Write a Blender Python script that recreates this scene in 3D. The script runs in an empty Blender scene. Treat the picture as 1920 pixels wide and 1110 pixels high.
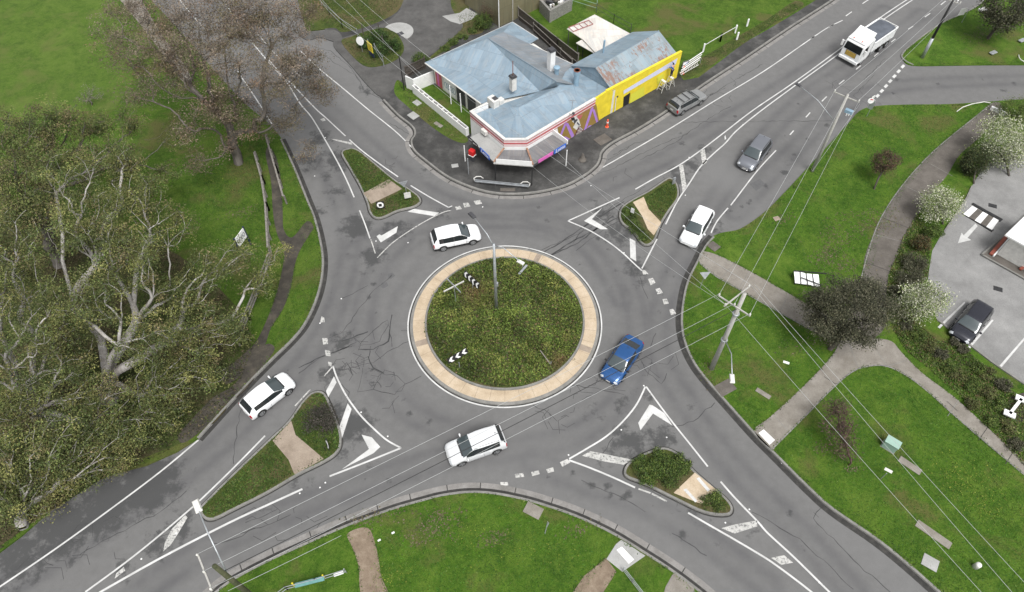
import bpy, bmesh, math, random
import numpy as np
from mathutils import Vector, Matrix
from mathutils.geometry import tessellate_polygon
S = bpy.context.scene
R_ = math.radians
random.seed(7); rng = np.random.default_rng(7)

# ---------------------------------------------------------------- camera, sky, sun, exposure
FPX, PITCH, ROLL, H = 1331.0, R_(54.2), R_(-0.5), 51.6
cam_d = bpy.data.cameras.new('camera'); cam = bpy.data.objects.new('camera', cam_d)
S.collection.objects.link(cam); S.camera = cam
cam_d.sensor_width = 36; cam_d.lens = 36 * FPX / 1920; cam_d.clip_end = 2000; cam_d.clip_start = .5
_r = Vector((1, 0, 0)); _u = Vector((0, math.sin(PITCH), math.cos(PITCH))); _f = Vector((0, math.cos(PITCH), -math.sin(PITCH)))
_c, _s = math.cos(ROLL), math.sin(ROLL)
CR = _c * _r + _s * _u; CU = -_s * _r + _c * _u
cam.matrix_world = Matrix(((CR.x, CU.x, -_f.x, 0), (CR.y, CU.y, -_f.y, 0), (CR.z, CU.z, -_f.z, H), (0, 0, 0, 1)))

W = bpy.data.worlds.new("World"); S.world = W; W.use_nodes = True
nt = W.node_tree; bg = nt.nodes['Background']
sky = nt.nodes.new('ShaderNodeTexSky'); sky.sky_type = 'NISHITA'; sky.sun_disc = False
SUN_EL, SUN_AZ = R_(62), R_(155)
sky.sun_elevation = SUN_EL; sky.sun_rotation = SUN_AZ; sky.air_density = 1.0; sky.dust_density = 3.0
hs = nt.nodes.new('ShaderNodeHueSaturation'); hs.inputs['Saturation'].default_value = 0.09
nt.links.new(sky.outputs[0], hs.inputs['Color']); nt.links.new(hs.outputs[0], bg.inputs[0]); bg.inputs[1].default_value = 0.10
sd = bpy.data.lights.new('sun', 'SUN'); sd.energy = 1.5; sd.angle = R_(24); sd.color = (1, .98, .95)
so = bpy.data.objects.new('sun', sd); S.collection.objects.link(so)
sv = Vector((math.sin(SUN_AZ) * math.cos(SUN_EL), math.cos(SUN_AZ) * math.cos(SUN_EL), math.sin(SUN_EL)))
so.rotation_euler = sv.to_track_quat('Z', 'Y').to_euler(); so.location = (0, 30, 60)
S.view_settings.view_transform = 'Standard'; S.view_settings.look = 'None'; S.view_settings.gamma = 1
S.view_settings.exposure = 0.95
S.view_settings.use_curve_mapping = False

# ---------------------------------------------------------------- helpers
def G(px, py, z=0.0):
    "survey point: where the sight line of photo pixel (px,py) meets height z"
    v = (px - 960) * CR + (555 - py) * CU + FPX * _f
    t = (z - H) / v.z
    return Vector((v.x * t, v.y * t, z))
def GP(pts, z=0.0): return [G(p[0], p[1], z) for p in pts]
def yaw_of(a, b): return math.atan2(b.y - a.y, b.x - a.x)

def link(o): S.collection.objects.link(o); return o
def tag(o, label=None, cat=None, group=None, kind=None):
    if label: o['label'] = label
    if cat: o['category'] = cat
    if group: o['group'] = group
    if kind: o['kind'] = kind
    return o
def empty(name, loc, rz=0, label=None, cat=None, group=None):
    o = bpy.data.objects.new(name, None); link(o); o.location = loc; o.rotation_euler = (0, 0, rz); o.empty_display_size = .3
    return tag(o, label, cat, group)
def copy_tree(o, parent=None):
    c = o.copy(); link(c); c.parent = parent
    for ch in list(o.children): copy_tree(ch, c)
    return c

class MB:
    def __init__(s): s.v = []; s.f = []; s.m = []; s.mi = 0; s.xf = None
    def mat(s, i): s.mi = i; return s
    def add(s, vs, fs):
        b = len(s.v)
        if s.xf is not None: vs = [s.xf @ Vector(v) for v in vs]
        s.v += [tuple(v) for v in vs]; s.f += [tuple(i + b for i in f) for f in fs]; s.m += [s.mi] * len(fs)
        return s
    def box(s, c, d, rz=0, taper=1.0):
        x, y, z = d[0] / 2, d[1] / 2, d[2] / 2; q = []
        for k, (sx, sy, sz) in enumerate([(-1,-1,-1),(1,-1,-1),(1,1,-1),(-1,1,-1),(-1,-1,1),(1,-1,1),(1,1,1),(-1,1,1)]):
            t = taper if sz > 0 else 1
            p = Vector((sx * x * t, sy * y * t, sz * z)); p.rotate(Matrix.Rotation(rz, 3, 'Z')) if rz else None
            q.append(p + Vector(c))
        return s.add(q, [(0,3,2,1),(4,5,6,7),(0,1,5,4),(1,2,6,5),(2,3,7,6),(3,0,4,7)])
    def bar(s, a, b, w, h=None, up=(0,0,1)):
        a, b = Vector(a), Vector(b); h = h or w; d = (b - a).normalized(); u = Vector(up)
        if abs(d.dot(u)) > .98: u = Vector((1, 0, 0))
        r = d.cross(u).normalized(); u = r.cross(d)
        q = [p + r * (w/2*i) + u * (h/2*j) for p in (a, b) for i, j in ((-1,-1),(1,-1),(1,1),(-1,1))]
        return s.add(q, [(0,1,2,3),(7,6,5,4),(0,4,5,1),(1,5,6,2),(2,6,7,3),(3,7,4,0)])
    def cyl(s, a, b, r0, r1=None, n=12, caps=True):
        return s.tube([a, b], [r0, r0 if r1 is None else r1], n, caps)
    def tube(s, pts, rad, n=8, caps=True):
        pts = [Vector(p) for p in pts]
        if not hasattr(rad, '__len__'): rad = [rad] * len(pts)
        q = []; fs = []; ref = None
        for i, p in enumerate(pts):
            d = (pts[min(i+1, len(pts)-1)] - pts[max(i-1, 0)])
            d = d.normalized() if d.length > 1e-9 else Vector((0,0,1))
            if ref is None: ref = Vector((0,0,1)) if abs(d.z) < .9 else Vector((1,0,0))
            r = d.cross(ref).normalized(); u = r.cross(d).normalized(); ref = u
            for k in range(n):
                a = 2*math.pi*k/n; q.append(p + (r*math.cos(a) + u*math.sin(a)) * rad[i])
        for i in range(len(pts)-1):
            for k in range(n):
                a, b = i*n+k, i*n+(k+1) % n
                fs.append((a, b, b+n, a+n))
        if caps: fs.append(tuple(range(n))[::-1]); fs.append(tuple((len(pts)-1)*n+k for k in range(n)))
        return s.add(q, fs)
    def lathe(s, c, prof, n=16):
        q = []; fs = []; c = Vector(c)
        for r, z in prof:
            for k in range(n):
                a = 2*math.pi*k/n; q.append(c + Vector((r*math.cos(a), r*math.sin(a), z)))
        for i in range(len(prof)-1):
            for k in range(n):
                a, b = i*n+k, i*n+(k+1) % n; fs.append((a, b, b+n, a+n))
        fs.append(tuple(range(n))[::-1]); fs.append(tuple((len(prof)-1)*n+k for k in range(n)))
        return s.add(q, fs)
    def poly(s, pts):
        return s.add(pts, [tuple(t) for t in tris(pts)])
    def prism(s, pts, z0, z1, bottom=False):
        n = len(pts); a = [(p[0], p[1], z1) for p in pts]; b = [(p[0], p[1], z0) for p in pts]
        T = tris(a); fs = [tuple(t) for t in T]
        ccw = sum(pts[i][0]*pts[(i+1)%n][1]-pts[(i+1)%n][0]*pts[i][1] for i in range(n)) > 0
        for i in range(n):
            j = (i+1) % n; fs.append((i, i+n, j+n, j) if ccw else (i, j, j+n, i+n))
        if bottom: fs += [tuple(k+n for k in t)[::-1] for t in T]
        return s.add(a + b, fs)
    def strip(s, L, R):
        n = len(L); return s.add(list(L) + list(R), [(i, i+1, n+i+1, n+i) for i in range(n-1)])
    def build(s, name, mats, parent=None, smooth=False, bevel=0):
        me = bpy.data.meshes.new(name); me.from_pydata(s.v, [], s.f)
        if not isinstance(mats, (list, tuple)): mats = [mats]
        for m in mats: me.materials.append(m)
        me.polygons.foreach_set('material_index', s.m)
        if smooth: me.polygons.foreach_set('use_smooth', [True]*len(s.f))
        me.update()
        o = link(bpy.data.objects.new(name, me)); o.parent = parent
        if bevel:
            b = o.modifiers.new('b', 'BEVEL'); b.width = bevel; b.segments = 2; b.limit_method = 'ANGLE'
        return o

def tris(pts):
    P = [Vector((p[0], p[1], p[2] if len(p) > 2 else 0)) for p in pts]
    T = tessellate_polygon([P]); out = []
    for t in T:
        a, b, c = (P[i] for i in t)
        n = (b-a).cross(c-a)
        out.append(t if n.z >= 0 else (t[0], t[2], t[1]))
    return out

def smooth_line(pts, n=6, closed=False):
    P = [np.array(p, float) for p in pts]; out = []; m = len(P)
    rngi = range(m if closed else m-1)
    for i in rngi:
        if closed: a, b, c, d = P[(i-1) % m], P[i], P[(i+1) % m], P[(i+2) % m]
        else: a, b, c, d = P[max(i-1, 0)], P[i], P[i+1], P[min(i+2, m-1)]
        for k in range(n):
            t = k/n
            out.append(.5*((2*b)+(-a+c)*t+(2*a-5*b+4*c-d)*t*t+(-a+3*b-3*c+d)*t**3))
    if not closed: out.append(P[-1])
    return [Vector(o) for o in out]
def offset(pts, d, closed=False):
    "shift a polyline sideways in the ground plane; + = left of travel"
    n = len(pts); out = []
    for i, p in enumerate(pts):
        a = pts[(i-1) % n] if (closed or i > 0) else pts[i]
        b = pts[(i+1) % n] if (closed or i < n-1) else pts[i]
        t = Vector((b[0]-a[0], b[1]-a[1], 0)); t = t.normalized() if t.length > 1e-9 else Vector((1,0,0))
        out.append(Vector((p[0]-t.y*d, p[1]+t.x*d, p[2] if len(p) > 2 else 0)))
    return out

# ---------------------------------------------------------------- materials
def lin(c): return tuple(((x/255)/12.92 if x/255 <= .04045 else ((x/255+.055)/1.055)**2.4) for x in c)
class NT:
    def __init__(s, name):
        s.m = bpy.data.materials.new(name); s.m.use_nodes = True; s.t = s.m.node_tree
        s.b = s.t.nodes['Principled BSDF']; s.b.inputs['Roughness'].default_value = .8
        s.tc = s.t.nodes.new('ShaderNodeTexCoord')
    def n(s, k, **kw):
        x = s.t.nodes.new('ShaderNode' + k)
        for a, v in kw.items():
            if a in x.inputs: x.inputs[a].default_value = v
            else: setattr(x, a, v)
        return x
    def l(s, a, b): s.t.links.new(a, b)
    def mapping(s, scale=(1,1,1), src='Object', rot=(0,0,0)):
        m = s.n('Mapping'); m.inputs['Scale'].default_value = scale; m.inputs['Rotation'].default_value = rot
        s.l(s.tc.outputs[src], m.inputs['Vector']); return m.outputs[0]
    def noise(s, scale, vec=None, detail=4, rough=.6, dist=0):
        x = s.n('TexNoise'); x.inputs['Scale'].default_value = scale; x.inputs['Detail'].default_value = detail
        x.inputs['Roughness'].default_value = rough; x.inputs['Distortion'].default_value = dist
        s.l(vec if vec is not None else s.tc.outputs['Object'], x.inputs['Vector']); return x.outputs['Fac']
    def ramp(s, fac, stops):
        x = s.n('ValToRGB'); e = x.color_ramp.elements
        while len(e) < len(stops): e.new(.5)
        for i, (p, c) in enumerate(stops):
            e[i].position = p; e[i].color = (*c[:3], 1) if len(c) >= 3 else (c[0],)*3 + (1,)
        s.l(fac, x.inputs[0]); return x.outputs[0]
    def mix(s, fac, a, b, mode='MIX'):
        x = s.n('MixRGB', blend_type=mode)
        for i, v in ((0, fac), (1, a), (2, b)):
            if hasattr(v, 'is_linked') or hasattr(v, 'links'): s.l(v, x.inputs[i])
            else: x.inputs[i].default_value = v if i == 0 else (*v[:3], 1)
        return x.outputs[0]
    def attr(s, name): x = s.n('Attribute', attribute_name=name); return x
    def bump(s, h, strength=.3, dist=.05):
        x = s.n('Bump'); x.inputs['Strength'].default_value = strength; x.inputs['Distance'].default_value = dist
        s.l(h, x.inputs['Height']); s.l(x.outputs[0], s.b.inputs['Normal'])
    def base(s, c):
        if hasattr(c, 'is_linked') or hasattr(c, 'links'): s.l(c, s.b.inputs['Base Color'])
        else: s.b.inputs['Base Color'].default_value = (*c[:3], 1)
    def rough(s, r):
        if hasattr(r, 'links'): s.l(r, s.b.inputs['Roughness'])
        else: s.b.inputs['Roughness'].default_value = r
def simple(name, c, rough=.7, metal=0, var=.18, scale=3.0, coat=0, spec=None):
    m = NT(name)
    if var: m.base(m.ramp(m.noise(scale, detail=5), [(.3, [x*(1-var) for x in c]), (.7, [min(1, x*(1+var)) for x in c])]))
    else: m.base(c)
    m.rough(rough); m.b.inputs['Metallic'].default_value = metal
    if coat: m.b.inputs['Coat Weight'].default_value = coat; m.b.inputs['Coat Roughness'].default_value = .06
    if spec is not None: m.b.inputs['Specular IOR Level'].default_value = spec
    return m.m

def grass_mat(name, dark, mid, light, dry, dryamt=.6, s=1.0, con=.55):
    m = NT(name)
    big = m.noise(.16*s, detail=5, rough=.65, dist=.4); med = m.noise(.55*s, detail=7, rough=.75); fine = m.noise(3.2*s, detail=6, rough=.8)
    tex = m.noise(15, detail=5, rough=.85)
    mp = m.mapping((1,1,1)); pat = m.noise(.31, mp, 6, .7, .8)
    c = m.mix(m.ramp(med, [(.40, (0,0,0)), (.60, (1,1,1))]), dark, mid)
    c = m.mix(m.ramp(pat, [(.50, (0,0,0)), (.66, (.9,.9,.9))]), c, light)
    c = m.mix(m.ramp(fine, [(.46, (0,0,0)), (.68, (.7,.7,.7))]), c, [light[0]*1.1, light[1]*1.05, light[2]*1.2])
    c = m.mix(m.ramp(big, [(dryamt-.05, (0,0,0)), (dryamt+.06, (.9,.9,.9))]), c, dry)
    c = m.mix(m.ramp(tex, [(.36, (.8,.8,.8)), (.50, (0,0,0))]), c, [x*(1-con) for x in dark])
    c = m.mix(m.ramp(tex, [(.55, (0,0,0)), (.72, (.45,.45,.45))]), c, [light[0]*1.5, light[1]*1.3, light[2]*2])
    m.base(c); m.rough(.9); m.b.inputs['Specular IOR Level'].default_value = .15
    hh = m.n('Math', operation='ADD'); m.l(fine, hh.inputs[0]); m.l(tex, hh.inputs[1])
    m.bump(hh.outputs[0], .9, .10); return m.m
M = {}
M['grass'] = grass_mat('grass_mat', (.037,.082,.009), (.064,.128,.013), (.105,.168,.024), (.112,.108,.038), .575)
M['grass_field'] = grass_mat('grass_field_mat', (.056,.106,.016), (.082,.145,.020), (.115,.175,.032), (.120,.145,.040), .57, 1.1, .45)
M['grass_park'] = grass_mat('grass_park_mat', (.038,.092,.009), (.068,.145,.013), (.112,.185,.024), (.118,.120,.038), .585)
M['grass_rough'] = grass_mat('grass_rough_mat', (.036,.062,.014), (.062,.090,.018), (.100,.115,.030), (.120,.098,.050), .53, 1.5)
M['leaf_floor'] = grass_mat('leaf_floor_mat', (.034,.054,.013), (.056,.080,.018), (.085,.105,.030), (.095,.076,.044), .52, 1.5)

def asphalt():
    m = NT('asphalt_mat')
    a = m.attr('wear'); sep = m.n('SeparateColor'); m.l(a.outputs['Color'], sep.inputs[0])
    big = m.noise(.12, detail=4); med = m.noise(1.3, detail=6, rough=.7); fine = m.noise(30, detail=3, rough=.8)
    c = m.ramp(med, [(.3, (.128,.126,.123)), (.7, (.162,.160,.157))])
    c = m.mix(m.ramp(big, [(.35, (.12,.12,.12)), (.65, (0,0,0))]), c, (.10,.10,.103))
    wv = m.n('Math', operation='MULTIPLY'); m.l(sep.outputs[0], wv.inputs[0]); m.l(m.ramp(m.noise(.35, detail=5), [(.3,(.35,.35,.35)),(.7,(1,1,1))]), wv.inputs[1])
    c = m.mix(wv.outputs[0], c, (.070,.069,.073))          # tyre polished lanes
    c = m.mix(sep.outputs[2], c, (.165,.164,.162))          # pale worn aggregate
    wn = m.noise(1.1, detail=7, rough=.75)
    wm = m.n('Math', operation='MULTIPLY_ADD'); m.l(wn, wm.inputs[0]); wm.inputs[1].default_value = 1.5; 
    sub = m.n('Math', operation='SUBTRACT'); m.l(sep.outputs[1], sub.inputs[0]); sub.inputs[1].default_value = .86
    m.l(sub.outputs[0], wm.inputs[2])
    wf = m.ramp(wm.outputs[0], [(.40, (0,0,0)), (.62, (.85,.85,.85))])
    c = m.mix(wf, c, (.035,.036,.036))                       # dark damp grime
    c = m.mix(m.ramp(fine, [(.35, (.5,.5,.5)), (.6, (0,0,0))]), c, (.085,.085,.087))
    m.base(c); m.rough(.86)
    m.bump(fine, .25, .02); return m.m
M['asphalt'] = asphalt()
def ground_mix(name, cols, scale=1.0, rough=.9, bumpd=.03, fine=18):
    m = NT(name); a = m.noise(scale, detail=7, rough=.72); b = m.noise(fine, detail=4, rough=.8)
    n = len(cols); c = m.ramp(a, [(.28 + .44*i/(n-1), cols[i]) for i in range(n)])
    c = m.mix(m.ramp(b, [(.3, (.55,.55,.55)), (.55, (0,0,0))]), c, [x*.6 for x in cols[0]])
    m.base(c); m.rough(rough); m.bump(b, .5, bumpd); return m.m
M['old_bitumen'] = ground_mix('old_bitumen_mat', [(.050,.048,.046), (.085,.083,.080), (.125,.120,.115)], .5)
M['damp_bitumen'] = ground_mix('damp_bitumen_mat', [(.018,.018,.018), (.050,.049,.047), (.125,.122,.117)], .38)
M['concrete'] = ground_mix('concrete_mat', [(.155,.138,.115), (.225,.205,.178), (.295,.275,.245)], .8)
M['concrete_dark'] = ground_mix('concrete_dark_mat', [(.075,.066,.057), (.115,.102,.089), (.165,.148,.132)], .7)
M['concrete_light'] = ground_mix('concrete_light_mat', [(.26,.26,.25), (.34,.34,.33), (.42,.42,.41)], .35)
M['carpark'] = ground_mix('carpark_mat', [(.145,.143,.14), (.23,.228,.224), (.31,.308,.30)], .22)
M['kerb'] = ground_mix('kerb_mat', [(.13,.128,.12), (.21,.205,.19), (.28,.27,.255)], 1.2)
M['gutter'] = ground_mix('gutter_mat', [(.14,.135,.125), (.22,.21,.20), (.29,.28,.27)], 1.0)
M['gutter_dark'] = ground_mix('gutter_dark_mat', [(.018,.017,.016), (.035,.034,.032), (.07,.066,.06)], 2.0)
M['dirt'] = ground_mix('dirt_mat', [(.13,.095,.065), (.21,.16,.115), (.29,.235,.175)], 1.4)
M['mud'] = ground_mix('mud_mat', [(.025,.022,.018), (.055,.048,.038), (.11,.095,.07)], .9)
M['lichen'] = ground_mix('moss_dirt_mat', [(.035,.045,.018), (.07,.075,.035), (.12,.11,.07)], 2.0)
M['pave'] = ground_mix('apron_paving_mat', [(.36,.28,.19), (.48,.385,.275), (.56,.47,.36)], .7)
M['crossing'] = ground_mix('crossing_slab_mat', [(.20,.16,.12), (.29,.235,.185), (.36,.30,.24)], 1.0)
M['paint'] = None
def paint(name, lo, hi, chip=.38):
    m = NT(name); a = m.noise(5, detail=7, rough=.8); b = m.noise(.8, detail=3)
    c = m.mix(m.ramp(b, [(.3,(0,0,0)),(.7,(1,1,1))]), lo, hi)
    c = m.mix(m.ramp(a, [(chip-.04, (1,1,1)), (chip+.03, (0,0,0))]), c, (.12,.12,.12))
    m.base(c); m.rough(.7); return m.m
M['paint'] = paint('road_paint_mat', (.42,.42,.41), (.60,.60,.59))
M['paint_old'] = paint('worn_road_paint_mat', (.36,.36,.34), (.54,.53,.51), .46)
M['sealant'] = simple('crack_sealant_mat', (.034,.034,.035), .7, var=.4)
M['patch'] = ground_mix('asphalt_patch_mat', [(.085,.085,.087), (.105,.105,.107), (.12,.12,.12)], 2)
M['galv'] = simple('galvanised_steel_mat', (.42,.44,.46), .45, .6)
M['wood_grey'] = simple('weathered_wood_mat', (.20,.185,.165), .85, var=.35, scale=6)
M['wood_dark'] = simple('dark_timber_mat', (.075,.062,.052), .85, var=.35, scale=6)
M['concrete_pole'] = simple('concrete_pole_mat', (.38,.37,.345), .8, var=.15, scale=4)
M['wood_pole'] = simple('timber_pole_mat', (.15,.14,.13), .85, var=.3, scale=5)
M['black_pole'] = simple('blackened_pole_mat', (.016,.016,.016), .7)
M['white'] = simple('white_paint_mat', (.76,.76,.75), .5, var=.06)
M['offwhite'] = simple('aged_white_mat', (.60,.59,.56), .6, var=.16)
M['black'] = simple('black_mat', (.015,.015,.016), .6)
M['dark'] = simple('dark_grey_mat', (.05,.05,.055), .7)
M['wire'] = simple('cable_mat', (.40,.41,.41), .5, var=0)
M['red'] = simple('red_mat', (.55,.02,.02), .4, var=.05)
M['orange'] = simple('orange_mat', (.75,.10,.04), .5, var=.08)
M['blue'] = simple('blue_mat', (.03,.12,.50), .5, var=.05)
M['navy'] = simple('navy_mat', (.012,.018,.06), .5)
M['yellow'] = simple('yellow_paint_mat', (.70,.56,.035), .6, var=.13, scale=1.3)
M['pink'] = simple('pink_mat', (.60,.13,.42), .5, var=.06)
M['green_box'] = simple('pale_green_mat', (.27,.40,.34), .5, var=.06)

def structure(o): o['kind'] = 'structure'; return o
# ================================================================ GROUND
gb = MB(); gb.add([(-600,-500,-.05),(600,-500,-.05),(600,900,-.05),(-600,900,-.05)], [(0,1,2,3)])
structure(gb.build('ground', M['grass_field']))

# lanes (photo survey) used for tyre wear and markings
LANES = [
 [(1660,18),(1560,100),(1440,178),(1330,245),(1240,300),(1120,352),(1000,395),(905,395),(820,370),(740,315),(660,245),(575,160),(500,80),(440,10)],
 [(1730,25),(1620,110),(1500,190),(1400,300),(1345,370),(1300,440),(1245,560),(1235,660),(1290,760),(1370,870),(1480,980),(1600,1110)],
 [(1530,240),(1440,330),(1380,400)],
 [(400,0),(480,80),(560,200),(610,300),(650,410),(655,480),(620,600),(560,690),(490,760),(380,860),(250,950),(80,1060),(-40,1130)],
 [(250,1120),(400,1020),(560,950),(700,900),(850,855),(980,840),(1090,810),(1170,740),(1195,640),(1180,540),(1120,450),(1000,408)],
 [(1000,865),(1090,900),(1200,940),(1320,1010),(1440,1100)],
 [(760,440),(700,520),(680,620),(720,730),(820,800),(930,830)],
 [(660,470),(760,430),(900,415),(1020,420),(1110,470),(1165,560)],
 [(1920,150),(1760,155),(1640,170),(1560,220)],
]
DAMP = [  # (px,py,radius m, strength)
 (640,300,2.2,.7),(600,260,2,.6),(700,370,1.5,.6),(668,425,2.0,.75),(700,480,1.6,.7),(745,430,2,.6),(830,400,1.5,.5),(610,330,1.5,.5),(630,360,1.8,.5),
 (600,395,1.4,.5),(690,510,1,.5),(1160,440,2.2,.6),(1130,400,1.8,.6),(1190,500,1.6,.65),(1200,530,1.2,.5),(1230,380,1.5,.4),(1270,330,1.8,.65),(1300,310,1.5,.6),
 (1320,280,1.2,.6),(1170,430,2.5,.6),(1120,380,1.5,.4),(640,640,1.6,.6),(620,700,1.4,.6),(630,780,2,.6),(665,800,1.8,.75),(640,850,1.4,.5),(700,870,1,.4),
 (560,900,1.6,.5),(500,940,1.6,.4),(340,990,1.8,.6),(300,1020,1.6,.6),(230,1070,1.5,.5),(280,905,3,.8),(200,945,3,.8),(120,990,3,.75),(40,1040,3,.7),
 (1150,850,1.6,.5),(1180,830,2.2,.65),(1240,820,1.6,.65),(1210,870,1.4,.5),(1110,770,1.6,.45),(1165,760,1.4,.5),(1210,740,1.2,.5),(1130,870,1.2,.4),(1300,940,2,.5),
 (1340,990,2,.4),(1420,990,1.4,.4),(1500,30,2.5,.4),(580,300,2.4,.6),(590,440,1.6,.35),(720,95,2,.4),(745,210,1.4,.5),(690,170,2,.5),(770,200,1,.4),(800,320,1.2,.5),
 (1700,185,3,.3),(1640,190,2,.4),(1480,300,1.6,.4),(1400,400,1.6,.35),(1350,430,1.5,.5),(700,520,1,.3),(720,610,1.4,.3),(700,700,1.8,.4),(640,560,1,.3),(1230,590,1.2,.35),(1100,760,1,.3)]
PALE = [(1360,330,2.0,.8),(1380,300,1.6,.5),(600,250,2.6,.7),(640,110,4,.6),(620,420,2,.4),(1440,60,3,.5),(1350,140,3,.4),(980,830,3,.3),(1420,420,2,.4),(700,200,4,.4),(1700,60,3,.4),(1200,1000,4,.25)]
x0, x1, y0, y1, st = -72., 72., 6., 100., .25
nx, ny = int((x1-x0)/st)+1, int((y1-y0)/st)+1
X, Y = np.meshgrid(np.linspace(x0, x1, nx), np.linspace(y0, y1, ny))
P = np.stack([X.ravel(), Y.ravel()], 1)
def dist_poly(P, line):
    A = np.array([(p.x, p.y) for p in line]); best = np.full(len(P), 1e9)
    for a, b in zip(A[:-1], A[1:]):
        d = b-a; t = np.clip(((P-a)@d)/max(1e-9, d@d), 0, 1)
        best = np.minimum(best, np.hypot(*(P-(a+t[:, None]*d)).T))
    return best
wear = np.zeros(len(P))
for L in LANES:
    line = smooth_line([G(*p) for p in L], 4)
    d = dist_poly(P, line)
    wear = np.maximum(wear, .55*np.exp(-((d-.80)/.42)**2) + .30*np.exp(-(d/1.3)**2))
# sweep of circulating traffic
C0 = Vector((-.65, 34.6, 0)); rr = np.hypot(P[:, 0]-C0.x, P[:, 1]-C0.y)
for q, w_ in ((10.2, .35), (12.0, .42), (13.6, .25)): wear = np.maximum(wear, w_*np.exp(-((rr-q)/.45)**2))
wear = np.clip(wear, 0, 1)
damp = np.zeros(len(P)); pale = np.zeros(len(P))
def inside(P, q):
    ins = np.zeros(len(P), bool); j = len(q)-1
    for i in range(len(q)):
        (xi, yi), (xj, yj) = q[i], q[j]
        if abs(yj-yi) > 1e-9: ins ^= ((yi > P[:,1]) != (yj > P[:,1])) & (P[:,0] < (xj-xi)*(P[:,1]-yi)/(yj-yi)+xi)
        j = i
    return ins
for poly, k in (([(1068,412),(1160,375),(1260,335),(1340,270),(1430,200),(1365,262),(1290,350),(1240,430),(1203,503),(1150,450)], .34), ([(545,155),(600,215),(655,262),(740,330),(845,386),(700,480),(665,370),(600,260)], .36), ([(622,688),(660,760),(750,840),(618,890),(500,945),(340,1000),(185,1105),(260,1030),(370,945),(500,815),(560,750)], .36), ([(1212,728),(1325,870),(1440,1000),(1540,1105),(1400,1020),(1290,965),(1180,905),(1068,862),(1170,800)], .26), ([(372,826),(200,960),(0,1100),(-60,1130),(-60,1000),(150,900),(300,850)], .36)):
    q = [(v.x, v.y) for v in (G(*a) for a in poly)]; damp[inside(P, q)] = k
_r = random.Random(5)
for L in LANES:
    for _ in range(16):
        i = _r.randrange(len(L)-1); t = _r.random(); a, b_ = L[i], L[i+1]
        DAMP.append((a[0]+(b_[0]-a[0])*t+_r.gauss(0, 14), a[1]+(b_[1]-a[1])*t+_r.gauss(0, 10), _r.uniform(.22, .55), _r.uniform(.35, .7)))
for px, py, r, k in DAMP:
    c = G(px, py); damp = np.maximum(damp, (k+.12)*np.exp(-(((P[:, 0]-c.x)**2+(P[:, 1]-c.y)**2)/(r*r*1.5))))
for px, py, r, k in PALE:
    c = G(px, py); pale = np.maximum(pale, k*np.exp(-(((P[:, 0]-c.x)**2+(P[:, 1]-c.y)**2)/(r*r*1.5))))
for poly, k in (([(1527,972),(1542,952),(1640,1012),(1790,1130),(1700,1130),(1600,1045)], .35), ([(560,245),(585,240),(600,270),(598,290),(580,300),(560,275)], .8), ([(605,90),(640,125),(690,180),(715,190),(690,160),(640,90)], .5), ([(1600,215),(1660,130),(1690,120),(1640,197)], .4)):
    q = [(v.x, v.y) for v in (G(*a) for a in poly)]; pale[inside(P, q)] = k
me = bpy.data.meshes.new('road')
V = np.column_stack([P, np.zeros(len(P))])
ii = (np.arange(ny-1)[:, None]*nx + np.arange(nx-1)[None]).ravel()
F = np.stack([ii, ii+1, ii+nx+1, ii+nx], 1)
def fill_mesh(me, V, F):
    k = F.shape[1]
    me.vertices.add(len(V)); me.vertices.foreach_set('co', np.asarray(V, np.float32).ravel())
    me.loops.add(F.size); me.loops.foreach_set('vertex_index', F.astype(np.int32).ravel())
    me.polygons.add(len(F)); me.polygons.foreach_set('loop_start', np.arange(0, F.size, k, dtype=np.int32))
    me.update(calc_edges=True)
fill_mesh(me, V, F)
at = me.color_attributes.new('wear', 'FLOAT_COLOR', 'POINT')
at.data.foreach_set('color', np.column_stack([wear, damp, pale, np.ones(len(P))]).astype(np.float32).ravel())
me.materials.append(M['asphalt'])
road = structure(link(bpy.data.objects.new('road', me)))

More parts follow.
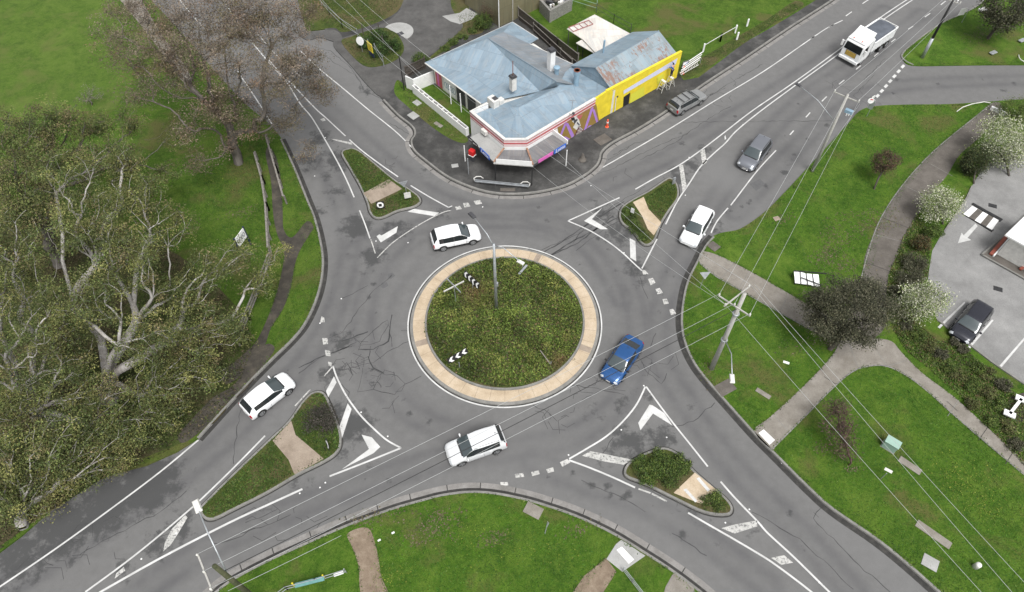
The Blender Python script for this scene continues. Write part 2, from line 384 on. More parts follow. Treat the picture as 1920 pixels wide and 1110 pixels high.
GZ = .12
def slab(name, pts, mat, z1=GZ, z0=-.04, n=5, closed=True, smooth=True, parent=None):
    w = [G(p[0], p[1], z1) for p in pts]
    if smooth: w = smooth_line(w, n, closed)
    b = MB(); b.prism([(p.x, p.y) for p in w], z0, z1)
    o = b.build(name, mat, parent)
    if parent is None: structure(o)
    return o
def block(name, edge, rest, mat, z1=GZ, n=5, extra=None):
    "edge: kerbed edge (smoothed), rest: straight outer corners"
    w = smooth_line([G(p[0], p[1], z1) for p in edge], n) + [G(p[0], p[1], z1) for p in rest]
    b = MB(); b.prism([(p.x, p.y) for p in w], -.04, z1); return structure(b.build(name, mat))
def kerb(edge, side, w=.18, z=GZ+.022, gut=0, gmat='gutter', gdark=0, n=5, closed=False, name='kerb', joints=True):
    """kerb stone strip along surveyed edge; side=+1: block lies left of travel. gut=width of gutter on the road side"""
    L = smooth_line([G(p[0], p[1], GZ) for p in edge], n, closed)
    if closed: L = L + [L[0]]
    def off(d, zz):
        q = offset(L, d); 
        if closed: q[0] = q[-1] = (q[0]+q[-1])/2
        return [Vector((p.x, p.y, zz)) for p in q]
    b = MB()
    i0, i1 = off(0 * side, z), off(w * side, z)
    b.strip(i0, i1) if side < 0 else b.strip(i1, i0)
    o0 = off(-.03 * side, -.02); b.strip(i0, o0); b.strip(i1, off(w*side, GZ-.03))
    if gdark:
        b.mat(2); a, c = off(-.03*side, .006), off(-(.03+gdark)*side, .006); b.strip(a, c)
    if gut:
        b.mat(1); a, c = off(-(.03+gdark)*side, .010), off(-(.03+gdark+gut)*side, .010); b.strip(a, c)
        if joints:
            b.mat(2); acc = 0; nxt = 2.6
            aa, cc = off(-(.03+gdark)*side, .014), off(-(.03+gdark+gut)*side, .014)
            for i in range(1, len(aa)):
                acc += (aa[i]-aa[i-1]).length
                if acc > nxt:
                    nxt += 2.6; t = (aa[i]-aa[i-1]).normalized()*.035
                    b.add([aa[i]-t, aa[i]+t, cc[i]+t, cc[i]-t], [(0,1,2,3)])
    o = b.build(name, [M['kerb'], M[gmat], M['gutter_dark']]); return structure(o)

# --- block A : paddock under the gums, left
A_edge = [(255,-30),(330,50),(400,130),(455,190),(500,228),(528,260),(547,300),(562,335),(580,380),(592,410),(603,455),(607,490),(603,530),(591,570),(571,610),(546,640),(515,670),(480,705),(445,742),(410,780),(372,822)]
A_rest = [(330,848),(273,873),(217,887),(170,905),(123,930),(80,970),(40,1005),(0,1035),(-60,1090),(-300,1110),(-300,-60)]
block('paddock_verge', A_edge, A_rest, M['grass'])
slab('field', [(-300,-80),(215,-40),(230,60),(250,150),(215,205),(120,210),(0,225),(-300,240)], M['grass_field'], z1=GZ+.012, smooth=False)
slab('leaf_litter', [(-200,420),(120,430),(300,460),(430,560),(470,640),(440,740),(370,815),(220,880),(90,960),(-80,1060),(-250,1000)], M['leaf_floor'], z1=GZ+.010)
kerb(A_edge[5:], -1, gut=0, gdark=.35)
slab('dirt_path', [(505,275),(520,300),(528,350),(530,395),(532,430),(548,445),(575,415),(588,425),(580,440),(562,470),(552,500),(545,540),(530,580),(508,615),(495,650),(470,680),(450,705),(425,720),(415,700),(450,670),(480,640),(500,600),(515,560),(528,510),(533,470),(520,440),(512,400),(508,340),(498,290)], M['mud'], z1=GZ+.016)
slab('ditch_water', [(500,645),(515,655),(490,690),(455,735),(420,760),(385,800),(345,830),(335,815),(370,775),(400,745),(440,720),(475,670)], M['mud'], z1=GZ+.014)
slab('footpath', [(205,-30),(245,-30),(300,60),(345,120),(358,150),(345,155),(325,130),(270,55)], M['concrete'], z1=GZ+.018)
# --- block B : corner shop
B_edge = [(718,187),(745,215),(771,236),(777,250),(770,264),(776,282),(800,303),(838,331),(880,350),(920,361),(962,364),(1010,360),(1060,348),(1095,330),(1118,312),(1126,298),(1130,284),(1150,267),(1200,240),(1255,205),(1320,158),(1400,106),(1480,52),(1555,4),(1610,-35)]
B_rest = [(1500,-80),(500,-80),(575,-20),(585,15),(600,45),(615,62),(640,95),(670,130),(700,165)]
block('corner_footpath', B_edge, B_rest, M['damp_bitumen'])
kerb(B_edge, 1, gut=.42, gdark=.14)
slab('gravel_yard', [(640,72),(700,52),(750,18),(770,-60),(900,-60),(880,20),(860,60),(800,108),(790,118),(762,140),(720,180),(690,160),(660,125),(625,85)], M['old_bitumen'], z1=GZ+.010)
slab('rough_verge', [(566,-40),(700,-60),(760,-60),(752,12),(700,45),(645,60),(626,52),(590,56),(572,50)], M['grass_rough'], z1=GZ+.014)
slab('weedy_mound', [(640,78),(660,68),(700,55),(735,55),(757,85),(748,108),(718,122),(690,125),(668,112)], M['grass_rough'], z1=GZ+.05, z0=.1)
slab('yard_grass', [(880,20),(905,30),(905,60),(870,68),(845,88),(812,108),(800,112),(840,78),(868,50),(855,30),(845,0),(860,-60),(878,-60)], M['grass_rough'], z1=GZ+.016)
slab('shop_verge', [(745,150),(765,165),(780,172),(800,190),(840,225),(876,258),(870,268),(848,262),(820,245),(790,222),(765,200),(740,175)], M['grass'], z1=GZ+.012)
slab('shop_lawn', [(776,168),(812,158),(860,178),(885,205),(885,250),(875,250)], M['grass'], z1=GZ+.012, smooth=False)
slab('back_field', [(905,-80),(1700,-120),(1545,-10),(1495,22),(1440,55),(1395,80),(1350,115),(1310,145),(1282,150),(1250,110),(1180,110),(1100,120),(1060,110),(1000,40),(960,30)], M['grass'], z1=GZ+.012, smooth=False)
slab('dry_edge', [(1285,148),(1330,125),(1400,78),(1450,45),(1505,12),(1490,2),(1440,35),(1380,70),(1320,105),(1282,118)], M['grass_rough'], z1=GZ+.017)
slab('gravel_edge', [(560,60),(600,58),(628,56),(642,70),(630,78),(600,70),(575,74)], M['old_bitumen'], z1=GZ+.018)
# --- block C : park, right
C_edge = [(1975,182),(1860,190),(1780,195),(1700,196),(1640,199),(1612,208),(1590,232),(1560,265),(1525,303),(1500,330),(1470,362),(1440,392),(1412,414),(1385,430),(1355,436),(1337,443),(1322,460),(1305,492),(1288,528),(1279,570),(1277,610),(1285,648),(1303,685),(1332,722),(1370,765),(1415,815),(1460,860),(1510,910),(1560,955),(1640,1010),(1700,1058),(1770,1120)]
block('park', C_edge, [(1900,1250),(2300,1150),(2300,180)], M['grass_park'])
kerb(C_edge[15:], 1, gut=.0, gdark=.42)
# --- block D : foreground park
D_edge = [(380,1130),(427,1090),(500,1050),(570,1018),(640,987),(690,968),(740,950),(790,936),(830,926),(880,920),(930,923),(985,934),(1023,945),(1073,962),(1117,981),(1160,1003),(1210,1034),(1265,1070),(1320,1112),(1360,1150)]
block('foreground_park', D_edge, [(1300,1300),(400,1300)], M['grass_park'])
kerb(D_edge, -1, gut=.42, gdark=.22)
# --- block E : top right corner
E_edge = [(1980,121),(1860,121),(1780,122),(1712,122),(1694,112),(1691,100),(1712,80),(1760,45),(1800,26),(1838,5),(1870,-40)]
block('corner_lawn', E_edge, [(2100,-60),(2100,121)], M['grass_park'])
kerb(E_edge[3:], -1, gut=0, gdark=.0)
# --- islands
def island(edge, slabpts, gmat='grass_rough', name='traffic_island', slabmat='crossing', kw=.16):
    L = smooth_line([G(p[0], p[1], GZ) for p in edge], 4, True)
    b = MB(); b.prism([(p.x, p.y) for p in L], -.04, GZ); structure(b.build(name, M[gmat]))
    area = sum(L[i-1].x*L[i].y-L[i].x*L[i-1].y for i in range(len(L)))
    kerb(edge, 1 if area > 0 else -1, w=kw, n=4, closed=True, gdark=.10)
    if slabpts:
        s = slab('crossing_slab', slabpts, M[slabmat], z1=GZ+.026, z0=.05, smooth=False)
I1 = [(640,287),(655,278),(672,281),(700,303),(737,334),(762,350),(784,366),(789,378),(776,388),(745,396),(718,408),(702,408),(692,396),(688,380),(675,350),(657,318)]
I2 = [(1161,405),(1166,388),(1185,374),(1215,358),(1240,341),(1256,333),(1270,345),(1272,370),(1255,395),(1240,420),(1229,448),(1217,459),(1203,456),(1185,432),(1168,420)]
I3 = [(583,737),(600,733),(612,742),(624,770),(636,800),(640,825),(634,846),(612,864),(560,890),(500,925),(440,955),(400,974),(381,970),(375,953),(390,935),(440,885),(500,828),(540,790),(565,755)]
I4 = [(1170,884),(1180,866),(1212,848),(1245,839),(1275,852),(1302,882),(1340,915),(1366,938),(1374,956),(1362,966),(1320,961),(1262,934),(1210,908),(1178,896)]
island(I1, [(681,362),(729,336),(754,354),(696,382)])
island(I2, [(1187,379),(1207,369),(1216,392),(1240,417),(1226,441),(1215,430),(1204,405)], slabmat='pave')
island(I3, [(511,826),(546,789),(554,815),(607,860),(552,890),(541,862)])
island(I4, [(1228,890),(1262,859),(1297,886),(1270,906)] and [(1232,893),(1262,862)] and [(1263,924),(1303,886),(1344,919),(1315,945)], slabmat='pave')
slab('crossing_slab', [(510,838),(520,830),(552,818),(548,806)], M['crossing'], z1=GZ+.022, z0=.05, smooth=False)

# --- roundabout
CC = C0
def ring(r0, r1, z, mat, name, n=128, zo=None, a0=0, a1=2*math.pi):
    b = MB(); L = []; Rr = []
    for k in range(n+1):
        a = a0 + (a1-a0)*k/n; L.append((CC.x+r0*math.cos(a), CC.y+r0*math.sin(a), z)); Rr.append((CC.x+r1*math.cos(a), CC.y+r1*math.sin(a), z if zo is None else zo))
    b.strip(L, Rr); return b, structure(b.build(name, mat))
ring(8.38, 8.50, .012, M['paint'], 'edge_line')
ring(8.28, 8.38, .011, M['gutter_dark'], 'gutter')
b = MB()
prof = [(8.28, -.02), (8.24, .10), (8.02, .125), (7.98, .118)]
b.lathe((CC.x, CC.y, 0), prof, 128); structure(b.build('kerb', M['kerb']))
ring(6.95, 8.0, .125, M['pave'], 'apron')
b = MB()
for k in range(40):   # paving joints of the apron
    a = 2*math.pi*k/40; d = Vector((math.cos(a), math.sin(a), 0)); t = Vector((-d.y, d.x, 0))*.009
    p, q = CC+d*6.98+Vector((0,0,.129)), CC+d*7.97+Vector((0,0,.129)); b.add([p-t, q-t, q+t, p+t], [(0,1,2,3)])
structure(b.build('paving_joint', M['dirt']))
b = MB()
for deg, dd in ((198, .035), (-24, .035), (66, .03)):
    a0 = R_(deg)
    pts = [CC+Vector((r*math.cos(a0+s*dd), r*math.sin(a0+s*dd), .131)) for r, s in ((6.97,-1.2),(7.99,-1),(7.99,1),(6.97,1.2))]
    b.add(pts, [(0,1,2,3)])
structure(b.build('paving_band', M['crossing']))
b = MB(); b.lathe((CC.x, CC.y, 0), [(6.98, .12), (6.96, .27), (6.80, .28), (6.78, .2)], 128); structure(b.build('kerb', M['kerb']))
b = MB()
n = 96; ringsr = [0, 2, 4, 5.5, 6.79]; zz = [.62, .56, .45, .34, .26]
vs = [(CC.x, CC.y, zz[0])]; fs = []
for r, z in list(zip(ringsr, zz))[1:]:
    for k in range(n): a = 2*math.pi*k/n; vs.append((CC.x+r*math.cos(a), CC.y+r*math.sin(a), z))
for k in range(n): fs.append((0, 1+k, 1+(k+1) % n))
for j in range(3):
    for k in range(n): a_, b_ = 1+j*n+k, 1+j*n+(k+1) % n; fs.append((a_, a_+n, b_+n, b_))
b.add(vs, fs); structure(b.build('roundabout_mound', M['grass_rough'], smooth=True))

# ================================================================ MARKINGS
def line(pts, w=.13, mat='paint', z=.007, n=5, smooth=True, name='painted_line', dash=None):
    L = [G(p[0], p[1], 0) for p in pts]
    if smooth and len(L) > 2: L = smooth_line(L, n)
    a = [Vector((p.x, p.y, z)) for p in offset(L, w/2)]; c = [Vector((p.x, p.y, z)) for p in offset(L, -w/2)]
    b = MB(); b.strip(c, a); return b.build(name, M[mat], road)
def quad(pts, mat='paint', z=.007, name='painted_bar'):
    b = MB(); b.poly([G(p[0], p[1], 0)+Vector((0,0,z)) for p in pts]); return b.build(name, M[mat], road)
def zf(ox, oy, s): return lambda pts: [(ox+x/s, oy+y/s) for x, y in pts]
# island 1 zone (zoom 560,220 s3.7)
z1_ = zf(560, 220, 3.7); z2_ = zf(1040, 240, 3.7); z3_ = zf(360, 640, 3.7); z4_ = zf(1040, 700, 3.118)
line([(500,108),(535,150),(562,193)]+z1_([(90,0),(180,150),(270,310),(335,440),(385,555)]))
line(z1_([(422,645),(460,740),(495,840)]), .12); line(z1_([(500,845),(532,945)]), .10, 'paint_old')
line([(545,155),(590,202)]+z1_([(185,0),(255,65),(325,130)])); line(z1_([(352,155),(440,232),(560,322),(690,413)]))
line(z1_([(777,473),(900,548),(1040,625)])); line([(841,389),(848,386)], .12)
line(z1_([(545,975),(640,880),(750,800),(880,720),(1000,660),(1060,645)]), .11, 'paint_old')
quad(z1_([(755,655),(800,635),(975,662),(940,685)])); quad(z1_([(540,825),(570,868),(678,800),(688,755),(575,820),(560,812)]))
quad(z1_([(228,148),(370,175),(372,192),(235,155)]), 'paint_old')
quad(z1_([(150,15),(175,5),(190,22),(165,28)]), 'paint_old')
line([(563,95),(600,130),(640,163),(690,205),(740,245),(773,277)], .12)
line([(445,133),(480,185),(513,237)], .12); line([(333,-5),(362,30),(390,62)], .11); line([(412,-8),(440,32),(467,72),(520,135),(545,155)], .12)
line([(480,60),(520,105),(563,143)], .10, 'paint_old')
# ring-entry dashes
for q in ([(868,381),(878,380),(882,387),(871,389)],[(888,377),(900,375),(904,382),(892,384)],[(853,388),(862,386),(866,392),(856,394)]): quad(q, 'paint_old')
# island 2 zone
line(z2_([(92,645),(450,483)])); line(z2_([(560,425),(700,345),(860,260),(1020,150),(1184,25)])+[(1413,206),(1493,151.5),(1577,90),(1647,35.5),(1706,-4),(1760,-38)])
line(z2_([(92,645),(230,705),(365,785),(470,865),(545,935),(605,990)])); line(z2_([(605,975),(710,770)])); line(z2_([(770,668),(850,510),(930,390),(1010,270),(1100,180),(1184,105)])+[(1380,246),(1420,213),(1494,158),(1578,97),(1649,42),(1709,1),(1762,-33)])
quad(z2_([(204,645),(330,555),(258,632),(370,702),(320,703)])); quad(z2_([(520,765),(560,785),(566,925),(525,900)]))
quad(z2_([(862,258),(890,255),(916,410),(888,445)]), 'paint_old'); quad(z2_([(1008,158),(1040,148),(1057,235),(1028,260)]), 'paint_old'); quad(z2_([(1178,60),(1184,50),(1190,75),(1180,82)]))
for q in ([(1203,505),(1210,507),(1216,514),(1206,515)],[(1215,523),(1224,521),(1229,530),(1220,535)],[(1229,542),(1237,540),(1243,549),(1233,552)],[(1242,561),(1250,560),(1254,569),(1245,571)],[(1255,581),(1262,579),(1268,588),(1258,591)]): quad(q, 'paint_old')
line([(1117,321),(1165,294),(1258,240),(1340,189),(1430,135),(1510,80),(1550,53),(1580,38)], .12)
for a, bb in (((1446,65),(1456,58)),((1478,44),(1492,35)),((1519,73),(1528,68)),((1553,52),(1564,45)),((1586,30),(1597,22)),((1617,7),(1629,-1))): line([a, bb], .12)
for a, bb in (((1481,253),(1488,245)),((1511,220),(1519,211)),((1541,190),(1550,181)),((1573,158),(1583,150)),((1605,130),(1614,123)),((1639,106),(1647,99)),((1671,79),(1679,73)),((1703,55),(1712,49)),((1734,32),(1744,25)),((1764,9),(1773,2))): line([a, bb], .12)
line([(1455,282),(1420,320),(1380,372),(1370,385)], .12); line([(1365,390),(1345,414),(1333,437)], .12)
for i in range(8):   # give-way dashes of the side road
    px, py = 1637+i*7.9, 189-i*9.2; quad([(px-4,py+1),(px+1,py-4),(px+5,py-1),(px,py+4)])
# island 3 zone
line(z3_([(978,172),(1005,250),(1060,360),(1120,450),(1184,530)])+[(700,803),(725,825),(752,840)])
line(z3_([(978,172),(918,240)]), .11, 'paint_old'); line(z3_([(820,335),(715,448)]), .11, 'paint_old')
quad(z3_([(985,243),(1003,285),(945,388),(930,345)])); quad(z3_([(1080,430),(1107,470),(1035,690),(1020,600)]))
line([(752,840),(690,865),(618,893)], .14); quad([(678,815),(697,820),(713,838),(700,850),(641,880),(692,842)])
line([(497,817),(460,855),(420,895),(370,943)], .13); line([(362,950),(300,1003),(235,1055),(160,1110)], .13)
line([(372,825),(300,885),(200,960),(100,1032),(0,1100),(-30,1120)], .13)
line([(567,917),(510,943),(430,980),(300,1047),(185,1112)], .16)
quad([(347,966),(352,970),(333,1002),(320,1022),(306,1034),(309,1018),(322,992)], 'paint_old'); quad([(232,1063),(235,1070),(215,1085),(218,1075)], 'paint_old')
for q in ([(603,593),(608,596),(609,604),(600,605)],[(604,634),(614,634),(615,645),(606,646)],[(609,656),(619,658),(620,668),(611,667)],[(615,678),(622,680),(621,688),(616,685)]): quad(q, 'paint_old')
# island 4 zone
line(z4_([(530,78),(480,180),(400,280),(300,370),(180,445),(85,500)])); line(z4_([(535,78),(620,195),(700,300),(800,425),(895,545)]))
line(z4_([(970,633),(1060,735),(1185,865)])+[(1440,1000),(1490,1046),(1560,1115)], .14)
line(z4_([(85,508),(200,550),(340,608),(470,668)]), .14); line(z4_([(490,675),(570,705),(657,750)]), .13, 'paint_old')
line(z4_([(780,815),(900,885),(1040,965),(1184,1050)])+[(1450,1056),(1500,1093),(1540,1125)], .14)
quad(z4_([(555,183),(572,187),(640,232),(688,305),(575,235),(502,332),(488,290)]))
quad(z4_([(160,482),(210,455),(455,505),(402,535),(290,515)]), 'paint_old')
quad(z4_([(975,905),(1060,882),(1184,860),(1184,895),(1050,937)]), 'paint_old'); quad([(1446,1046),(1470,1041),(1487,1055),(1465,1059)], 'paint_old')
quad(z4_([(30,520),(75,500),(92,520),(45,547)]), 'paint_old')
for q in ([(965,889),(981,887),(983,894),(967,896)],[(996,885),(1010,882),(1012,889),(998,893)],[(1024,880),(1037,876),(1039,884),(1027,887)],[(938,904),(952,904),(953,910),(939,911)]): quad(q, 'paint_old')
b = MB()
for q in (z4_([(828,615),(845,607),(908,680),(895,692)]), z4_([(752,680),(770,673),(835,745),(822,755)])):
    b.poly([G(p[0], p[1], GZ+.031) for p in q])
structure(b.build('painted_bar', M['paint']))
line([(1465,868+0),(1466,869)], .1)
for q in ([(1405+0,812),(1410,806)],): pass

# --- cracks and joints
def crack(pts, w=.05, jit=.10, mat='sealant'):
    L = [G(p[0], p[1], 0) for p in pts]; out = [L[0]]
    for a, c in zip(L[:-1], L[1:]):
        m = max(1, int((c-a).length/.45)); t = (c-a).normalized(); nrm = Vector((-t.y, t.x, 0))
        for k in range(1, m+1): out.append(a.lerp(c, k/m)+nrm*random.uniform(-jit, jit)*(k < m))
    lw = [w*random.uniform(.4, 1.25)/2 for _ in out]
    a = []; c = []
    for i, p in enumerate(offset(out, 0)):
        q = offset(out, 1)[i]-p if False else None
    o1 = offset(out, 1.0)
    for i, p in enumerate(out):
        n_ = Vector((o1[i].x-p.x, o1[i].y-p.y, 0)); a.append(Vector((p.x, p.y, .004))+n_*lw[i]); c.append(Vector((p.x, p.y, .004))-n_*lw[i])
    CRK.strip(c, a)
CRK = MB()
for c in [[(735,650),(727,600),(700,620),(672,650),(712,640),(728,610)],[(655,690),(700,680),(735,655),(768,640)],[(600,640),(640,625),(700,545),(735,515)],[(640,560),(690,535)],
 [(680,690),(670,735),(700,730),(715,700),(690,690)],[(715,700),(745,705),(760,720),(740,740),(715,735),(700,730)],[(760,720),(790,705)],[(660,700),(650,680),(640,690)],
 [(560,700),(600,670),(640,655),(660,650)],[(1075,455),(1100,420),(1160,380),(1210,350)],[(1000,475),(1060,450),(1110,425)],[(1080,470),(1140,425),(1200,395)],
 [(1000,760),(1030,775),(1045,790)],[(1060,720),(1120,728),(1170,740)],[(1190,660),(1215,700),(1240,720),(1250,700)],[(1075,760),(1120,735),(1160,725)],
 [(1260,800),(1300,790),(1340,755)],[(1410,960),(1440,975),(1500,1010),(1600,1105)],[(1200,905),(1240,930)],[(1265,905),(1330,945)],[(1260,1000),(1325,1042)],[(1535,970),(1525,960)],
 [(1525,972),(1600,1050),(1680,1120)],[(1540,952),(1525,972)],[(1200,520),(1215,560)],[(1280,230),(1340,228),(1400,228),(1560,226)],[(1105,330),(1140,320),(1180,300),(1240,270),(1290,250)],
 [(600,100),(640,125),(665,140),(690,175),(715,185)],[(690,180),(660,130),(620,95),(590,88)],[(1150,290),(1190,268),(1215,262)],[(1200,300),(1260,270),(1340,215),(1370,200)],
 [(1300,200),(1370,155),(1430,120)],[(1310,185),(1360,165)],[(460,980),(520,955)],[(450,1000),(500,985),(545,965)],[(150,1040),(220,1000),(300,960),(350,920)],[(100,1060),(60,1040),(30,1070)],
 [(1650,210),(1600,180),(1640,140)],[(1620,150),(1660,110)],[(730,230),(800,270)],[(1220,650),(1230,625)],[(870,1010),(800,1000)],[(445,742),(470,720),(448,780),(438,870)],[(640,720),(655,735),(650,760)],
 [(1140,300),(1180,275)],[(400,1020),(440,1010),(480,990)],[(1090,900),(1150,925),(1210,960)],[(1130,850),(1150,820)]]:
    crack(c, .055)
for (px, py, n_, sp) in ((700,650,10,1.6),(715,715,14,1.5),(640,690,10,1.4),(1215,690,8,1.2),(1340,165,16,1.8),(1110,740,8,1.4),(500,985,10,1.6),(560,320,8,1.5),(200,1010,12,2.2),(720,300,6,1),(1040,780,8,1.0),(640,80,8,1.6),(1120,325,8,1.2),(1600,160,8,1.5)):
    c0 = G(px, py)
    for k in range(n_):
        a = c0+Vector((random.gauss(0, sp), random.gauss(0, sp*.6), 0)); an = random.uniform(0, 6.28); Ls = random.uniform(.5, 1.8)
        q = [a, a+Vector((math.cos(an), math.sin(an), 0))*Ls*.5, a+Vector((math.cos(an+.6), math.sin(an+.6), 0))*Ls]
        o1 = offset(q, .018); o2 = offset(q, -.018)
        CRK.strip([Vector((p.x, p.y, .0042)) for p in o2], [Vector((p.x, p.y, .0042)) for p in o1])
for c in ([(995,484),(1040,462),(1095,425),(1170,378)], [(1012,490),(1070,455),(1120,428),(1190,392)], [(1030,480),(1085,455),(1150,405)]): crack(c, .13, .05)
for c in ([(735,590),(728,640),(700,655),(672,655)], [(560,690),(605,668),(640,655),(668,642)], [(690,668),(700,690),(720,700)], [(640,640),(690,622)]): crack(c, .11, .06)
CRK.build('crack', M['sealant'], road)
for q in ([(560,250),(575,240),(592,255),(597,280),(585,295),(568,285)],):
    pass
for q in ([(727,513),(736,511),(741,517),(733,523),(727,520)],[(716,530),(725,529),(728,536),(719,541),(713,537)]): quad(q, 'patch', .004, 'manhole_cover')
quad([(1405,345),(1425,335),(1435,345),(1418,358)], 'patch', .004, 'manhole_cover')

for k, (x, y) in enumerate(((497,250+0),(640,560),(600,606),(677,773),(727,818),(610,905),(600,914),(562,925),(1165,806),(1283,905),(1250,820),(1108,348),(1228,358),(1292,295),(1285,366),(1170,474),(1393,234),(530,165),(590,330),(610,258),(705,452),(765,455),(1405,955),(1360,940),(1360,980),(330,1000),(265,1048),(470,935),(905,388),(1066,853),(1207,723),(1536,1092),(318,1038))):
    p_ = G(x, y); b = MB(); b.box((p_.x, p_.y, .014), (.11, .11, .02), .4, .7); b.build('road_stud', M['white'], road)
# ================================================================ CORNER SHOP
def plane_uv(o):
    me = o.data; uv = me.uv_layers.new(name='UVMap')
    for p in me.polygons:
        n = p.normal; h = Vector((-n.y, n.x, 0))
        h = h.normalized() if h.length > 1e-3 else Vector((1, 0, 0)); s = n.cross(h).normalized()
        for li in p.loop_indices:
            v = me.vertices[me.loops[li].vertex_index].co; uv.data[li].uv = (v.dot(h), v.dot(s))
    return o
def roof_mat(name, cols, rust=.0, wav=1.0):
    m = NT(name); uvv = m.tc.outputs['UV']
    mp = m.n('Mapping'); mp.inputs['Scale'].default_value = (1.15, .42, 1); m.l(uvv, mp.inputs['Vector'])
    br = m.n('TexBrick'); br.inputs['Scale'].default_value = 1; br.inputs['Mortar Size'].default_value = .012
    br.inputs['Brick Width'].default_value = .9; br.inputs['Row Height'].default_value = 1.0; br.inputs['Bias'].default_value = -.1
    br.inputs['Color1'].default_value = (0,0,0,1); br.inputs['Color2'].default_value = (1,1,1,1); br.inputs['Mortar'].default_value = (.5,.5,.5,1)
    m.l(mp.outputs[0], br.inputs['Vector'])
    a = m.noise(.7, uvv, 6, .7)
    c = m.ramp(a, [(.28, cols[0]), (.5, cols[1]), (.72, cols[2])])
    c = m.mix(.55, c, m.mix(br.outputs['Color'], [x*.72 for x in cols[1]], [min(1, x*1.18) for x in cols[1]]))
    c = m.mix(m.ramp(br.outputs['Fac'], [(0,(0,0,0)),(1,(.45,.45,.45))]), c, [x*.5 for x in cols[0]])
    ms = m.n('Mapping'); ms.inputs['Scale'].default_value = (3.5, .35, 1); m.l(uvv, ms.inputs['Vector'])
    st = m.noise(1.2, ms.outputs[0], 5, .7); c = m.mix(m.ramp(st, [(.46, (0,0,0)), (.70, (.75,.75,.75))]), c, [cols[2][0]*1.12, cols[2][1]*.98, cols[2][2]*.88])
    c = m.mix(m.ramp(m.noise(.45, uvv, 7, .8), [(.52, (0,0,0)), (.70, (.6,.6,.6))]), c, [cols[0][0]*.95, cols[0][1]*.72, cols[0][2]*.60])
    if rust:
        mr = m.n('Mapping'); mr.inputs['Scale'].default_value = (2.2, .8, 1); m.l(uvv, mr.inputs['Vector'])
        r = m.noise(1.3, mr.outputs[0], 6, .75); big = m.noise(.28, uvv, 2)
        q = m.n('Math', operation='MULTIPLY_ADD'); m.l(big, q.inputs[0]); q.inputs[1].default_value = .55; m.l(r, q.inputs[2])
        c = m.mix(m.ramp(q.outputs[0], [(.86-rust*.1, (0,0,0)), (.92-rust*.1, (.8,.8,.8))]), c, (.20,.095,.055))
    w = m.n('TexWave', wave_type='BANDS', bands_direction='X'); w.inputs['Scale'].default_value = 2.1*wav; m.l(uvv, w.inputs['Vector'])
    m.base(c); m.rough(.5); m.bump(w.outputs['Fac'], .35, .03); return m.m
M['roof_blue'] = roof_mat('blue_iron_roof_mat', [(.155,.215,.265), (.205,.280,.345), (.255,.325,.385)])
M['roof_rust'] = roof_mat('rusty_iron_roof_mat', [(.17,.225,.26), (.215,.28,.32), (.26,.31,.345)], rust=.35)
M['roof_grey'] = roof_mat('grey_iron_roof_mat', [(.115,.117,.122), (.165,.168,.175), (.225,.228,.235)])
M['roof_bluegrey'] = roof_mat('blue_grey_iron_roof_mat', [(.15,.175,.20), (.195,.225,.255), (.245,.265,.28)])
M['roof_white'] = roof_mat('pale_sheet_roof_mat', [(.47,.46,.43), (.58,.57,.54), (.66,.65,.62)])
M['mural'] = simple('brown_mural_mat', (.26,.17,.045), .7, var=.12)
M['purple'] = simple('purple_mat', (.36,.20,.55), .7, var=.1)
M['stripe'] = simple('faded_red_mat', (.46,.11,.12), .6, var=.15)
M['maroon'] = simple('maroon_mat', (.10,.012,.03), .6)
M['awning_ceiling'] = M['dark']
M['lilac'] = simple('undercoat_mat', (.58,.60,.74), .6, var=.06, scale=1.2)
M['glass_dark'] = simple('dark_glass_mat', (.012,.014,.016), .12, var=0)

shop = empty('corner_shop', G(1000, 250, 0) + Vector((0, 0, GZ)), 0, 'corner shop with blue iron roof, striped parapet and half yellow street wall', 'shop')
def SP(name, b, mats, smooth=False, bevel=0, parent=None):
    o = b.build(name, mats, parent or shop, smooth, bevel); o.matrix_parent_inverse = (parent or shop).matrix_world.inverted() if parent is None else Matrix()
    if parent is None: o.matrix_parent_inverse = Matrix.Translation(-shop.location)
    return o
ZP = 3.55
P1, P2, P3, P4, P5, P6 = [G(x, y, ZP) for x, y in ((881,209), (945,262), (988,262), (1117,185.5), (1138,171.5), (1279,97))]
P5b = Vector((P5.x, P5.y, ZP)); 
PB1 = G(913, 192.5, ZP)     # left return of the parapet
def wallseg(b, a, c, z0, z1, t=.2, side=1):
    d = (c-a); d.z = 0; d.normalize(); n = Vector((-d.y, d.x, 0))*t*side
    q = [(a.x, a.y), (c.x, c.y), (c.x+n.x, c.y+n.y), (a.x+n.x, a.y+n.y)]
    b.prism(q, z0, z1, True)
def inward(line, d): return offset(line, d)
front = [PB1, P1, P2, P3, P4]
b = MB(); 
L0 = front; L1 = offset(front, .22)
for i in range(len(front)-1):
    q = [(L0[i].x, L0[i].y), (L0[i+1].x, L0[i+1].y), (L1[i+1].x, L1[i+1].y), (L1[i].x, L1[i].y)]
    b.prism(q, GZ-.05, ZP)
SP('wall', b, M['white'])
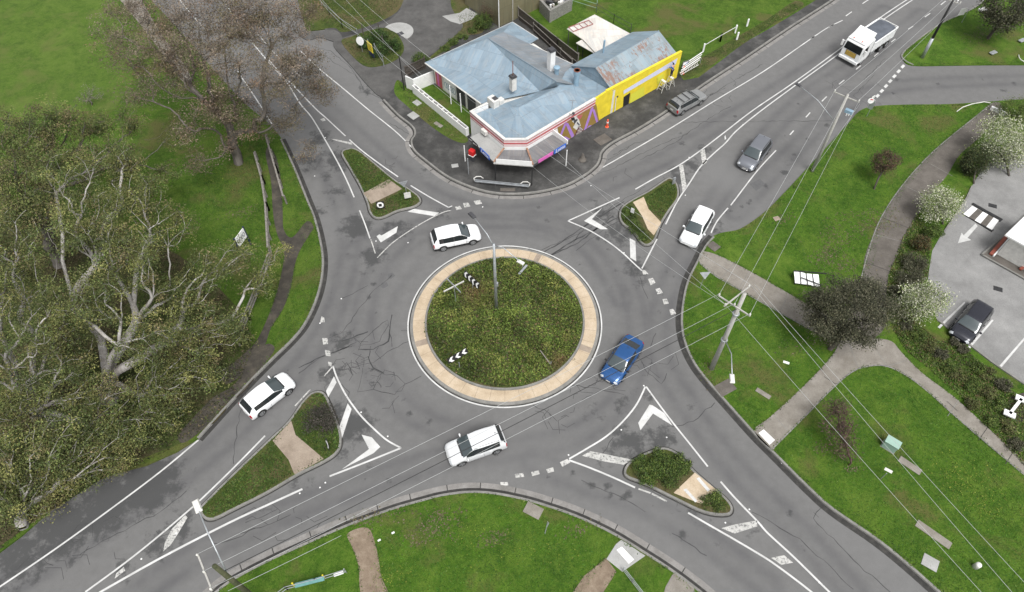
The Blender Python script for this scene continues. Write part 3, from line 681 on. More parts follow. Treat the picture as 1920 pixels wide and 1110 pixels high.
# yellow street wall
b = MB(); L0 = [P4, P5, P6]; L1 = offset(L0, .22)
for i in range(2):
    q = [(L0[i].x, L0[i].y), (L0[i+1].x, L0[i+1].y), (L1[i+1].x, L1[i+1].y), (L1[i].x, L1[i].y)]
    b.prism(q, GZ-.05, ZP + (.02 if i else -.02))
SP('yellow_wall', b, M['yellow'])
def face(a, c, u0, u1, z0, z1, out=.012):
    "rectangle on the outside of the wall a->c, u along (0..1)"
    d = (c-a); d.z = 0; n = Vector((d.y, -d.x, 0)).normalized()*out
    p, q = a.lerp(c, u0)+n, a.lerp(c, u1)+n
    return [Vector((p.x, p.y, z0)), Vector((q.x, q.y, z0)), Vector((q.x, q.y, z1)), Vector((p.x, p.y, z1))]
def fq(b, a, c, u0, u1, z0, z1, out=.012, th=.0): b.add(face(a, c, u0, u1, z0, z1, out), [(0,1,2,3)]); return b
# stripes round the parapet
outl = offset([P1, P2, P3, P4], -.018)
for z0, z1 in ((ZP-.22, ZP-.12), (ZP-.62, ZP-.36), (ZP-.84, ZP-.76)):
    b = MB(); b.strip([Vector((p.x, p.y, z0)) for p in outl], [Vector((p.x, p.y, z1)) for p in outl]); SP('parapet_stripe', b, M['stripe'])
# parapet cap
b = MB(); cap_o = offset([PB1, P1, P2, P3, P4], -.05); cap_i = offset([PB1, P1, P2, P3, P4], .26)
for i in range(4):
    b.prism([(cap_o[i].x, cap_o[i].y), (cap_o[i+1].x, cap_o[i+1].y), (cap_i[i+1].x, cap_i[i+1].y), (cap_i[i].x, cap_i[i].y)], ZP+.003, ZP+.06, True)
SP('parapet_cap', b, M['offwhite'])
b = MB(); co = offset([P5, P6], -.03); ci = offset([P5, P6], .26)
b.prism([(co[0].x, co[0].y), (co[1].x, co[1].y), (ci[1].x, ci[1].y), (ci[0].x, ci[0].y)], ZP+.023, ZP+.06, True); SP('parapet_cap', b, M['yellow'])
# mural on the street wall between awning and yellow
def wp(a, c, px, py):
    "point on the wall plane a-c hit by sight line of pixel"
    v = ((px-960)*CR + (555-py)*CU + FPX*_f); o = Vector((0, 0, H)); n = Vector(((c-a).y, -(c-a).x, 0)).normalized()
    t = (a-o).dot(n)/v.dot(n); return o+v*t
def wallpoly(name, pts, mat, out=.014, a=P3, c=P4, parent=None):
    n = Vector(((c-a).y, -(c-a).x, 0)).normalized()*out
    P = [wp(a, c, *p)+n for p in pts]; d = (c-a).normalized()
    T = tessellate_polygon([[Vector((p.dot(d), p.z, 0)) for p in P]])
    b = MB(); b.add(P, [tuple(t) for t in T]); return SP(name, b, M[mat])
m5 = zf(1040, 190, 12.333)
wallpoly('mural', m5([(60,600),(420,380),(960,60),(1040,520),(400,940),(110,860)]), 'mural', .010)
for q in ([(120,780),(235,480),(285,480),(160,790)], [(240,500),(310,500),(450,780),(395,860)], [(640,760),(830,180),(880,120),(900,140),(690,760)], [(870,180),(920,180),(1030,540),(985,580)], [(680,720),(790,560),(840,550),(960,600),(900,640),(810,600),(700,760)], [(200,815),(260,815),(420,900),(400,945),(300,900)]):
    wallpoly('painted_shape', m5(q), 'purple', .015)
for q, mt, o_ in (([(400,370),(520,330),(560,420),(600,560),(500,660),(420,600),(470,520),(400,460)], 'offwhite', .018), ([(500,350),(650,300),(600,400),(560,420)], 'stripe', .020),
              ([(370,380),(450,360),(470,420),(400,450)], 'black', .022), ([(520,470),(580,540),(560,560),(505,500)], 'navy', .024), ([(430,440),(520,400),(530,430),(450,530)], 'dark', .021)):
    wallpoly('painted_shape', m5(q), mt, o_)
wallpoly('painted_check', m5([(560,560),(660,640),(640,770),(470,915),(400,905)]), 'maroon', .018)
for i in range(5):
    t = i/4; wallpoly('check_line', m5([(555-150*t,585+320*t),(563-150*t,580+320*t),(655-20*t-60*t,660+120*t+60*t),(648-80*t,668+180*t)]), 'offwhite', .021)
for i in range(4):
    t = (i+.5)/4; wallpoly('check_line', m5([(575+80*t,575+60*t),(582+80*t,578+60*t),(420+70*t,910-10*t),(412+70*t,910-10*t)]), 'offwhite', .0225)
# undercoat band, shutters, door on the yellow wall
z6 = zf(1000, 20, 4.27)
wallpoly('undercoat_band', z6([(722,640),(1155,378),(1145,410),(1140,425),(722,668)]), 'lilac', .014, P5, P6)
M['yellow_pale'] = simple('pale_yellow_mat', (.62,.60,.06), .55, var=.05)
for q in (z6([(778,668),(888,600),(886,688),(764,770)]), z6([(990,530),(1042,500),(1040,560),(990,590)])):
    o = wallpoly('shutter', q, 'yellow_pale', .05, P5, P6)
b = MB()
o = wallpoly('door', z6([(722,690),(775,655),(762,745),(716,782)]), 'black', .03, P5, P6)
wallpoly('downpipe', z6([(658,690),(664,688),(648,860),(640,862)]), 'offwhite', .05, P5, P6)
b = MB(); q = wp(P5, P6, 1157.5, 181); b.lathe(q+Vector((0, 0, -.1)), [(.02,0),(.11,.05),(.11,.16),(.04,.2)], 10); SP('wall_lamp', b, M['black'])
q = wp(P3, P4, 1068, 213)
b = MB(); b.tube([q, q+Vector((.3,-.5,.1)), q+Vector((.3,-.7,.5))], .03, 6); b.lathe(q+Vector((.3,-.7,.5)), [(.03,0),(.16,.05),(.12,.2)], 10); SP('wall_lamp', b, M['dark'])
b = MB(); q = wp(P3, P4, 1072, 205); b.tube([q, q+Vector((0,-.1,1.2))], .03, 6); b.bar(q+Vector((-.3,-.1,1.2)), q+Vector((.3,-.1,1.2)), .04); SP('service_mast', b, M['galv'])

# awning: three decks round the corner
ZA = 2.35
A = [G(879.5,258,ZA), G(926,304,ZA), G(999.5,309.5,ZA), G(1064,270.5,ZA)]
def on_wall(a, c, p):   # foot of p on line ac
    d = (c-a); d.z = 0; d.normalize(); t = (p-a).dot(d); return a+d*t
I_ = [on_wall(P1, P2, A[0]), Vector((P2.x, P2.y, 0)), Vector((P3.x, P3.y, 0)), on_wall(P3, P4, A[3])]
n1 = Vector(((P2-P1).y, -(P2-P1).x, 0)).normalized()*.03; n3 = Vector(((P4-P3).y, -(P4-P3).x, 0)).normalized()*.03
I_[0] += n1; I_[3] += n3; I_[1] += Vector((0,-.04,0)); I_[2] += Vector((0,-.04,0))
for i, mt in ((0, 'concrete_light'), (1, 'roof_grey'), (2, 'roof_grey')):
    b = MB(); dz = -.12
    q = [Vector((I_[i].x, I_[i].y, ZA+dz)), Vector((A[i].x, A[i].y, ZA)), Vector((A[i+1].x, A[i+1].y, ZA)), Vector((I_[i+1].x, I_[i+1].y, ZA+dz))]
    b.add(q+[v-Vector((0,0,.10)) for v in q], [(0,1,2,3),(7,6,5,4),(0,4,5,1),(1,5,6,2),(2,6,7,3),(3,7,4,0)])
    plane_uv(SP('awning', b, M[mt]))
def fascia(a, c, u0, u1, z0, z1, mt, out=.05, name='fascia', th=.04):
    d = (c-a); d.z = 0; n = Vector((d.y, -d.x, 0)).normalized(); p, q = a.lerp(c, u0)+n*out, a.lerp(c, u1)+n*out
    b = MB(); b.bar((p.x, p.y, (z0+z1)/2), (q.x, q.y, (z0+z1)/2), th, z1-z0); return SP(name, b, M[mt])
for i in range(3): fascia(A[i], A[i+1], -.005, 1.005, ZA-.22, ZA+.03, 'dark' if i != 1 else 'offwhite', .03)
fascia(A[1], A[2], .06, .97, ZA-.05, ZA+.55, 'white', .10, 'shop_sign', .05)
o_ = fascia(A[0], A[1], .02, .40, ZA-.1, ZA+.38, 'black', .12, 'shop_sign', .04)
def text_on(word, a, c, u, z, size, mt, out, name='lettering', parent=shop, shear=.25, ext=.006):
    cu = bpy.data.curves.new(name, 'FONT'); cu.body = word; cu.size = size; cu.align_x = 'CENTER'; cu.align_y = 'CENTER'; cu.extrude = ext; cu.shear = shear; cu.resolution_u = 3
    t = bpy.data.objects.new(name, cu); link(t)
    d = (c-a); d.z = 0; d.normalize(); n = Vector((d.y, -d.x, 0)); p = a.lerp(c, u)+n*out
    t.matrix_world = Matrix(((d.x, 0, n.x, p.x), (d.y, 0, n.y, p.y), (0, 1, 0, z), (0, 0, 0, 1)))
    mw = t.matrix_world.copy()
    dg = bpy.context.evaluated_depsgraph_get(); me_ = bpy.data.meshes.new_from_object(t.evaluated_get(dg)); bpy.data.objects.remove(t)
    me_.transform(mw); me_.materials.clear(); me_.materials.append(M[mt])
    o = link(bpy.data.objects.new(name, me_)); o.parent = parent
    o.matrix_parent_inverse = Matrix.Translation(-parent.location) if not parent.parent else Matrix(); return o
for k in range(6): fascia(A[0], A[1], .05+.055*k, .075+.055*k+.01*(k % 2), ZA+.02+.06*(k % 3), ZA+.14+.05*(k % 3), 'white', .15, 'lettering', .012)
fascia(A[0], A[1], .50, .87, ZA-.12, ZA+.40, 'blue', .12, 'shop_sign', .05); text_on('Lotto', A[0], A[1], .685, ZA+.14, .58, 'white', .155)
fascia(A[2], A[3], .13, .55, ZA-.05, ZA+.36, 'pink', .10, 'shop_sign', .05)
fascia(A[2], A[3], .58, .93, ZA-.12, ZA+.40, 'blue', .10, 'shop_sign', .05); text_on('Lotto', A[2], A[3], .755, ZA+.14, .58, 'white', .135)
# end parapet of the right awning
b = MB(); b.bar((I_[3].x, I_[3].y, ZA+.16), (A[3].x, A[3].y, ZA+.16), .10, .7); SP('awning_end', b, M['white'])
# rusty flashings on the front deck
for i in (1, 2):
    b = MB(); b.bar((I_[i].x, I_[i].y, ZA+.16), (A[i].x, A[i].y, ZA+.05), .16, .05); SP('flashing', b, simple('rusty_flashing_mat', (.30,.17,.11), .8, var=.5, scale=5))
for (x, y, mt) in ((879,327,'galv'), (872.5,303,'white'), (929.3,338,'black'), (997,348,'black'), (1061,311.5,'white')):
    f = G(x, y, GZ); b = MB(); b.box((f.x, f.y, (GZ+ZA-.1)/2+GZ/2), (.09,.09,ZA-.1-GZ)); SP('awning_post', b, M[mt])
# shop front under awning: door and windows
fq_ = MB(); fq(fq_, P2, P3, .1, .42, .7, 2.2, .03); fq(fq_, P2, P3, .62, .92, .7, 2.2, .03); fq(fq_, P1, P2, .45, .92, .8, 2.2, .03); fq(fq_, P3, P4, .05, .28, .8, 2.2, .03)
SP('shop_window', fq_, M['glass_dark'])
b = MB(); fq(b, P2, P3, .44, .60, .15, 2.2, .035); SP('door', b, M['maroon'])
b = MB(); q = G(908, 249, ZA+.3); b.box((q.x, q.y, ZA+.42), (.75,.35,.5), yaw_of(P1, P2)); SP('air_conditioner', b, M['offwhite'], bevel=.03)

# roofs --------------------------------------------------------
def surf(name, pts, mt, th=.06, parent=None, z=None):
    "sloping sheet from surveyed (px,py,z) corners, given thickness"
    P = [G(p[0], p[1], p[2]) if len(p) == 3 and not isinstance(p, Vector) else p for p in pts]
    T = tris(P); n = len(P); b = MB()
    b.add(P + [p-Vector((0,0,th)) for p in P], [tuple(t) for t in T] + [tuple(k+n for k in t)[::-1] for t in T] + [(i, i+n, (i+1) % n+n, (i+1) % n) for i in range(n)])
    o = b.build(name, M[mt]); o.parent = parent or shop
    if not parent: o.matrix_parent_inverse = Matrix.Translation(-shop.location)
    else: o.matrix_parent_inverse = Matrix.Translation(-parent.location)
    return plane_uv(o)
ZE, ZR = 2.75, 4.6
EL, ET, TR, NT_, ER, E2 = (797,117.5,ZE), (961,41,ZE), (1009,72,ZE), (993,82,3.0), (1076,121,ZE), (902,194,ZE)
RB, RM, RF = (915,72,ZR), (961,110,ZR), (1043,153,ZR)
RT = (944,60,3.9)
surf('roof', [EL, E2, (1012,171,2.95), RF, RB], 'roof_blue')                # front-left slope of the house
surf('roof', [EL, RB, RT, ET], 'roof_blue')
surf('roof', [RB, RF, (1085,160,3.2), ER, NT_], 'roof_bluegrey')
surf('roof', [RT, RB, NT_], 'roof_bluegrey')
surf('roof', [ET, RT, NT_, TR], 'roof_blue')
surf('roof', [RF, (1012,171,2.95), (1046,168,3.3)], 'roof_blue')
surf('roof', [RF, (1046,168,3.3), (1075,156,3.3)], 'roof_blue')
AP1, AP2 = (972,201,3.75), (1046,163,4.0)
zi = 3.0
inn = offset([PB1, P1, P2, P3, P4], .3); inn = [Vector((p.x, p.y, zi)) for p in inn]
q0 = G(912,193,zi)
surf('roof', [inn[0], inn[1], inn[2], AP1, (1012,171,3.1)], 'roof_blue')
surf('roof', [inn[2], inn[3], AP1], 'roof_blue')
surf('roof', [inn[3], inn[4], AP2, AP1], 'roof_blue')
surf('roof', [AP1, AP2, (1012,171,3.1)], 'roof_blue')
surf('roof', [AP2, inn[4], (1150,163,3.1), (1076,121.5,2.9), (1060,135,3.6)], 'roof_blue')
b = MB()
for a_, c_ in ((RB, RF), (AP1, AP2), (RB, EL)):
    a_ = G(*a_) if not isinstance(a_, Vector) else a_; c_ = G(*c_) if not isinstance(c_, Vector) else c_
    b.tube([a_+Vector((0,0,.0)), c_+Vector((0,0,.0))], .06, 6)
SP('ridge_cap', b, M['roof_blue'])
b = MB()
for a_, c_ in ((EL, E2), (EL, ET), (ET, TR), (NT_, ER)): b.tube([G(*a_)-Vector((0,0,.06)), G(*c_)-Vector((0,0,.06))], .075, 6)
SP('gutter', b, M['offwhite'])
# house walls under the eaves
hl = [G(812,122,2.6), G(958,52,2.6), G(1062,122,2.6), G(1090,170,2.6), G(910,198,2.6)]
b = MB(); b.prism([(p.x, p.y) for p in hl], GZ-.05, 2.55); SP('house_wall', b, M['offwhite'])
# gabled wing
ZG, ZGR = 3.3, 4.75
g = dict(fl=(1147.6,170,ZG), rl=(1116,126.6,ZGR), bl=(1070,123,ZG), rr=(1235.4,57.5,ZGR), fr=(1270,101,ZG), br=(1186,60,ZG))
surf('roof', [g['fl'], g['fr'], g['rr'], g['rl']], 'roof_rust'); surf('roof', [g['rl'], g['rr'], g['br'], g['bl']], 'roof_blue')
b = MB(); b.tube([G(*g['rl'])+Vector((0,0,.0)), G(*g['rr'])], .06, 6); SP('ridge_cap', b, M['roof_blue'])
a_, c_, d_ = G(*g['fl']), G(*g['rl']), G(*g['bl']); s_ = (c_-a_).normalized(); off_ = (G(*g['rr'])-c_).normalized()*.15
b = MB(); q = [a_+off_, d_+off_, c_+off_]; low = [Vector((v.x, v.y, 2.6)) for v in (a_+off_, d_+off_)]
b.add([q[0]-Vector((0,0,.07)), q[1]-Vector((0,0,.07)), q[2]-Vector((0,0,.07)), low[0], low[1]], [(0,2,1), (0,1,4,3)]); plane_uv(SP('gable_wall', b, M['roof_blue']))
gw = [G(1150,170,3.2), G(1268,104,3.2), G(1190,68,3.2), G(1078,127,3.2)]
b = MB(); b.prism([(p.x, p.y) for p in gw], GZ-.05, 3.15); SP('wing_wall', b, M['offwhite'])
b = MB(); q = G(*g['fr'])-off_*0; r3 = G(*g['rr']); bk = G(*g['br']); o4 = (G(*g['rr'])-G(*g['rl'])).normalized()*-.12
b.add([q+o4-Vector((0,0,.07)), bk+o4-Vector((0,0,.07)), r3+o4-Vector((0,0,.07))], [(0,1,2),(0,2,1)]); SP('gable_wall', b, M['offwhite'])
# chimneys, vents, flue
def chim(foot, z0, w, h, mt, capmt='dark'):
    p = G(foot[0], foot[1], z0); b = MB(); b.box((p.x, p.y, z0+h/2-.2), (w, w, h+.4), .6); o = SP('chimney', b, M[mt])
    b = MB(); b.box((p.x, p.y, z0+h+.05), (w*1.25, w*1.25, .1), .6); b.box((p.x, p.y, z0+h+.16), (w*1.0, w*1.0, .12), .6)
    c = b.build('chimney_cap', M[capmt], o); return p
chim((1032.8,126), 3.9, .62, 2.1, 'white'); p = chim((961.7,162), 3.9, .55, 1.2, 'offwhite')
b = MB(); b.tube([p+Vector((0,0,1.2)), p+Vector((0,.02,3.1))], .05, 6); SP('flue_pipe', b, simple('rusty_pipe_mat', (.20,.09,.07), .8, var=.4))
M['blue_grey'] = simple('blue_grey_paint_mat', (.22,.33,.42), .6, var=.12)
p = G(1043.5,137,3.7); b = MB(); b.lathe(p, [(.25,-.2),(.25,.55),(.36,.6),(.36,.75),(.05,.9)], 12); SP('roof_vent', b, M['blue_grey'])
p = G(1080,158,3.4); b = MB(); b.lathe(p, [(.30,-.3),(.30,1.3),(.36,1.32),(.36,1.75)], 16); SP('flue', b, M['blue_grey'])
b = MB(); b.lathe(p+Vector((0,0,1.755)), [(.36,0),(.36,.05),(.27,.05),(.27,.0)], 16); SP('flue_rim', b, simple('rust_mat', (.22,.08,.05), .9, var=.4, scale=8))
p = G(1131.5,95,4.0); b = MB(); b.tube([p-Vector((0,0,.3)), p+Vector((0,0,1.3))], .11, 8); SP('flue_pipe', b, M['blue_grey'])
p = G(925,190,3.6); b = MB(); yw = yaw_of(PB1, P1)
b.box((p.x, p.y, 3.5), (1.15,.75,.95), yw+1.57); b.box((p.x+.75, p.y+.35, 3.35), (.55,.6,.6), yw+1.57); o = SP('air_conditioner', b, M['offwhite'], bevel=.03)
b = MB(); b.box((p.x+.18, p.y-.0, 3.99), (.55,.5,.05), yw+1.57); b.build('fan_grille', M['dark'], o)
p = G(1053,181,3.3); b = MB(); b.lathe(p, [(.09,-.2),(.09,.25),(.14,.3),(.0,.36)], 8); SP('roof_vent', b, M['dark'])

# patio roof behind
pat = empty('patio_shelter', G(1120, 80, 0), 0, 'open patio shelter with pale flat sheet roof behind the gabled wing', 'shelter')
surf('roof', [(1115,27,2.4), (1182,63,2.4), (1117,99,2.45), (1093,74,2.4), (1063,54,2.4)], 'roof_white', .07, pat)
surf('lower_roof', [(1080,80.5,2.25), (1096,71,2.25), (1135,88,2.25), (1117,101,2.25)], 'roof_white', .07, pat)
for x, y in ((1064,57), (1115,30), (1081,84), (1118,98), (1092,76)):
    f = G(x, y, 2.3); b = MB(); b.box((f.x+.15, f.y-.1, 1.2), (.08,.08,2.2)); o = b.build('post', M['white' if x == 1118 else 'dark'], pat); o.matrix_parent_inverse = Matrix.Translation(-pat.location)
lad = empty('ladder', G(1084, 50, 2.5), 0, 'old red ladder lying flat on the pale patio roof', 'ladder')
b = MB(); a1, a2, b1, b2 = G(1066,51,2.5), G(1104,38,2.5), G(1074,60,2.5)*0+G(1075,59,2.5), G(1112,45,2.5)
for q in ((a1, a2), (b1, b2)): b.bar(q[0], q[1], .06)
for k in range(5): b.bar(a1.lerp(a2, k/4), b1.lerp(b2, k/4), .05)
o = b.build('ladder_frame', simple('faded_ladder_mat', (.30,.10,.09), .7), lad); o.matrix_parent_inverse = Matrix.Translation(-lad.location)

# generic thing helper: parts given in world space under an Empty
def thing(name, loc, label, cat, group=None): return empty(name, loc, 0, label, cat, group)
def part(root, name, b, mats, smooth=False, bevel=0, sub=None):
    o = b.build(name, mats, sub or root, smooth, bevel)
    if sub is None: o.matrix_parent_inverse = Matrix.Translation(-root.location)
    return o

# shed of green sheeting, top of the frame
sh = thing('metal_shed', G(936, 50, GZ), 'tall olive green ribbed metal shed with white corner downpipe', 'shed')
fa, fb_, fc = G(936,50,GZ), G(872,8,GZ), G(1014,14,GZ)
hS = 4.4
back = fb_+(fc-fa)
M['shed'] = roof_mat('olive_ribbed_mat', [(.13,.125,.075), (.17,.16,.10), (.21,.20,.13)])
b = MB(); b.prism([(fa.x, fa.y), (fc.x, fc.y), (back.x, back.y), (fb_.x, fb_.y)], 0, hS); o = part(sh, 'wall', b, M['shed']); plane_uv(o)
b = MB(); ctr = (fa+back)/2; q = [Vector((ctr.x+(v.x-ctr.x)*1.03, ctr.y+(v.y-ctr.y)*1.03, 0)) for v in (fa, fc, back, fb_)]
b.prism([(v.x, v.y) for v in q], hS+.003, hS+.1, True); part(sh, 'roof', b, M['roof_grey'])
b = MB(); nn = (fa-ctr).normalized()*.06; b.tube([fa+nn, fa+nn+Vector((0,0,hS))], .06, 8); b.bar(fa+nn+Vector((0,0,hS-.1)), fb_+nn+Vector((0,0,hS-.1)), .1); part(sh, 'downpipe', b, M['white'])
e = (fc-fa).normalized(); nrm_ = Vector((e.y, -e.x, 0))
b = MB(); p0 = fa+e*2.1+nrm_*.05; b.tube([p0, p0+Vector((0,0,hS))], .04, 6); part(sh, 'downpipe', b, M['offwhite'])

# stone block bay with rubbish
bay = thing('block_bay', G(1030, 42, GZ), 'grey concrete block storage bay full of white scrap beside the shed', 'storage bay')
pa, pb, pc = G(1030,43,GZ), G(1011,22,GZ), G(1072,20,GZ); pd = pb+(pc-pa)
M['block'] = NT('blockwork_mat'); _m = M['block']
_br = _m.n('TexBrick'); _br.inputs['Scale'].default_value = 2.2; _br.inputs['Color1'].default_value = (.20,.195,.18,1); _br.inputs['Color2'].default_value = (.29,.28,.26,1); _br.inputs['Mortar'].default_value = (.07,.07,.065,1)
_m.l(_m.tc.outputs['UV'], _br.inputs['Vector']); _m.base(_br.outputs['Color']); M['block'] = _m.m
for i, (u, v) in enumerate(((pa, pb), (pa, pc), (pb, pd), (pc, pd))):
    d = (v-u).normalized(); n = Vector((-d.y, d.x, 0)); cc_ = (pa+pd)/2; n = n if n.dot(cc_-u) > 0 else -n
    b = MB(); uu, vv = (u, v) if i in (0,) else (u+d*.002, v)
    if i in (1, 2): uu = u+d*.30; 
    if i == 3: uu, vv = u+d*.302, v-d*.302
    b.prism([(uu.x, uu.y), (vv.x, vv.y), ((vv+n*.3).x, (vv+n*.3).y), ((uu+n*.3).x, (uu+n*.3).y)], 0, 1.75); plane_uv(part(bay, 'block_wall', b, M['block']))
for k in range(9):
    b = MB(); u, v = random.uniform(.2,.8), random.uniform(.2,.8); p = pa+(pb-pa)*u+(pc-pa)*v; b.box((p.x, p.y, 1.0+random.uniform(0,.6)), (random.uniform(.3,1.0), random.uniform(.2,.6), random.uniform(.2,.5)), random.uniform(0,3))
    part(bay, 'scrap', b, M[random.choice(['offwhite','white','galv','concrete','dark'])], bevel=.02)

# fences ---------------------------------------------------------
def paling(name, pts, h, label, mt='wood_dark', gap=.16, pw=.12, rails=2, railmt=None, group=None, dz=0):
    L = [G(p[0], p[1], GZ) for p in pts]; t = thing(name, L[0], label, 'fence', group)
    for a, c in zip(L[:-1], L[1:]):
        d = (c-a); n = max(1, int(d.length/2.4)); 
        for k in range(n+1):
            p = a.lerp(c, k/n); b = MB(); b.box((p.x, p.y, GZ+(h+.1)/2), (.12,.12,h+.1)); part(t, 'post', b, M[railmt or mt])
        b = MB(); m = int(d.length/gap)
        for k in range(m):
            p = a.lerp(c, (k+.5)/m); hh = h*random.uniform(.93, 1.0); b.box((p.x, p.y, GZ+hh/2), (pw, .03, hh), math.atan2(d.y, d.x))
        part(t, 'palings', b, M[mt])
        for r in range(rails):
            z = GZ+h*(.25+.65*r); b = MB(); nn = Vector((d.y, -d.x, 0)).normalized()*.06; b.bar(a+nn+Vector((0,0,z)), c+nn+Vector((0,0,z)), .06, .1); part(t, 'rail', b, M[railmt or mt])
    return t
paling('timber_fence', [(972,36),(1010,66),(1045,94),(1083,124)], 1.7, 'long dark weathered paling fence behind the house, near the block bay', 'wood_dark', railmt='wood_grey')
paling('timber_fence', [(1000,60),(1030,88),(1072,128)], 1.2, 'lower grey inner paling fence running close to the back roof edge', 'wood_dark', railmt='wood_grey')
paling('timber_fence', [(762,146),(798,128)], 1.5, 'short dark timber fence across the side passage by the white wall', 'wood_dark')

# white rendered fence: tall return and long low planter wall
wf = thing('white_wall', G(777, 168, GZ), 'tall white rendered side wall with a corner beside the house eave', 'wall')
b = MB(); L0 = [G(762.5,165,GZ), G(777.5,172,GZ), G(815,156,GZ)]; L1 = offset(L0, .14)
for i in range(2): b.prism([(L0[i].x, L0[i].y), (L0[i+1].x, L0[i+1].y), (L1[i+1].x, L1[i+1].y), (L1[i].x, L1[i].y)], GZ-.05, 1.75)
o = b.build('white_wall_panel', M['white'], wf); o.matrix_parent_inverse = Matrix.Translation(-wf.location)
pl = thing('planter_wall', G(875, 257, GZ), 'long low white double wall with planting slot round the shop lawn', 'wall')
a, c = G(774,174.5,GZ), G(874,256,GZ); d = (c-a).normalized(); n = Vector((-d.y, d.x, 0))
zt = 1.15
for o0, o1, nm in ((0, .08, 'outer_wall'), (.34, .42, 'inner_wall')):
    b = MB(); b.prism([((a+n*o0).x, (a+n*o0).y), ((c+n*o0).x, (c+n*o0).y), ((c+n*o1).x, (c+n*o1).y), ((a+n*o1).x, (a+n*o1).y)], GZ-.02, zt); part(pl, nm, b, M['white'])
for e0, e1 in ((a, a+d*.1), (c-d*.1, c)):
    b = MB(); b.prism([((e0+n*.082).x, (e0+n*.082).y), ((e1+n*.082).x, (e1+n*.082).y), ((e1+n*.338).x, (e1+n*.338).y), ((e0+n*.338).x, (e0+n*.338).y)], GZ-.02, zt-.004); part(pl, 'end_wall', b, M['white'])
b = MB(); e0, e1 = a+d*.11, c-d*.11; b.prism([((e0+n*.09).x, (e0+n*.09).y), ((e1+n*.09).x, (e1+n*.09).y), ((e1+n*.33).x, (e1+n*.33).y), ((e0+n*.33).x, (e0+n*.33).y)], GZ, .85); part(pl, 'soil', b, M['mud'])
for k in range(9):
    p = a.lerp(c, .1+.09*k); b = MB(); b.prism([((p+n*.085).x, (p+n*.085).y), ((p+d*.12+n*.085).x, (p+d*.12+n*.085).y), ((p+d*.12+n*.335).x, (p+d*.12+n*.335).y), ((p+n*.335).x, (p+n*.335).y)], .9, zt-.03); part(pl, 'brace', b, M['offwhite'])
# painted panels on the house side wall
ha, hc = G(812,122,2.6), G(910,198,2.6); ha0, hc0 = Vector((ha.x, ha.y, 0)), Vector((hc.x, hc.y, 0))
for u0, u1, mt, z0, z1 in ((.03,.16,'stripe',.2,2.3), (.07,.10,'pink',.2,2.3), (.20,.42,'white',.3,2.2), (.45,.62,'dark',.2,2.2), (.66,.82,'dark',.2,2.2)):
    b = MB(); b.add(face(ha0, hc0, u0, u1, z0, z1, .03 if mt != 'pink' else .04), [(0,1,2,3)]); SP('wall_panel', b, M[mt])
for k in range(5):
    b = MB(); p = ha0.lerp(hc0, .24+.04*k); nn = Vector(((hc0-ha0).y, -(hc0-ha0).x, 0)).normalized()*.045
    q = [p+nn+Vector((0,0,1.2))+ (hc0-ha0).normalized()*.32*math.cos(t)+Vector((0,0,.42*math.sin(t))) for t in [k_*math.pi/4 for k_ in range(8)]]
    r = [p+nn+Vector((0,0,1.2))+ (hc0-ha0).normalized()*.24*math.cos(t)+Vector((0,0,.34*math.sin(t))) for t in [k_*math.pi/4 for k_ in range(8)]]
    b.add(q+r, [(i, (i+1) % 8, 8+(i+1) % 8, 8+i) for i in range(8)]); SP('painted_curl', b, M['blue_grey'])
for u in (.44, .64):
    p = ha0.lerp(hc0, u)+Vector(((hc0-ha0).y, -(hc0-ha0).x, 0)).normalized()*.8; b = MB(); b.box((p.x, p.y, 1.35), (.1,.1,2.5)); SP('verandah_post', b, M['white'])
# ================================================================ VEHICLES
def carpaint(name, c, metal=0.0, rough=.28):
    m = NT(name); m.base(c); m.rough(rough); m.b.inputs['Metallic'].default_value = metal; m.b.inputs['Coat Weight'].default_value = .6; m.b.inputs['Coat Roughness'].default_value = .05; return m.m
M['glass'] = carpaint('car_glass_mat', (.020,.024,.026), 0, .05); M['glass'].node_tree.nodes['Principled BSDF'].inputs['Coat Weight'].default_value = 0
M['windscreen'] = carpaint('windscreen_mat', (.05,.065,.070), 0, .10)
M['tyre'] = simple('tyre_mat', (.018,.018,.018), .85, var=.1)
M['alloy'] = simple('alloy_mat', (.45,.46,.47), .35, .7, var=.05)
M['trim'] = simple('black_trim_mat', (.02,.02,.021), .55, var=0)
M['tail'] = simple('tail_light_mat', (.35,.008,.015), .2, var=0)
M['head'] = simple('headlight_mat', (.62,.65,.68), .12, .2, var=0)
M['chrome'] = simple('chrome_mat', (.62,.62,.63), .18, .9, var=0)
M['plate'] = simple('number_plate_mat', (.60,.60,.58), .5, var=0)
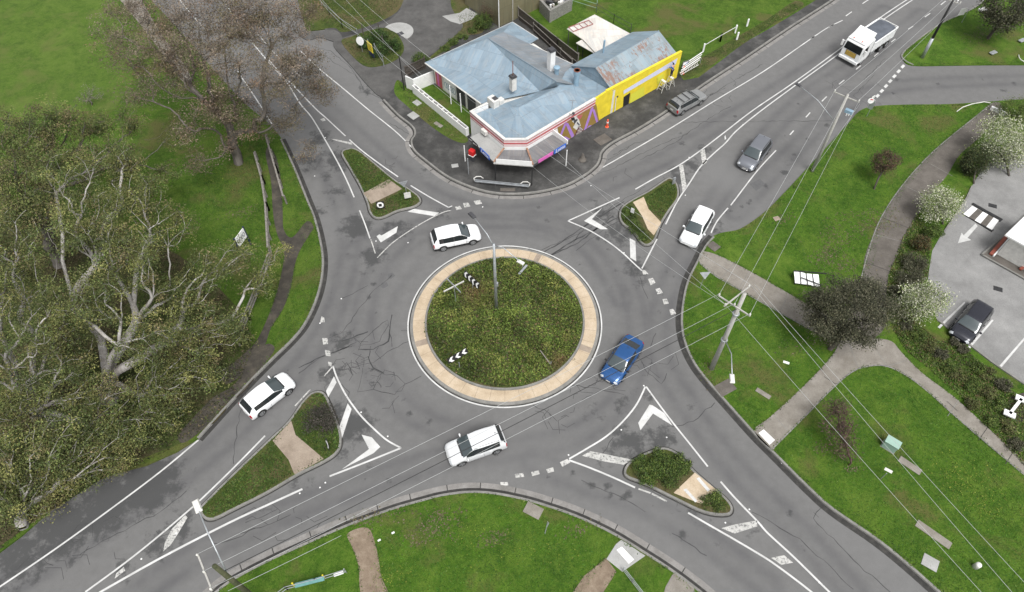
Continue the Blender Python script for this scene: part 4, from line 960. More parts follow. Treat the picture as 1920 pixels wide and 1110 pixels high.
# rows: x, half width, z sill, z belt, y belt, z top, y top, z crown (front is +x)
SUV = [(-2.30,.66,.42,.74,.62,.80,.50,.81),(-2.27,.84,.32,.90,.78,1.00,.62,1.02),(-2.18,.90,.26,1.02,.84,1.10,.68,1.13),(-1.82,.92,.24,1.07,.86,1.58,.60,1.62),(-1.0,.925,.22,1.05,.87,1.64,.63,1.69),
       (-.25,.925,.22,1.02,.87,1.65,.63,1.70),(.42,.92,.22,.99,.86,1.57,.59,1.62),(1.22,.92,.22,.97,.83,1.03,.70,1.09),(1.75,.91,.25,.92,.80,.97,.60,1.02),(2.12,.86,.28,.80,.74,.86,.52,.89),(2.30,.66,.36,.62,.58,.66,.42,.67)]
HATCH = [(-2.14,.62,.40,.70,.58,.76,.46,.77),(-2.11,.82,.30,.84,.74,.92,.58,.94),(-2.02,.88,.24,.95,.80,1.02,.62,1.05),(-1.62,.90,.22,1.00,.80,1.36,.55,1.40),(-.9,.90,.20,.96,.81,1.44,.58,1.48),
       (-.2,.90,.20,.92,.82,1.46,.59,1.50),(.38,.90,.20,.90,.81,1.38,.56,1.43),(1.22,.90,.20,.88,.78,.93,.66,.98),(1.62,.88,.22,.83,.74,.88,.56,.92),(1.98,.82,.26,.72,.68,.77,.48,.80),(2.14,.60,.34,.56,.52,.60,.38,.61)]
WAGON = [(-2.40,.70,.40,.70,.64,.76,.52,.77),(-2.37,.82,.30,.86,.76,.94,.60,.96),(-2.30,.86,.24,.94,.80,1.02,.64,1.04),(-2.00,.88,.22,.98,.81,1.36,.58,1.40),(-1.2,.88,.20,.97,.82,1.42,.60,1.46),
       (-.3,.88,.20,.94,.82,1.44,.60,1.48),(.30,.88,.20,.92,.81,1.37,.57,1.42),(1.05,.88,.20,.90,.78,.94,.68,.98),(1.60,.87,.22,.86,.75,.90,.60,.93),(2.15,.82,.26,.74,.70,.79,.52,.81),(2.36,.66,.36,.56,.58,.60,.44,.61)]
SEDAN = [(-2.40,.60,.40,.72,.54,.78,.42,.79),(-2.36,.80,.30,.90,.72,.97,.55,.99),(-1.85,.89,.24,.98,.76,1.03,.60,1.06),(-1.05,.90,.22,.97,.79,1.37,.54,1.41),(-.6,.90,.20,.95,.80,1.42,.56,1.46),
       (-.1,.90,.20,.93,.81,1.43,.57,1.47),(.40,.90,.20,.91,.80,1.36,.55,1.41),(1.28,.90,.20,.88,.77,.93,.65,.98),(1.75,.88,.22,.82,.73,.87,.55,.91),(2.22,.80,.26,.70,.66,.75,.46,.78),(2.40,.58,.34,.55,.50,.59,.36,.60)]
def cr(P, t):
    n = len(P)-1; i = min(int(t), n-1); u = t-i
    a, b_, c, d = P[max(i-1, 0)], P[i], P[i+1], P[min(i+2, n)]
    lo, hi = np.minimum(b_, c), np.maximum(b_, c); pad = .08*np.abs(c-b_)+.004
    v = .5*((2*b_)+(-a+c)*u+(2*a-5*b_+4*c-d)*u*u+(-a+3*b_-3*c+d)*u**3)
    return np.clip(v, lo-pad, hi+pad)
def make_car(kind, paintm, label, cat='car', L=None, Wd=None, Hh=None, roofrails=False, sunroof=False, lower=None, crossbars=False, wheelr=.355, name='car', grillm='trim', tintws='windscreen', mirrorm=None, chromegrille=False, roofm=None, rearplate=True, frontplate=True):
    rows = np.array(kind); 
    sx = (L/(rows[-1,0]-rows[0,0])) if L else 1; sy = (Wd/2/rows[:,1].max()) if Wd else 1.02; sz = (Hh/rows[:,7].max()) if Hh else 1
    rows = rows.copy(); rows[:,6] *= 1.08; rows[:,[1,4,6]] *= 1.03; rows[:,0] *= sx; rows[:,[1,4,6]] *= sy; rows[:,[2,3,5,7]] *= sz
    root = empty(name, (0,0,0), 0, label, cat)
    SUBX, ring = 6, []
    def sect(r):
        x, w, zs, zb, yb, zt, yt, zc = r
        P = [(.0, zs), (w*.9, zs), (w, zs+(zb-zs)*.35), (w*.995, zs+(zb-zs)*.72), (yb, zb), (yb+(yt-yb)*.82, zb+(zt-zb)*.84), (yt, zt), (yt*.55, zt+(zc-zt)*.72), (0, zc)]
        return np.array([(x, p[0], p[1]) for p in P])
    Cg = np.array([sect(r) for r in rows])       # rows x 9 x 3
    nr = len(rows); T = [i/SUBX for i in range((nr-1)*SUBX+1)]
    SV = [0,1,1.5,2,2.5,3,3.5,4,4.34,4.67,5,5.5,6,6.5,7,7.5,8]
    g1 = np.array([[cr(Cg[:, j], t) for j in range(9)] for t in T])
    grid = np.array([[cr(row, s) if s not in (0,) else row[0] for s in SV] for row in g1])
    nT, nS = len(T), len(SV)
    def P(i, j, side): p = grid[i, j]; return (p[0], p[1]*side, p[2])
    groups = {}
    def cls(i, j):
        t, s = (T[i]+T[i+1])/2, (SV[j]+SV[j+1])/2
        roofz = True
        if 4.0 < s < 5.0+.01:      # side glass band
            if 3.15 < t < 7-.33:
                if abs(t-4.92) < .07 or (abs(t-3.5) < .09 and kind is not SEDAN): return 'trim'
                return 'side_window'
        if 6 < t < 7 and s > 5.6: return 'windscreen' if 6.0 < t < 6.95 else 'trim'
        if kind is SEDAN:
            if 2.0 < t < 2.98 and s > 5.6: return 'rear_window'
        elif 2.02 < t < 2.95 and s > 5.6: return 'rear_window'
        if s < 2.0 and t > .3 and t < 9.7 and lower: return 'cladding'
        if t < 2.0 and t > .35 and 2.6 < s < 4.6 and (kind is not SEDAN or t < 1.3): return 'tail_light'
        if 9.1 < t < 9.9 and 2.6 < s < 5.2: return 'headlight'
        if t > 9.75 and 1.9 < s < 3.6: return 'grille'
        return 'roof' if (roofm and s > 5.0 and 2.95 < t < 6.05) else 'body'
    for side in (1, -1):
        for i in range(nT-1):
            for j in range(nS-1):
                k = cls(i, j); key = k
                if k in ('side_window', 'tail_light', 'headlight'): key = k+('L' if side > 0 else 'R')
                if k == 'trim': key = 'trim#%d%s' % (round((T[i]+T[i+1])), 'L' if side > 0 else 'R')
                q = [P(i, j, side), P(i+1, j, side), P(i+1, j+1, side), P(i, j+1, side)]
                if side > 0: q = q[::-1]
                groups.setdefault(key, []).append(q)
    mats = {'body': paintm, 'cladding': lower or M['trim'], 'trim': M['trim'], 'side_window': M['glass'], 'windscreen': M[tintws], 'rear_window': M['glass'], 'tail_light': M['tail'], 'headlight': M['head'], 'grille': M[grillm], 'roof': roofm}
    for key, Q in groups.items():
        kk = key[:-1] if key[-1] in 'LR' else key
        kk = kk.split('#')[0]
        idx = {}; vs = []; fs = []
        for q in Q:
            f = []
            for p in q:
                k = tuple(round(c, 4) for c in p)
                if k not in idx: idx[k] = len(vs); vs.append(p)
                f.append(idx[k])
            f2 = [a for n_, a in enumerate(f) if a not in f[:n_]]
            if len(f2) > 2: fs.append(tuple(f2))
        b = MB(); b.add(vs, fs)
        if kk == 'body':   # close nose and tail
            for i, sg in ((0, -1), (nT-1, 1)):
                loop = [P(i, j, 1) for j in range(nS)]+[P(i, j, -1) for j in range(nS-2, 0, -1)]
                cpt = (loop[0][0], 0, (grid[i,0,2]+grid[i,-1,2])/2); m = len(loop)
                b.add(loop+[cpt], [((k, (k+1) % m, m) if sg > 0 else ((k+1) % m, k, m)) for k in range(m)])
        nm = {'cladding': 'lower_trim', 'trim': 'pillar', 'side_window': 'side_window'}.get(kk, kk)
        b.build(nm, mats[kk], root, smooth=True)
    # wheels
    xf, xr = rows[8,0]-.33, rows[2,0]+.78
    if kind is SEDAN: xr = rows[2,0]+.42
    w = rows[:,1].max()
    for x in (xf, xr):
        for s in (1, -1):
            t = empty('wheel', (x, s*(w-.10), wheelr)); t.parent = root
            b = MB(); b.cyl((0,-.11*s,0), (0,.125*s,0), wheelr, n=24); b.build('tyre', M['tyre'], t, bevel=.02)
            b = MB(); b.cyl((0,.118*s,0), (0,.136*s,0), wheelr*.68, n=20); 
            b.build('rim', M['alloy'], t)
            b = MB()
            for k in range(5):
                a = 2*math.pi*(k+.5)/5; b.bar((math.cos(a)*wheelr*.25, .1385*s, math.sin(a)*wheelr*.25), (math.cos(a)*wheelr*.6, .1385*s, math.sin(a)*wheelr*.6), .004, .085, up=(0,1,0))
            b.build('rim_gap', M['trim'], t)
            # arch
            b = MB(); n_ = 14; yy = s*(w+.006)
            o_ = []; i__ = []
            for k in range(n_+1):
                a = math.pi*(-.06+1.12*k/n_); o_.append((x+math.cos(a)*wheelr*1.24, yy, wheelr+math.sin(a)*wheelr*1.24)); i__.append((x+math.cos(a)*wheelr*.9, yy, wheelr+math.sin(a)*wheelr*.9))
            b.strip(o_, i__) if s < 0 else b.strip(i__, o_)
            b.build('wheel_arch', M['trim'], root)
    # mirrors, plates, handles
    xm, zm = rows[7,0]-.30*sx, rows[7,3]+.05
    for s in (1, -1):
        b = MB(); b.box((xm, s*(w+.10), zm+.06), (.14,.22,.15), 0, .8); b.box((xm+.01, s*(w-.02), zm-.0), (.07,.12,.05)); b.build('mirror', mirrorm or paintm, root, bevel=.03)
        b = MB()
        for xh in (rows[5,0]+.05, rows[4,0]+.05): b.box((xh, s*(w+.002), (rows[5,3]+rows[5,2])*.5+.23), (.2,.03,.035))
        b.build('door_handle', paintm, root)
        b = MB()   # door shut lines
        for xs, zt_ in ((rows[7,0]-.42*sx, .93), (rows[5,0]-.12, .93), (rows[4,0]-.15, .93)):
            b.box((xs, s*(w+.0015), rows[5,2]+(rows[5,3]-rows[5,2])*.50), (.014,.012,(rows[5,3]-rows[5,2])*.55))
        b.build('door_seam', M['trim'], root)
    if frontplate: b = MB(); b.box((rows[-1,0]+.012, 0, .42*sz), (.02,.38,.11)); b.build('number_plate', M['plate'], root)
    if rearplate: b = MB(); b.box((rows[0,0]-.012, 0, .62*sz), (.02,.38,.12)); b.build('number_plate', M['plate'], root)
    if roofrails:
        for s in (1, -1):
            yt = rows[5,6]*.97; b = MB(); b.tube([(rows[3,0]+.1, s*yt*.95, rows[3,5]+.03), (rows[4,0], s*yt, rows[4,5]+.06), (rows[5,0], s*yt, rows[5,5]+.06), (rows[6,0]-.1, s*yt*.96, rows[6,5]+.03)], .022, 6); b.build('roof_rail', M['trim' if roofrails == 'dark' else 'chrome'], root)
    if sunroof: b = MB(); b.box((rows[6,0]-.42, 0, rows[6,7]+.035), (.42,.82,.03), 0, .97); b.build('sunroof', M['glass'], root, bevel=.01)
    if crossbars:
        for x in (rows[6,0]-.12, rows[5,0]-.22, rows[4,0]-.15):
            b = MB(); b.box((x, 0, rows[5,7]+.07), (.07, 1.28, .04)); b.build('roof_bar', M['trim'], root)
    if chromegrille:
        b = MB(); xx = rows[-1,0]+.02
        b.tube([(xx-.12,-.5,.42),(xx+.02,-.42,.62),(xx+.05,0,.66),(xx+.02,.42,.62),(xx-.12,.5,.42),(xx+.02,.3,.36),(xx+.03,0,.35),(xx+.02,-.3,.36),(xx-.12,-.5,.42)], .025, 6); b.build('grille_surround', M['chrome'], root)
    # wiper / cowl strip, shark fin
    b = MB(); b.box((rows[7,0]+.03, 0, rows[7,7]-.005), (.10, rows[7,6]*1.7, .02)); b.build('wiper_cowl', M['trim'], root)
    b = MB(); b.box((rows[3,0]+.22, 0, rows[3,7]+.06), (.14,.05,.08), 0, .5); b.build('aerial', M['trim'], root)
    root['L2'] = float(rows[-1,0]); root['R2'] = float(-rows[0,0]); return root
def put(car, frontpx, rearpx, anchor='f', zf_=.4, zr_=.5):
    f, r = G(*frontpx, zf_), G(*rearpx, zr_); yaw = math.atan2(f.y-r.y, f.x-r.x); d = Vector((math.cos(yaw), math.sin(yaw), 0))
    if anchor == 'f': c = f-d*car['L2']
    elif anchor == 'r': c = r+d*car['R2']
    else: c = (f+r)/2
    print('CAR', car.name, 'len px', round((f-r).length, 2), 'model', round(car['L2']+car['R2'], 2))
    car.location = (c.x, c.y, 0); car.rotation_euler = (0, 0, yaw); del car['L2']; del car['R2']
WH = carpaint('white_car_paint', (.80,.81,.82)); SW = carpaint('silver_white_paint', (.68,.69,.70), .15); BL = carpaint('blue_car_paint', (.018,.085,.25), .35, .25)
GY = carpaint('grey_car_paint', (.20,.21,.235), .5, .32); DK = carpaint('dark_car_paint', (.018,.019,.028), .3, .22); SI = carpaint('silver_car_paint', (.30,.305,.305), .5, .35)
put(make_car(SUV, WH, 'white SUV with dark lower trim circulating just above the roundabout island', L=4.62, Hh=1.66, lower=M['trim'], roofrails='white'), (897,437), (812,454), 'm')
put(make_car(HATCH, WH, 'white hatchback with rounded tail on the left approach, below the gum trees', L=4.36, Hh=1.48), (543,711), (462,772), 'm')
put(make_car(SUV, SW, 'silver white SUV with sunroof and dark roof rails below the roundabout', L=4.60, Hh=1.68, roofrails='dark', sunroof=True), (841,855), (942,819), 'm')
put(make_car(SEDAN, BL, 'bright blue sedan rounding the right side of the island', L=4.65, Hh=1.46, chromegrille=False, mirrorm=M['trim']), (1141,713), (1190,640), 'm')
put(make_car(SUV, WH, 'white people mover entering from the upper right, nearest the roundabout', L=4.75, Wd=1.82, Hh=1.66), (1288,459), (1325,394), 'f')
put(make_car(SUV, GY, 'grey SUV with chrome edged grille on the upper right approach', L=4.75, Hh=1.78, lower=M['trim'], roofrails='dark', chromegrille=True), (1395,316), (1435,263), 'f')
put(make_car(SUV, DK, 'black luxury SUV parked in the marked bay of the concrete car park', L=4.62, Wd=1.88, Hh=1.60, roofrails='dark', wheelr=.36), (1795,636), (1847,569), 'f')
put(make_car(WAGON, SI, 'silver station wagon with roof bars parked at the kerb by the yellow wall', L=4.75, Hh=1.5, lower=M['dark'], crossbars=True, roofrails='dark', wheelr=.31), (1316,177), (1259,207), 'r')

# --- tipper truck
tr = empty('tipper_truck', (0,0,0), 0, 'white tipper truck with yellow striped nose and covered load, upper right', 'truck')
WT = carpaint('truck_white_paint', (.80,.81,.81))
def TP(name, b, m, bevel=0, parent=None, smooth=False): return b.build(name, m, parent or tr, smooth, bevel)
b = MB()   # cab, front at +x
prof = [(3.95,.55),(4.05,1.0),(4.02,1.65),(3.80,2.55),(3.55,2.85),(2.55,3.05),(1.95,3.05),(1.95,.9),(2.4,.55)]
w_ = 1.22; n = len(prof)
b.add([(x, w_, z) for x, z in prof]+[(x, -w_, z) for x, z in prof], [tuple(range(n))[::-1], tuple(range(n, 2*n))]+[(i, (i+1) % n, (i+1) % n+n, i+n) for i in range(n)])
TP('cab', b, WT, .08)
b = MB(); b.add([(3.70,1.05,2.86),(3.70,-1.05,2.86),(1.98,-1.05,3.65),(1.98,1.05,3.65),(1.98,1.05,3.05),(1.98,-1.05,3.05)], [(0,1,2,3)[::-1],(0,3,4),(1,5,2),(2,5,4,3)]); TP('air_deflector', b, WT, .03)
b = MB(); b.add([(4.045,1.08,1.70),(4.045,-1.08,1.70),(3.84,-1.02,2.50),(3.84,1.02,2.50)], [(0,1,2,3)[::-1],(0,1,2,3)]); TP('windscreen', b, M['glass'])
for s in (1, -1):
    b = MB(); y = s*(w_+.012); b.add([(3.75,y,1.75),(3.60,y,2.45),(2.85,y,2.50),(2.85,y,1.75)], [(0,1,2,3),(3,2,1,0)]); TP('side_window', b, M['glass'])
    b = MB(); b.box((3.95, s*1.48, 2.1), (.12,.22,.7)); b.bar((3.8, s*1.2, 2.4), (3.95, s*1.45, 2.3), .04); TP('mirror', b, M['white'], .03)
    b = MB(); b.cyl((3.6, s*.55, 3.02), (3.6, s*.55, 3.1), .07); TP('marker_lamp', b, M['orange'])
    b = MB(); b.box((4.06, s*.98, .82), (.06,.32,.18)); TP('headlight', b, M['head'], .02)
b = MB()
for k in range(5): b.box((4.07, 0, 1.12+k*.115), (.04, 1.25, .055))
TP('grille_stripe', b, simple('amber_stripe_mat', (.62,.42,.08), .5))
b = MB(); b.box((4.045, 0, 1.35), (.03, 1.35, .62)); TP('grille', b, M['dark'])
b = MB(); b.box((4.08, 0, .62), (.22, 2.42, .34)); TP('bumper', b, WT, .05)
b = MB(); b.box((4.20, 0, .60), (.02,.38,.12)); TP('number_plate', b, M['plate'])
b = MB(); b.box((2.8, 0, 3.12), (.8,.9,.10)); TP('roof_hatch', b, WT, .03)
b = MB(); b.box((-.2, .42, .85), (6.1,.12,.28)); b.box((-.2, -.42, .85), (6.1,.12,.28)); b.box((.2, 0, .8), (3.5,1.8,.3)); TP('chassis', b, M['dark'])
b = MB()   # body
zb0, zb1 = 1.15, 2.35; hw = 1.22; xb0, xb1 = -2.95, 1.75
for s in (1, -1): b.box(((xb0+xb1)/2, s*(hw-.03), (zb0+zb1)/2), (xb1-xb0, .06, zb1-zb0))
b.box((xb1-.03, 0, (zb0+zb1)/2+.15), (.06, 2*hw-.13, zb1-zb0+.3)); b.box((xb0+.03, 0, (zb0+zb1)/2), (.06, 2*hw-.13, zb1-zb0)); b.box(((xb0+xb1)/2, 0, zb0+.04), (xb1-xb0-.13, 2*hw-.13, .08)); TP('tray', b, WT)
b = MB()
for s in (1, -1):
    for k in range(6): b.box((xb0+.35+k*.8, s*(hw+.025), (zb0+zb1)/2), (.09,.05,zb1-zb0))
    b.box(((xb0+xb1)/2, s*(hw+.03), zb1+.03), (xb1-xb0, .12, .08))
TP('tray_rib', b, WT)
b = MB(); vs = []; nxx, nyy = 14, 6
for i in range(nxx+1):
    for j in range(nyy+1): vs.append((xb0+.08+(xb1-xb0-.16)*i/nxx, -1.12+2.24*j/nyy, zb1-.02+.16*math.sin(math.pi*j/nyy)+.05*math.sin(i*1.9)*math.sin(j*1.3)))
b.add(vs, [(i*(nyy+1)+j, (i+1)*(nyy+1)+j, (i+1)*(nyy+1)+j+1, i*(nyy+1)+j+1) for i in range(nxx) for j in range(nyy)]); TP('tarpaulin', b, simple('tarp_mat', (.085,.095,.115), .7, var=.25, scale=1.5), smooth=True)
b = MB(); b.box((xb0-.05, 0, zb1+.1), (.06, 2.5, .07)); b.bar((xb0-.03, 1.2, zb1+.1), (xb0+.5, 1.2, zb1+.2), .05); b.bar((xb0-.03, -1.2, zb1+.1), (xb0+.5, -1.2, zb1+.2), .05); TP('tarp_bar', b, M['white'])
for s in (1, -1):
    b = MB(); b.box((1.1, s*1.0, .85), (.9,.4,.5)); TP('fuel_tank', b, M['alloy'], .05)
    b = MB(); b.box((3.1, s*1.12, .95), (1.15,.22,.12)); TP('mudguard', b, WT, .03)
    for x in (3.05, -.85, -2.1):
        t = empty('wheel', (x, s*1.02, .50)); t.parent = tr
        b = MB(); b.cyl((0,-.16*s,0), (0,.16*s,0), .50, n=24); b.build('tyre', M['tyre'], t, bevel=.03)
        b = MB(); b.cyl((0,.15*s,0), (0,.175*s,0), .29, n=18); b.build('rim', M['alloy'], t)
tr['L2'] = 4.2; tr['R2'] = 3.0
put(tr, (1588,114), (1664,62), 'f', .5, .5)
# ================================================================ VEGETATION
def leafmat(name, rough=.65, trans=.0):
    m = NT(name); a = m.attr('col'); m.base(a.outputs['Color']); m.rough(rough); m.b.inputs['Specular IOR Level'].default_value = .25; return m.m
M['leaf'] = leafmat('leaf_mat')
M['bark_pale'] = NT('pale_gum_bark_mat')
def bark(name, cols, sc=2.0):
    m = NT(name); mp = m.mapping((1,1,.35)); c = m.ramp(m.noise(sc, mp, 6, .7), [(.3, cols[0]), (.5, cols[1]), (.7, cols[2])]); m.base(c); m.rough(.85); return m.m
M['bark_pale'] = bark('pale_gum_bark_mat', [(.16,.14,.12), (.32,.30,.28), (.48,.465,.44)], 1.6)
M['bark_grey'] = bark('grey_gum_bark_mat', [(.07,.06,.052), (.13,.115,.10), (.22,.20,.18)], 1.6)
M['bark_dark'] = bark('dark_bark_mat', [(.035,.03,.026), (.07,.06,.05), (.11,.095,.08)], 3)
M['twig_red'] = bark('red_twig_mat', [(.06,.035,.03), (.10,.06,.05), (.15,.10,.085)], 3)

def leaf_mesh(name, C, size, cols, mat, parent=None, flat=.35, aspect=.5, seed=1, up=0.0):
    "many small leaf quads; C centres, size array, cols per leaf"
    g = np.random.default_rng(seed); N = len(C)
    nrm = g.normal(size=(N, 3)); nrm[:, 2] = np.abs(nrm[:, 2])+flat*2; nrm /= np.linalg.norm(nrm, axis=1)[:, None]
    t = g.normal(size=(N, 3)); t -= (t*nrm).sum(1)[:, None]*nrm; t /= np.linalg.norm(t, axis=1)[:, None]; s = np.cross(nrm, t)
    if up: t = t*(1-up)+np.array([0,0,1])*up; t /= np.linalg.norm(t, axis=1)[:, None]; s = np.cross(nrm, t); s /= np.linalg.norm(s, axis=1)[:, None]+1e-9
    L = size[:, None]; Wd = L*aspect
    a, c = C-t*L*.5, C+t*L*.5; b, d = C+s*Wd*.5+nrm*L*.06, C-s*Wd*.5-nrm*L*.06
    V = np.stack([a, b, c, d], 1).reshape(-1, 3); F = np.arange(N*4).reshape(N, 4)
    me = bpy.data.meshes.new(name); fill_mesh(me, V, F)
    at = me.color_attributes.new('col', 'FLOAT_COLOR', 'POINT')
    cc = np.repeat(np.clip(cols, .002, .9), 4, 0); at.data.foreach_set('color', np.column_stack([cc, np.ones(len(cc))]).astype(np.float32).ravel())
    me.materials.append(mat); o = link(bpy.data.objects.new(name, me)); o.parent = parent; return o
def pick_cols(g, N, pal, w=None, var=.22):
    pal = np.array(pal); i = g.choice(len(pal), N, p=w); c = pal[i]
    return c*np.clip(1+g.normal(size=(N, 1))*var, .45, 1.7)

def grow(root_pts, tips, bf=.35):
    "greedy balanced spanning tree"
    pts = [np.array(p, float) for p in root_pts]; par = [-1]+list(range(len(pts)-1))
    pl = [0.0]
    for i in range(1, len(pts)): pl.append(pl[-1]+np.linalg.norm(pts[i]-pts[i-1]))
    T = np.array(tips, float); n0 = len(pts); P_ = np.vstack([np.array(pts), T]); n = len(P_)
    start = max(1, n0-2); inn = list(range(n0))
    D = np.linalg.norm(T[:, None]-P_[None, start:n0], axis=2)+bf*np.array(pl[start:n0])[None]; best = D.min(1); bi = D.argmin(1)+start
    plen = np.array(pl+[0]*len(T)); par += [-1]*len(T); left = np.ones(len(T), bool)
    for _ in range(len(T)):
        k = np.where(left, best, 1e9).argmin(); j = n0+k; left[k] = False; par[j] = int(bi[k])
        plen[j] = plen[par[j]]+np.linalg.norm(P_[j]-P_[par[j]])
        d = np.linalg.norm(T-P_[j], axis=1)+bf*plen[j]; m = d < best; best = np.where(m, d, best); bi = np.where(m, j, bi)
    return P_, par
def limb_mesh(P_, par, r0, rt=.012, g=None, mat=None, name='trunk', parent=None, wig=.055, power=1.8, seg=4, sides=6, minr=0.0, cut=None):
    n = len(P_); kids = [[] for _ in range(n)]
    for i, p in enumerate(par):
        if p >= 0: kids[p].append(i)
    order = []; st = [i for i, p in enumerate(par) if p < 0]
    while st: i = st.pop(); order.append(i); st += kids[i]
    r = np.zeros(n)
    for i in reversed(order): r[i] = max(rt, sum(r[k]**power for k in kids[i])**(1/power)) if kids[i] else rt
    s = r0/max(r[order[0]], 1e-6); rr = rt+(r-rt)*(r0-rt)/max(1e-6, r[order[0]]-rt)
    b = MB(); dirs = {}
    for i in order:
        p = par[i]
        if p < 0: continue
        a, c = P_[p], P_[i]; L = np.linalg.norm(c-a)
        if L < 1e-4: continue
        ra, rc = min(rr[p], rr[i]*1.3), rr[i]
        d0 = dirs.get(p, (c-a)/L); m1 = a+d0*L*.22+(c-a)*.25+np.array([0,0,.02*L]); 
        pts = []; k = seg if L > .5 else 2
        for q in range(k+1):
            t = q/k; pt = (1-t)**2*a+2*t*(1-t)*m1+t*t*c
            if 0 < q < k: pt = pt+g.normal(size=3)*wig*L*.35
            pts.append(pt)
        e = pts[-1]-pts[-2]; dirs[i] = e/max(1e-6, np.linalg.norm(e))
        b.tube(pts, [ra+(rc-ra)*q/k for q in range(k+1)], sides if rr[i] > .05 else 3, False)
    return b.build(name, mat, parent, smooth=True)
PER = 1.4
def gum_tree(base, blobs, label, nclump, per, pal, w, r0, seed, bmat='bark_pale', size=.20, guides=(), name='gum_tree', csize=.85, stuffcol=.26, cat='tree', group=None, bf=.62, sq=.75, asp=.45):
    nclump = int(nclump*1.35)
    g = np.random.default_rng(seed); B = G(*base, GZ); root = empty(name, B, 0, label, cat, group)
    cen = []; rad = []
    for bl in blobs: c = G(bl[0], bl[1], bl[2]); cen.append(np.array(c)-np.array(B)); rad.append(bl[3])
    vol = np.array([r**2.2 for r in rad]); vol /= vol.sum(); tips = []
    for _ in range(nclump):
        k = g.choice(len(cen), p=vol); v = g.normal(size=3); v /= np.linalg.norm(v); rr_ = rad[k]*(g.random()**.45); v[2] *= sq
        p = cen[k]+v*rr_; p[2] = max(p[2], .6); tips.append(p)
    mc = np.mean(cen, 0); rp = [np.zeros(3)]
    h = min(3.2, mc[2]*.4)
    for t in (.35, .7, 1.0): rp.append(np.array([mc[0]*.12*t, mc[1]*.12*t, h*t])+g.normal(size=3)*.12)
    nodes = []
    for gl in guides: nodes += [np.array(G(*q))-np.array(B) for q in gl]
    P_, par = grow(rp, nodes+tips, bf)
    limb_mesh(P_, par, r0, .014, g, M[bmat], 'trunk', root)
    tips = np.array(tips); tint = np.clip(1+g.normal(size=(len(tips), 1))*stuffcol, .5, 1.6)
    # leaves
    per = int(per*PER); idx = np.repeat(np.arange(len(tips)), per); N = len(idx)
    off_ = g.normal(size=(N, 3)); off_ /= np.linalg.norm(off_, axis=1)[:, None]; off_ *= (g.random((N, 1))**.5)*csize*np.repeat(g.uniform(.6, 1.3, len(tips)), per)[:, None]
    off_[:, 2] *= .65; C = tips[idx]+off_
    kcl = g.choice(len(pal), len(tips), p=w); pal_ = np.array(pal); base_c = pal_[kcl][idx]*.6+pal_[g.choice(len(pal), N, p=w)]*.4
    cols = base_c*tint[idx]*np.clip(1+g.normal(size=(N, 1))*.28, .4, 1.8)
    leaf_mesh('crown', C, size*g.uniform(.6, 1.4, N), cols, M['leaf'], root, seed=seed+5, aspect=asp)
    return root
OL = [(.088,.108,.032), (.140,.146,.045), (.050,.070,.022), (.195,.185,.062), (.140,.104,.058), (.066,.098,.028)]; OW = [.26,.19,.22,.09,.11,.13]
BR = [(.165,.130,.102), (.120,.092,.070), (.090,.082,.036), (.195,.155,.118), (.135,.078,.048), (.080,.072,.038)]; BW = [.24,.20,.20,.12,.10,.14]
gum_tree((448,306), [(240,105,12,2.6),(215,60,12,2.2),(300,45,13,3.2),(380,30,14,3.6),(320,140,11,2.8),(420,110,14,3.2),(480,45,14,3.4),(545,25,13,2.8),(560,95,12,2.8),(505,150,12,2.8),(592,165,9,1.8),(400,200,9,2.2),(545,225,7,1.5),(350,235,7,1.6),(445,245,7,1.6),(575,280,4,1.1),(260,180,9,1.8),(370,300,4,1.2),(600,185,8,1.4),(470,215,6,2.0),(430,200,8,2.2),(510,235,5,1.6),(420,275,3.5,1.5),(560,130,10,2.4),(360,90,13,2.8),(450,30,14,3),(250,20,13,2.4),(300,90,13,2.5)],
    'big sparse brown gum tree leaning over the upper left road, dead twiggy crown', 700, 74, BR, BW, .48, 11, 'bark_grey', .17, csize=1.05, asp=.28, bf=.5,
    guides=[[(440,270,2),(425,230,5),(420,180,8),(425,140,11)],[(400,235,5),(350,245,6),(300,255,6),(270,262,6)],[(450,190,8),(490,165,9),(530,150,10)],[(380,150,10),(340,120,11),(270,105,12),(205,105,12)]])
gum_tree((207,752), [(130,330,12,2.6),(210,300,11,2.2),(170,420,12,3.0),(255,370,11,2.2),(310,430,9,2.2),(240,490,11,2.6),(330,560,7,2.0),(400,500,8,1.9),(450,480,7,1.5),(478,535,5,1.5),(500,495,5,1.0),(420,600,5,2.0),(350,640,5,2.2),(270,640,8,2.4),(160,560,11,2.6),(300,730,4,2.6),(390,700,3,1.8),(440,640,3,1.5),(520,470,5,.9)],
    'largest pale limbed gum tree with olive crown, nearest the left entry road', 620, 72, OL, OW, .74, 23, 'bark_pale', .145,
    guides=[[(198,690,2),(190,640,4),(180,590,6),(178,500,9),(180,420,12)],[(185,640,4),(160,600,6),(140,570,7),(128,530,8)],[(200,620,5),(250,572,7),(300,545,8),(350,522,9)],[(255,605,6),(285,560,8),(330,540,9)],[(150,470,11),(165,440,12),(215,395,12)],[(260,600,6),(300,620,5),(312,640,4)]])
gum_tree((88,800), [(40,520,11,3.0),(-10,450,12,3.2),(80,600,10,2.6),(10,640,9,2.8),(100,700,7,2.6),(180,760,5,2.6),(20,760,6,2.8),(250,800,3,2.3),(320,785,2.5,1.5),(130,640,8,2)],
    'second olive gum tree at the left edge with thick curving white limbs', 420, 72, OL, OW, .70, 37, 'bark_pale', .145,
    guides=[[(110,690,3),(75,640,6),(40,600,8),(0,575,9),(-40,560,10)],[(60,660,5),(30,620,8),(0,612,9)],[(70,640,6),(45,570,9),(10,540,10)],[(80,520,9),(50,480,11),(10,472,12)]])
